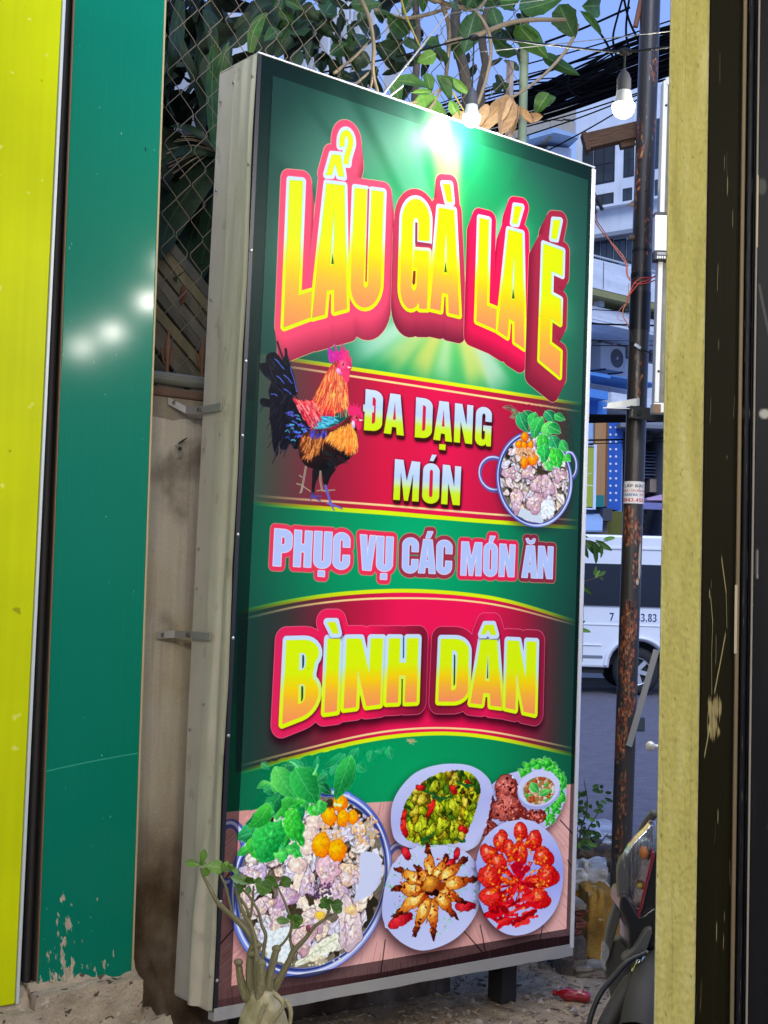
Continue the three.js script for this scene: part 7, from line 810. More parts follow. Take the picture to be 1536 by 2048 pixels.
  cw('electric_wire', 'orange wire running from the sign edge down to the pole', [[1184, 432, -0.2], [1200, 458, -0.1], [1222, 484], [1246, 512], [1254, 530], [1255, 548], [1262, 562]], 0.0024, org); cw('electric_wire', 'pink wire joining the orange one above the pole bolt', [[1193, 425, -0.2], [1194, 442, -0.15], [1208, 462, -0.05], [1226, 492], [1250, 525], [1253, 548], [1260, 562]], 0.0022, pink); cw('electric_wire', 'red wire looping from the power supply across the pole', [[1330, 528, -0.1], [1318, 546, -0.06], [1296, 560], [1280, 566], [1268, 578], [1258, 592], [1252, 608]], 0.0026, red); cw('electric_wire', 'red wire crossing below the first to the pillar', [[1330, 548, -0.1], [1304, 555, -0.03], [1284, 556], [1270, 565], [1262, 580], [1254, 604]], 0.0026, red); cw('electric_wire', 'bright red wire curling under the clip on the pole', [[1328, 552, -0.1], [1306, 562, -0.03], [1284, 568], [1266, 566]], 0.0026, red); cw('electric_wire', 'yellow wire between two tape ties on the pole', [[1258, 566], [1257, 580], [1256, 592]], 0.002, yel); cw('electric_wire', 'orange wire hanging from the lower tape tie', [[1252, 608], [1246, 620], [1247, 634], [1254, 646], [1258, 652]], 0.0024, org); cw('electric_wire', 'thin magenta wire bowing out from the pole', [[1250, 608], [1238, 622], [1234, 636], [1240, 640], [1246, 642]], 0.0012, pink); cw('electric_wire', 'twisted black wire leading down to a connector', [[1257, 652], [1262, 668], [1268, 684], [1274, 692], [1284, 698], [1300, 706], [1312, 713]], 0.003, CABLE); cw('electric_wire', 'blue tipped lead pointing at the pillar', [[1306, 710], [1316, 715], [1324, 720]], 0.0034, std({ color: rgb(0.06, 0.2, 0.34), roughness: 0.5 }), D - 0.07); top('wire_connector', bar(at(1269, 689, D - 0.06), at(1281, 697, D - 0.06), 0.012, 0.012), phy({ color: rgb(0.5, 0.55, 0.62), roughness: 0.3 }), 'clear plastic wire connector on the pole', 'connector'); top('cable_plug', [bar(at(1187, 385, D - 0.25), at(1205, 420, D - 0.22), 0.008, 0.012), bar(at(1187, 400, D - 0.25), at(1192, 428, D - 0.24), 0.006, 0.009)], CABLE, 'black taped plugs sticking out beside the sign edge', 'plug');
  top('flat_brace', bar(at(1313, 1300, D - 0.12), at(1258, 1492, D - 0.06), 0.006, 0.024), phy({ color: rgb(0.42, 0.42, 0.4), roughness: 0.55, metalness: 0.3, bumpMap: grainT, bumpScale: 0.001 }), 'flat grey metal brace slanting down to the pole', 'brace'); top('road_block', uvMetres(bx(0.13, 0.14, 0.1, 0, 0.07, 0, 0.008)).translate(...onY(1276, 1461, 0).toArray()), std({ color: rgb(0.035, 0.04, 0.045), roughness: 0.9 }), 'dark square block standing on the asphalt', 'block');
}
// ---------------------------------------------------------------- rubble at the courtyard's edge
{
  const rockT = (c) => std({ map: dtex(256, 256, (u, v) => { const n = fbm(u * 5, v * 5, c[2] * 0.1, 5), e = fbm(u * 14, v * 14, 3, 4); let k = mixc(c, c.map((q) => q * 0.55), clamp(0.4 + n * 1.5, 0, 1)); if (e > 0.22) k = mixc(k, [230, 228, 220], 0.55); return k.map((q) => q + rnd(-8, 8)); }), bumpMap: grainT, bumpScale: 0.012, roughness: 0.95 });
  const rock = (w, h, d, s, rough = 0.16) => { const g = new THREE.BoxGeometry(w, h, d, 14, 12, 12), p = g.attributes.position; for (let i = 0; i < p.count; i++) { const v = V().fromBufferAttribute(p, i), k = V(v.x / w, v.y / h, v.z / d), f = 1 + rough * 2 * fbm(k.x * 3 + s, k.y * 3, k.z * 3, 4) - 0.28 * Math.max(0, k.length() - 0.55); p.setXYZ(i, v.x * f, v.y * f, v.z * f); } g.computeVertexNormals(); return uvMetres(g); };
  const R = (label, x0, y0, x1, y1, depth, m, s, dz = 0.22, turn = 0.2, name = 'rubble_stone') => { const a = at(x0, y0, depth), b = at(x1, y1, depth), o = top(name, rock(b.x - a.x, a.y - b.y, dz, s), m, label, 'stone'); o.position.set((a.x + b.x) / 2, (a.y + b.y) / 2, a.z - dz / 2); o.rotation.y = turn; return o; };
  const tan = rockT([170, 128, 50]), gr = rockT([150, 140, 120]), wh = rockT([222, 220, 214]), brown = rockT([120, 96, 70]), pale = rockT([200, 200, 206]);
  R('tall ochre block with a white worn top next to the rusty pole', 1168, 1782, 1232, 1948, 5.35, tan, 1, 0.3, 0.1); R('white painted slab lying across the ochre block', 1140, 1738, 1226, 1792, 5.5, wh, 3, 0.26, -0.1).rotation.z = 0.1; R('rough brown boulder behind the white slab', 1128, 1698, 1230, 1750, 5.75, brown, 5, 0.3, 0.2); R('pale flat stone behind the brown boulder', 1120, 1682, 1220, 1712, 6.3, pale, 7, 0.4, 0.1); R('white flat stone farthest back in the rubble', 1140, 1662, 1250, 1688, 7.0, pale, 11, 0.4, 0.1); R('pale kerb piece lying on the ground before the ochre block', 1148, 1935, 1216, 1958, 5.1, gr, 13, 0.12, 0.15); R('small ochre stone under the white slab', 1132, 1780, 1172, 1830, 5.5, tan, 15, 0.2, 0.1); R('small white chip resting on the brown boulder', 1164, 1722, 1180, 1744, 5.5, wh, 17, 0.05, 0.4);
  for (const p of [[0.42, -6.05], [0.7, -6.2], [0.95, -6.1], [1.25, -6.3]]) { const o = top('rubble_stone', rock(0.26, 0.3, 0.3, p[0] * 9), gr, 'grey stone low in the rubble heap by the road', 'stone', 'low grey rubble stones'); o.position.set(p[0], 0.1, p[1]); }
  { // broken brick pier behind the sign's lower corner
    const a = at(1120, 1950, 5.12), b = at(1178, 1822, 5.12), o = thing('brick_pier', 'broken brick and cement pier behind the lower corner of the sign', 'pier', V((a.x + b.x) / 2, 0, a.z), 0.15), w = b.x - a.x, H = b.y; part('cement_base', rock(w, H * 0.62, 0.2, 21, 0.05).translate(0, H * 0.31, -0.1), rockT([120, 108, 96]), o); const bm = [rockT([150, 84, 62]), rockT([132, 72, 56])]; for (let j = 0; j < 4; j++) for (let i = 0; i < 2; i++) part('brick', rock(w * 0.48, H * 0.085, 0.11, j * 7 + i, 0.05), bm[(i + j) % 2], o).position.set((i - 0.5) * w * 0.5 + (j % 2 ? 0.012 : -0.008), H * (0.66 + j * 0.093), -0.09); part('cement_cap', rock(w * 1.02, 0.025, 0.16, 31, 0.08).translate(0, H + 0.006, -0.1), gr, o); }
  // shrubs
  const twig = std({ color: rgb(0.09, 0.07, 0.05), roughness: 0.9 });
  const shrub = (name, label, px, py, d, stems, leafPx, n, mats) => { const b = at(px, py, d); const o = thing(name, label, 'shrub', b, 0); for (const st of stems) { const pts = st.map(([x, y, dd]) => at(x, y, d + (dd ?? 0)).sub(b)); part('stem', taper(pts, 0.005, 0.0015, 14, 6), twig, o); } for (const [x0, y0, x1, y1, w, m, dd] of leafPx) { const A = at(x0, y0, d + (dd ?? 0)).sub(b), B = at(x1, y1, d + (dd ?? 0)).sub(b); const q = part('leaf', LG[2], LM[mats[m]], o); putLeaf(q, A, B, A.distanceTo(B) * w / Math.hypot(x1 - x0, y1 - y0) / 0.34, V(rnd(-0.3, 0.3), rnd(0, 0.5), 1), rnd(-0.4, 0.4)); } return o; };
  { const L = []; for (let i = 0; i < 74; i++) { const t = rnd(), x = 1168 + rnd(-34, 34) * (0.4 + t), y = lerp(1690, 1570, t) + rnd(-14, 14), a = rnd(-0.6, 2.2); L.push([x, y, x + Math.cos(a) * rnd(12, 24), y + Math.sin(a) * rnd(8, 20), rnd(6, 10), i % 3, rnd(-0.15, 0.15)]); } shrub('roadside_shrub', 'small leafy shrub sprouting from the rubble', 1160, 1700, 5.7, [[[1157, 1705], [1162, 1660], [1175, 1610], [1168, 1560]], [[1157, 1700], [1175, 1660], [1200, 1620]], [[1157, 1700], [1150, 1640], [1140, 1600]], [[1190, 1700], [1205, 1680], [1216, 1668]]], L, 0, [0, 1, 2]); }
  shrub('hanging_sprig', 'leafy sprig reaching out from behind the sign edge', 1135, 1290, 5.5, [[[1120, 1080], [1150, 1078], [1180, 1085], [1215, 1082]], [[1110, 1180], [1150, 1168], [1180, 1160], [1205, 1152]], [[1110, 1270], [1140, 1262], [1152, 1258]], [[1120, 1100], [1125, 1200], [1130, 1290]]], [[1155, 1078, 1168, 1108, 10, 0], [1160, 1076, 1176, 1118, 12, 1], [1168, 1078, 1196, 1112, 14, 0], [1176, 1080, 1208, 1108, 13, 0], [1186, 1082, 1196, 1128, 12, 1], [1190, 1080, 1226, 1102, 11, 0], [1200, 1084, 1206, 1116, 10, 0], [1206, 1080, 1232, 1074, 9, 2], [1150, 1090, 1172, 1126, 9, 1], [1150, 1070, 1178, 1072, 9, 0], [1182, 1088, 1186, 1108, 8, 1], [1150, 1160, 1186, 1190, 11, 0], [1148, 1168, 1156, 1205, 12, 1], [1150, 1166, 1172, 1162, 9, 0], [1190, 1156, 1200, 1140, 9, 2], [1196, 1152, 1212, 1142, 9, 0], [1186, 1150, 1194, 1132, 7, 0], [1198, 1154, 1208, 1160, 6, 0], [1145, 1252, 1172, 1242, 9, 0], [1145, 1258, 1184, 1262, 10, 2], [1142, 1262, 1152, 1284, 8, 0], [1146, 1200, 1154, 1222, 9, 1], [1150, 1210, 1158, 1196, 7, 0]], 0, [0, 1, 2]);
}
// ---------------------------------------------------------------- right foreground: stucco pillar and black steel door frame
{
  const d = 2.2, TURN = -0.215, A = at(1321, 1200, d), PN = V(Math.sin(TURN), 0, Math.cos(TURN)), PX = V(Math.cos(TURN), 0, -Math.sin(TURN)), on = (px) => onPlane(px, 1200, A, PN), B = on(1402), C = on(1470), E = on(1500), dist = (p, q) => q.clone().sub(p).dot(PX);
  const stT = dtex(512, 1024, (u, v) => { const n = fbm(u * 12, v * 300, 3, 4), m = fbm(u * 3, v * 24, 7, 4), s = fbm(u * 16, v * 420, 5, 2); let c = mixc([186, 178, 100], [170, 161, 86], clamp(0.5 + n, 0, 1)); c = mixc(c, [200, 194, 136], clamp(m * 1.4, 0, 0.6)); c = mixc(c, [138, 130, 72], clamp(-m * 1.1 - 0.05, 0, 0.4)); const dr = fbm(u * 26, v * 5, 61, 4); if (dr > 0.3) c = mixc(c, [120, 112, 62], 0.35); if (u < 0.03 + 0.03 * fbm(1, v * 60, 4, 3)) c = mixc(c, [206, 200, 170], 0.6); if (s > 0.34) c = mixc(c, [112, 100, 54], 0.6); return c.map((k) => k + rnd(-6, 6)); }), stB = dtex(512, 1024, (u, v) => 128 + 150 * fbm(u * 7 + 0.6 * fbm(u * 5, v * 60, 2, 2), v * 330, 3, 3), false);
  const p = thing('stucco_pillar', 'narrow olive yellow stucco pillar with combed plaster', 'pillar', V(A.x, 0, A.z), TURN); const w = dist(A, B); const g = new RoundedBoxGeometry(w, 3.4, 0.26, 2, 0.004).translate(w / 2, 1.7, -0.13); part('plaster', g, std({ map: stT, bumpMap: stB, bumpScale: 0.006, roughness: 0.95 }), p);
  const scr = (base, n, col, len) => { const [c, g] = canvas(256, 1024); g.fillStyle = base; g.fillRect(0, 0, 256, 1024); for (let i = 0; i < 300; i++) { g.strokeStyle = `rgba(90,84,50,${rnd(0.02, 0.08)})`; g.lineWidth = rnd(1, 4); const x = rnd(256), y = rnd(1024); g.beginPath(); g.moveTo(x, y); g.lineTo(x + rnd(-2, 2), y + rnd(30, 120)); g.stroke(); } for (let i = 0; i < n; i++) { g.strokeStyle = g.fillStyle = `rgba(${col},${rnd(0.25, 0.9)})`; g.lineWidth = rnd(0.8, 2.4); const x = rnd(256), y = rnd(1024); if (rnd() < 0.6) { g.beginPath(); g.ellipse(x, y, rnd(1, 4), rnd(1, 5), 0, 0, 7); g.fill(); } else { g.beginPath(); g.moveTo(x, y); g.quadraticCurveTo(x + rnd(-6, 6), y + rnd(5, len), x + rnd(-10, 10), y + rnd(10, len * 1.5)); g.stroke(); } } return [c, g]; };
  const [c1, g1] = scr('rgb(24,22,9)', 60, '176,168,130', 10); g1.fillStyle = 'rgba(150,138,96,.7)'; const vy = (py) => (py - 0) / 2048 * 1024; for (let i = 0; i < 60; i++) { g1.beginPath(); g1.ellipse(110 + rnd(-50, 50), vy(1292) + rnd(-8, 8), rnd(2, 9), rnd(1.5, 5), 0, 0, 7); g1.fill(); } g1.strokeStyle = 'rgba(190,180,130,.8)'; g1.lineWidth = 2.5; for (const q of [[[70, 1174], [90, 1200], [84, 1230], [90, 1270]], [[150, 1136], [190, 1170], [200, 1205]], [[190, 1210], [150, 1240], [110, 1268]], [[40, 1330], [80, 1300]]]) { g1.beginPath(); q.forEach(([x, y], i) => i ? g1.lineTo(x, vy(y)) : g1.moveTo(x, vy(y))); g1.stroke(); } g1.strokeStyle = 'rgba(226,210,160,.95)'; g1.lineWidth = 4; g1.beginPath(); g1.moveTo(30, vy(1792)); g1.lineTo(210, vy(1799)); g1.stroke(); for (const x of [110, 150]) { g1.beginPath(); g1.moveTo(128, vy(1800)); g1.lineTo(x, vy(1824)); g1.stroke(); }
  const f = thing('door_frame', 'dark bronze steel door jamb with scratches and pale paint specks', 'door frame', V(B.x, 0, B.z), TURN), fw = dist(B, C); part('jamb', box6(0.001, fw, 0, 3.4, -0.28, -0.012), phy({ map: ctex(c1), roughness: 0.5, specularIntensity: 0.12 }), f); part('lip', box6(fw + 0.0005, fw + 0.007, 0, 3.4, -0.28, 0.004, 0.002), std({ color: rgb(0.16, 0.12, 0.06), roughness: 0.6, metalness: 0.3 }), f, 'worn brown edge of the jamb');
  const [c2] = scr('rgb(18,19,24)', 130, '200,198,186', 20), dm = phy({ map: ctex(c2), roughness: 0.4, specularIntensity: 0.25 }), dr = thing('steel_door', 'black painted steel door leaf with paint chips along its stile', 'door', V(C.x, 0, C.z).addScaledVector(PX, 0.009), TURN), s1 = dist(C, E) - 0.008; part('stile', box6(0, s1 * 0.66, 0, 3.4, -0.09, -0.002, 0.004), dm, dr); part('stile', box6(s1 * 0.66 + 0.001, s1, 0, 3.4, -0.09, -0.014, 0.003), dm, dr); part('bead', box6(s1 + 0.0005, s1 + 0.004, 0, 3.4, -0.09, -0.004, 0.0015), std({ color: rgb(0.24, 0.22, 0.18), roughness: 0.6 }), dr, 'worn pale bead'); part('leaf', box6(s1 + 0.005, 0.6, 0, 3.4, -0.08, -0.01), dm, dr);
  const tan = std({ color: rgb(0.45, 0.37, 0.25), roughness: 0.8 }); for (const [x, y0, y1, w2] of [[fw - 0.0005, 1.36, 1.47, 0.004]]) part('bare_patch', box6(x, x + w2, y0, y1, 0.0042, 0.0048), tan, f); part('bare_patch', box6(s1 + 0.0015, s1 + 0.0045, 2.02, 2.14, -0.0038, -0.003), tan, dr);
}
// ---------------------------------------------------------------- desert rose in front of the sign
{
  const d = 3.45, b = onY(538, 2230, 0.0), base = at(532, 2120, d), T = thing('desert_rose', 'bare-stemmed desert rose with a swollen pale trunk and few green leaf tufts', 'plant', V(base.x, 0, base.z), 0), o = T.position, kx = 3.657, P = (x, y, dd = 0) => at(340 + x / kx, 1680 + y / kx, d + dd).sub(o);
  const skinT = dtex(256, 256, (u, v) => { const n = fbm(u * 6, v * 10, 2, 5); return mixc([150, 140, 100], [196, 186, 150], clamp(0.5 + n * 1.3, 0, 1)).map((k) => k + rnd(-8, 8)); }), skin = std({ map: skinT, bumpMap: grainT, bumpScale: 0.003, roughness: 0.7 }), stemT = dtex(128, 256, (u, v) => { const n = fbm(u * 5, v * 16, 8, 4); return mixc([110, 104, 70], [150, 144, 108], clamp(0.5 + n * 1.4, 0, 1)).map((k) => k + rnd(-8, 8)); }), stem = std({ map: stemT, bumpMap: grainT, bumpScale: 0.002, roughness: 0.75 });
  { const top_ = P(690, 1130), H = top_.y, prof = [[0.05, -0.03], [0.075, 0.06], [0.084, 0.14], [0.08, 0.2], [0.072, H - 0.09], [0.062, H - 0.05], [0.046, H - 0.015], [0.03, H + 0.012], [0.012, H + 0.022], [0, H + 0.024]].map(([x, y]) => V2(x * 0.86, y)), g = new THREE.LatheGeometry(prof, 40), p = g.attributes.position; for (let i = 0; i < p.count; i++) { const x = p.getX(i), y = p.getY(i), z = p.getZ(i), a = Math.atan2(z, x), k = 1 + 0.13 * Math.sin(a * 3 + y * 9) + 0.1 * fbm(x * 14, y * 8, z * 14, 4); p.setXYZ(i, x * k + top_.x, y, z * k + top_.z); } g.computeVertexNormals(); part('caudex', g, skin, T, 'swollen pale trunk'); for (const q of [[[770, 1130], [830, 1200], [790, 1280], [740, 1340], [730, 1420]], [[850, 1180], [880, 1240], [880, 1330], [860, 1420]], [[700, 1200], [660, 1290], [640, 1350], [650, 1440]]]) part('root', taper(q.map(([x, y]) => P(x, y, -0.062)), 0.007, 0.004, 18, 6, 0.15), skin, T); }
  const st = (pts, r0, r1, parent = T) => part('stem', taper(pts.map(([x, y, dd]) => P(x, y, dd ?? 0)), r0 * 0.6, r1 * 0.66, 26, 8, 0.3), stem, parent);
  st([[560, 1150], [520, 1030], [500, 900]], 0.021, 0.012); st([[600, 1130, 0.01], [585, 980, 0.01], [590, 830, 0.01], [610, 760, 0.01], [560, 660, 0.01], [460, 560, 0.01], [360, 470, 0.01], [290, 350, 0.01], [235, 240, 0.01], [228, 210, 0.01]], 0.021, 0.0055); st([[640, 1150, -0.01], [640, 960, -0.01], [630, 800, -0.01], [600, 650, -0.01], [540, 540, -0.01], [500, 430, -0.01], [480, 350, -0.01]], 0.016, 0.0055); st([[660, 1160, -0.02], [665, 1000, -0.02], [668, 905, -0.02]], 0.022, 0.018); st([[668, 920, 0.0], [690, 770, 0], [700, 690, 0], [670, 620, 0], [650, 530, 0], [610, 460, 0], [570, 400, 0], [540, 370, 0]], 0.009, 0.0045); st([[715, 1110, -0.01], [740, 950, -0.01], [778, 800, -0.01]], 0.021, 0.013); st([[790, 790, 0], [840, 740, 0], [880, 670, 0], [890, 610, 0], [860, 510, 0], [830, 430, 0], [790, 350, 0]], 0.006, 0.0042); st([[760, 1090, 0.01], [820, 980, 0.01], [880, 870, 0.01], [900, 820, 0.01], [990, 720, 0.01], [1060, 630, 0.01], [1140, 570, 0.01], [1165, 500, 0.01]], 0.018, 0.0045); st([[895, 820, 0.01], [880, 720, 0.01], [885, 640, 0.0]], 0.006, 0.005); st([[610, 760, 0.0], [590, 640, 0.02], [560, 500, 0.02], [480, 380, 0.02]], 0.008, 0.005); st([[455, 555, 0.01], [430, 430, 0.015], [400, 320, 0.015], [370, 260, 0.015]], 0.0055, 0.0045); st([[590, 560, 0], [605, 440, 0], [612, 340, 0]], 0.006, 0.004);
  for (const [x, y] of [[500, 895], [668, 900], [778, 795], [640, 770], [600, 830]]) part('cut_stub', new THREE.SphereGeometry(0.012, 10, 8).scale(1, 0.8, 1).translate(...P(x, y, -0.005).toArray()), stem, T);
  const lm = [phy({ map: leafTex([86, 130, 40], [112, 156, 56], [160, 190, 100]), roughness: 0.42, transmission: 0.2, side: THREE.DoubleSide }), phy({ map: leafTex([66, 106, 32], [90, 134, 46], [130, 164, 80]), roughness: 0.42, transmission: 0.2, side: THREE.DoubleSide })], lg = [leafGeo(0.4, 0.22, 0.15, 1.25), leafGeo(0.46, 0.3, -0.12, 1.3)];
  for (const [x0, y0, x1, y1, w, m] of [[230, 185, 105, 158, 42, 0], [235, 175, 250, 70, 42, 0], [240, 200, 285, 262, 50, 0], [255, 185, 410, 205, 78, 0], [390, 215, 425, 150, 30, 0], [400, 210, 460, 180, 26, 0], [440, 205, 515, 245, 40, 0], [385, 222, 450, 210, 30, 1], [610, 320, 440, 280, 52, 1], [600, 310, 560, 265, 34, 1], [620, 320, 745, 380, 80, 1], [610, 310, 668, 285, 30, 1], [580, 330, 570, 395, 36, 1], [540, 370, 490, 350, 36, 1], [600, 310, 540, 300, 36, 1], [790, 335, 685, 270, 50, 1], [795, 330, 888, 285, 62, 1], [800, 335, 760, 345, 26, 1], [880, 600, 775, 588, 46, 1], [890, 590, 905, 545, 50, 1], [900, 590, 980, 600, 56, 1], [900, 595, 940, 645, 46, 1], [895, 590, 950, 555, 44, 1], [1165, 475, 1090, 440, 44, 1], [1170, 470, 1140, 505, 40, 1], [1170, 475, 1270, 465, 50, 1], [1175, 475, 1255, 525, 46, 1], [1165, 470, 1175, 425, 34, 1], [1160, 480, 1080, 480, 30, 1]]) { const A = P(x0, y0, -0.006), B = P(x1, y1, -0.006 + rnd(-0.02, 0.02)), q = part('leaf', lg[m], lm[m], T); putLeaf(q, A, B, A.distanceTo(B) * w * 1.4 / Math.hypot(x1 - x0, y1 - y0) / 0.43, V(rnd(-0.3, 0.3), rnd(0.1, 0.7), 1), rnd(-0.3, 0.3)); }
  for (const [cx, cy, n] of [[235, 190, 3], [420, 205, 4], [610, 320, 5], [790, 335, 3], [895, 590, 4], [1165, 475, 4], [500, 350, 3]]) for (let i = 0; i < n; i++) { const a = rnd(-3.1, 0.4), l = rnd(26, 62), A = P(cx, cy, -0.004), B = P(cx + Math.cos(a) * l, cy + Math.sin(a) * l, rnd(-0.03, 0.02)), q = part('leaf', lg[i % 2], lm[i % 2], T); putLeaf(q, A, B, A.distanceTo(B) * 0.9, V(rnd(-0.5, 0.5), rnd(0, 0.8), 1), rnd(-0.5, 0.5)); }
  part('bud', new THREE.SphereGeometry(0.006, 8, 6).scale(1, 1.6, 1).translate(...P(1010, 645).toArray()), std({ color: rgb(0.3, 0.06, 0.14), roughness: 0.5 }), T, 'small dark pink bud');
}
// ribbed brick under the sign's near corner
{ const p = onY(470, 2062, 0.0), o = thing('hollow_brick', 'reddish ribbed brick lying under the near corner of the sign', 'brick', p, 0.5), m = std({ map: dtex(128, 128, (u, v) => mixc([150, 92, 66], [112, 66, 50], clamp(0.5 + fbm(u * 8, v * 8, 3, 4) * 1.5, 0, 1)).map((k) => k + rnd(-8, 8))), roughness: 0.9, bumpMap: grainT, bumpScale: 0.003 }); part('body', bx(0.2, 0.085, 0.1, 0, 0.075, -0.04, 0.004), m, o); for (let i = 0; i < 6; i++) part('rib', box6(-0.1, 0.1, 0.04 + i * 0.0135, 0.047 + i * 0.0135, 0.0102, 0.014), m, o); }
// red plastic bottle
{
  const p = onY(1148, 2003, 0.02), o = thing('plastic_bottle', 'crumpled red plastic bottle lying on the earth', 'bottle', p.add(V(0, 0.022, 0)), -0.35), prof = [[0, -0.058], [0.017, -0.057], [0.022, -0.05], [0.0225, -0.02], [0.02, -0.006], [0.0225, 0.008], [0.022, 0.03], [0.014, 0.05], [0.009, 0.056], [0.009, 0.066], [0, 0.067]].map(([x, y]) => V2(x, y)), g = new THREE.LatheGeometry(prof, 30).rotateZ(Math.PI / 2), q = g.attributes.position; for (let i = 0; i < q.count; i++) { const x = q.getX(i), y = q.getY(i), z = q.getZ(i), k = 1 + 0.26 * fbm(x * 34, y * 40, z * 40, 3); q.setXYZ(i, x, y * k * (x > 0 ? 0.82 : 1), z * k); } g.computeVertexNormals();
  part('body', g, phy({ color: rgb(0.42, 0.012, 0.02), roughness: 0.16, clearcoat: 0.6, transmission: 0.25, thickness: 0 }), o); const c = new THREE.CylinderGeometry(0.0105, 0.0105, 0.012, 16).rotateZ(Math.PI / 2).translate(-0.069, 0, 0); part('cap', c, phy({ color: rgb(0.34, 0.01, 0.016), roughness: 0.3 }), o); part('label', new THREE.CylinderGeometry(0.0232, 0.0228, 0.016, 24, 1, true, 0.6, 2.2).rotateZ(Math.PI / 2).translate(0.022, 0, 0), phy({ color: rgb(0.5, 0.2, 0.18), roughness: 0.25 }), o, 'torn paler label');
}
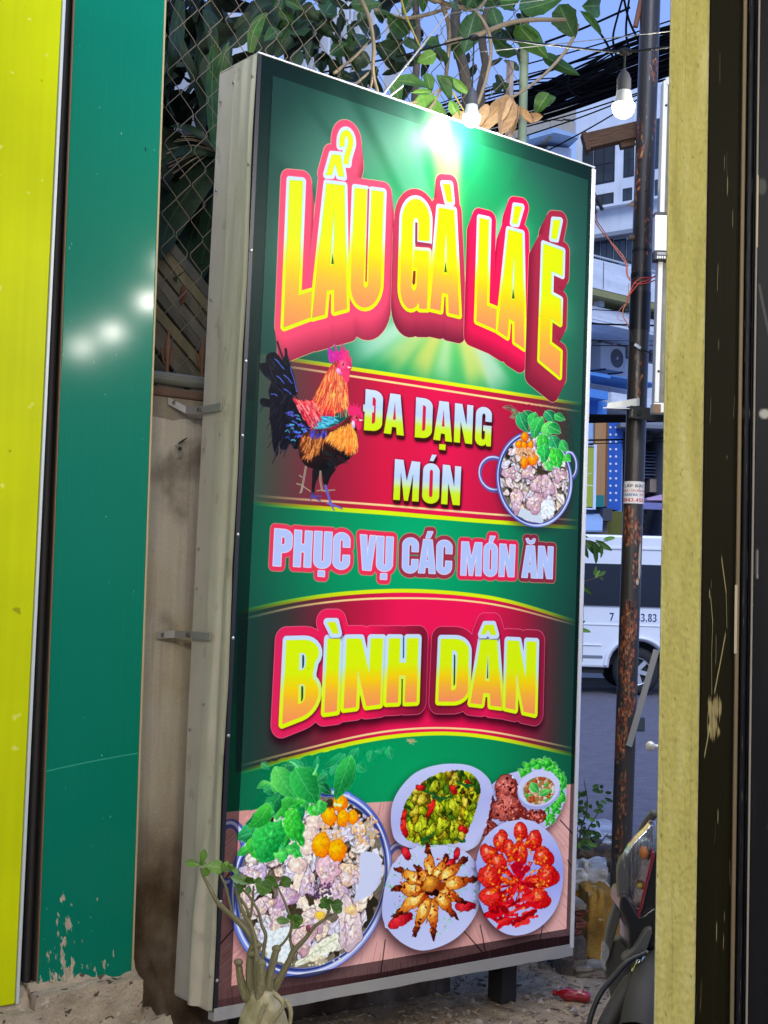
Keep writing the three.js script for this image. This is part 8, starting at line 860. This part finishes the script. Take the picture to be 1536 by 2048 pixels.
// ---------------------------------------------------------------- motorbike half hidden by the pillar
{
  const d = 3.3, o = onY(1330, 2040, 0).setZ(-d).setX(at(1330, 1700, d).x), T = thing('motorbike', 'black and red motorbike parked behind the stucco pillar with a clear front indicator', 'motorbike', V(o.x, 0, -d), 0), kk = 5.02, P = (x, y, dd = 0) => at(1180 + x / kk, 1640 + y / kk, d + dd).sub(T.position);
  const flat = (pts, dd) => pts.map(([x, y]) => { const q = P(x, y, dd); return [q.x, q.y]; }), zAt = (dd) => -dd, EX = (pts, th, dd, bev = 0.004, sm = 3) => extrude(sm ? spline(flat(pts, dd), sm, true) : flat(pts, dd), th, bev).translate(0, 0, zAt(dd));
  const blk = phy({ color: rgb(0.016, 0.016, 0.017), roughness: 0.35, clearcoat: 0.3, clearcoatRoughness: 0.2 }), grey = std({ color: rgb(0.085, 0.082, 0.075), roughness: 0.6 }), red = phy({ color: rgb(0.26, 0.008, 0.024), roughness: 0.2, clearcoat: 0.8, clearcoatRoughness: 0.08 }), chrome = std({ color: rgb(0.7, 0.68, 0.6), metalness: 1, roughness: 0.12 }), rub = std({ color: rgb(0.03, 0.028, 0.026), roughness: 0.7, bumpMap: grainT, bumpScale: 0.001 });
  // front cowl: grey shell edge, black centre, red side panel, clear indicator lens with its reflector
  part('cowl', EX([[360, 370], [310, 450], [298, 560], [305, 720], [320, 850], [370, 760], [375, 560], [385, 400]], 0.03, 0.0), grey, T, 'dark grey shell edge of the cowl'); part('cowl', EX([[350, 760], [310, 860], [350, 960], [400, 1100], [405, 1320], [470, 1290], [560, 1120], [600, 1110], [640, 1130], [700, 1000], [640, 900], [490, 985]], 0.12, -0.01), blk, T, 'black lower cowl'); part('side_panel', EX([[632, 340], [600, 470], [560, 640], [520, 830], [482, 975], [520, 990], [640, 1100], [900, 1150], [1000, 700], [900, 330]], 0.14, 0.005), blk, T); part('stripe', EX([[632, 330], [600, 470], [554, 660], [513, 840], [480, 975], [488, 972], [524, 850], [566, 672], [614, 478], [642, 360]], 0.05, -0.012, 0.002, 3), red, T, 'glossy red stripe beside the lens');
  const lens = [[636, 40], [560, 105], [470, 190], [400, 280], [362, 365], [364, 480], [382, 580], [352, 742], [420, 830], [488, 915], [530, 760], [576, 580], [612, 420], [636, 300]];
  part('reflector', EX(lens.map(([x, y]) => [500 + (x - 500) * 0.92, 480 + (y - 480) * 0.95]), 0.03, 0.03, 0.002), std({ color: rgb(0.85, 0.86, 0.88), metalness: 0.9, roughness: 0.2, bumpMap: grainT, bumpScale: 0.003 }), T, 'silvery lamp reflector'); const ln = part('lens', EX(lens, 0.012, -0.012, 0.006), phy({ color: rgb(0.95, 0.97, 1), roughness: 0.03, transmission: 1, thickness: 0, ior: 1.5 }), T, 'clear faceted indicator lens'); const facet = phy({ color: rgb(0.75, 0.78, 0.82), roughness: 0.12, metalness: 0.8 }); for (let i = 0; i < 6; i++) { const a = P(634 - i * 44, 80 + i * 40, 0.0), b = P(570 - i * 30, 420 + i * 60, 0.0); part('facet', bar(a, b, 0.0012, 0.0015), facet, ln); } for (const [x0, y0, x1, y1] of [[380, 590, 480, 760], [366, 740, 480, 900], [400, 300, 430, 560], [480, 200, 450, 420]]) part('facet', bar(P(x0, y0, 0.002), P(x1, y1, 0.002), 0.0016, 0.002), facet, ln); part('indicator_bulb', new THREE.SphereGeometry(0.011, 12, 10).scale(1, 1.5, 1).translate(...P(540, 330, 0.008).toArray()), phy({ color: rgb(0.6, 0.2, 0.04), roughness: 0.2 }), T, 'amber indicator bulb'); part('bulb_holder', EX([[500, 230], [580, 210], [610, 250], [590, 290], [500, 290]], 0.02, 0.012, 0.003), std({ color: rgb(0.3, 0.34, 0.36), metalness: 0.4, roughness: 0.4 }), T); part('indicator_bulb', new THREE.SphereGeometry(0.008, 10, 8).translate(...P(500, 660, 0.008).toArray()), phy({ color: rgb(0.55, 0.4, 0.08), roughness: 0.2 }), T);
  // far leg shield: two long grey edges
  part('leg_shield', taper([P(640, -60, 0.1), P(590, 0, 0.12), P(540, 80, 0.14), P(500, 170, 0.16)], 0.011, 0.011, 14, 8), grey, T, 'grey edge of the far leg shield'); part('leg_shield', EX([[290, 720], [318, 730], [305, 900], [250, 1100], [205, 1280], [175, 1400], [150, 1390], [165, 1230], [200, 1050], [260, 850]], 0.02, 0.08), grey, T, 'grey edge of the far leg shield'); part('leg_shield', EX([[215, 1250], [385, 1200], [400, 1500], [330, 1780], [270, 1900], [215, 1700], [165, 1520], [180, 1380]], 0.03, 0.1), std({ color: rgb(0.07, 0.068, 0.064), roughness: 0.6 }), T, 'dark inner leg shield'); part('leg_shield', EX([[560, 1125], [605, 1130], [480, 1450], [355, 1420], [370, 1370], [460, 1290]], 0.03, -0.03), grey, T, 'near grey guard over the fork'); part('leg_shield', EX([[480, 1450], [600, 1160], [720, 1150], [760, 1700], [640, 1680], [560, 1540]], 0.05, 0.05), std({ color: rgb(0.055, 0.054, 0.05), roughness: 0.55 }), T); part('plastic_film', EX([[130, 1220], [185, 1290], [180, 1370], [150, 1440], [160, 1500], [140, 1490], [110, 1420], [120, 1330]], 0.004, 0.04, 0.001), phy({ color: rgb(0.85, 0.88, 0.9), roughness: 0.08, transmission: 0.8, thickness: 0 }), T, 'torn clear plastic film');
  // fork, cable, wheel, fender
  const fa = P(500, 1400, -0.02), fb = P(440, 1590, -0.04), fc = P(150, 2080, -0.12); part('fork_tube', rod(P(540, 1300, -0.02), fb, 0.0125, 0.0125, 16), chrome, T, 'chrome fork tube'); part('fork_leg', taper([fb.clone().lerp(fa, 0.1), fb.clone().lerp(fc, 0.2), fb.clone().lerp(fc, 0.55), fc], 0, 0, 26, 14, 0, (t) => lerp(0.02, 0.023, Math.sin(t * 3.1)) * (t < 0.06 ? 0.8 : 1)), rub, T, 'black lower fork leg'); part('fork_leg', taper([P(540, 1300, 0.2), P(330, 2080, 0.12)], 0.02, 0.022, 10, 12), rub, T); part('brake_cable', tube([P(560, 1330, -0.04), P(380, 1420, -0.06), P(250, 1560, -0.08), P(120, 1720, -0.1), P(40, 1880, -0.11), P(-10, 2060, -0.12), P(0, 2200, -0.12)], 0.0065, 40, 8), std({ color: rgb(0.012, 0.012, 0.012), roughness: 0.45 }), T, 'black brake cable');
  const W0 = P(640, 2000, 0.02), wc = V(W0.x, 0.27, W0.z), back = V(0.36, 0, -0.933), side = V(0.933, 0, 0.36), at2 = (k, y, s = 0) => wc.clone().addScaledVector(back, k).addScaledVector(side, s).setY(y), YAW = Math.atan2(-back.z, back.x);
  const wheelAt = (c) => { const w = part('wheel', new THREE.TorusGeometry(0.225, 0.042, 12, 40).rotateY(YAW).translate(c.x, c.y, c.z), std({ color: rgb(0.018, 0.018, 0.018), roughness: 0.85 }), T); part('rim', new THREE.TorusGeometry(0.19, 0.012, 8, 36).rotateY(YAW).translate(c.x, c.y, c.z), chrome, w); part('hub', new THREE.CylinderGeometry(0.05, 0.05, 0.1, 16).rotateX(Math.PI / 2).rotateY(YAW).translate(c.x, c.y, c.z), grey, w); for (let i = 0; i < 18; i++) { const a = i / 18 * 6.283, v = back.clone().multiplyScalar(Math.cos(a) * 0.19).add(V(0, Math.sin(a) * 0.19, 0)); part('spoke', rod(c.clone(), c.clone().add(v), 0.0015, 0.0015, 5), chrome, w); } return w; };
  wheelAt(wc); part('fender', new THREE.TorusGeometry(0.282, 0.045, 8, 26, 1.5).rotateZ(0.9).rotateY(YAW).translate(wc.x, wc.y, wc.z), rub, T, 'black front fender');
  const rc = at2(1.2, 0.27); wheelAt(rc); part('frame_tube', taper([at2(0.3, 0.78), at2(0.52, 0.42), at2(0.85, 0.38), at2(1.2, 0.3)], 0.035, 0.03, 20, 10), blk, T); part('engine', bx(0.22, 0.2, 0.3, 0, 0, 0, 0.04).translate(...at2(0.6, 0.34).toArray()), grey, T); part('seat', taper([at2(0.66, 0.76), at2(0.9, 0.76), at2(1.28, 0.8)], 0.085, 0.075, 16, 12), rub, T); part('tail_body', taper([at2(0.6, 0.62), at2(0.95, 0.62), at2(1.38, 0.72)], 0.1, 0.05, 16, 12), red, T); part('exhaust', taper([at2(0.6, 0.2, 0.1), at2(1.05, 0.26, 0.14), at2(1.42, 0.34, 0.14)], 0.03, 0.045, 14, 10), chrome, T);
  const hb = at2(0.28, 1.02, 0.17); part('headset', bx(0.2, 0.12, 0.16, hb.x, hb.y, hb.z, 0.04), blk, T); { const e = hb.clone().addScaledVector(side, 0.3).addScaledVector(back, 0.1); part('handlebar', rod(hb, e, 0.011, 0.011), chrome, T); part('grip', rod(hb.clone().lerp(e, 0.62), e, 0.017, 0.018), rub, T); }
  const kb = at(1301, 1492, d - 0.05).sub(T.position); part('lever', [new THREE.SphereGeometry(0.0115, 14, 10).translate(kb.x, kb.y, kb.z), rod(kb, kb.clone().add(V(0.12, -0.01, -0.04)), 0.005, 0.006)], phy({ color: rgb(0.62, 0.6, 0.56), roughness: 0.35, metalness: 0.3 }), T, 'pale hand lever with a ball end'); part('kickstand', rod(at2(0.66, 0.3, 0.1), at2(0.7, 0.01, 0.24), 0.01), grey, T);
}
renderer.render(scene, camera);
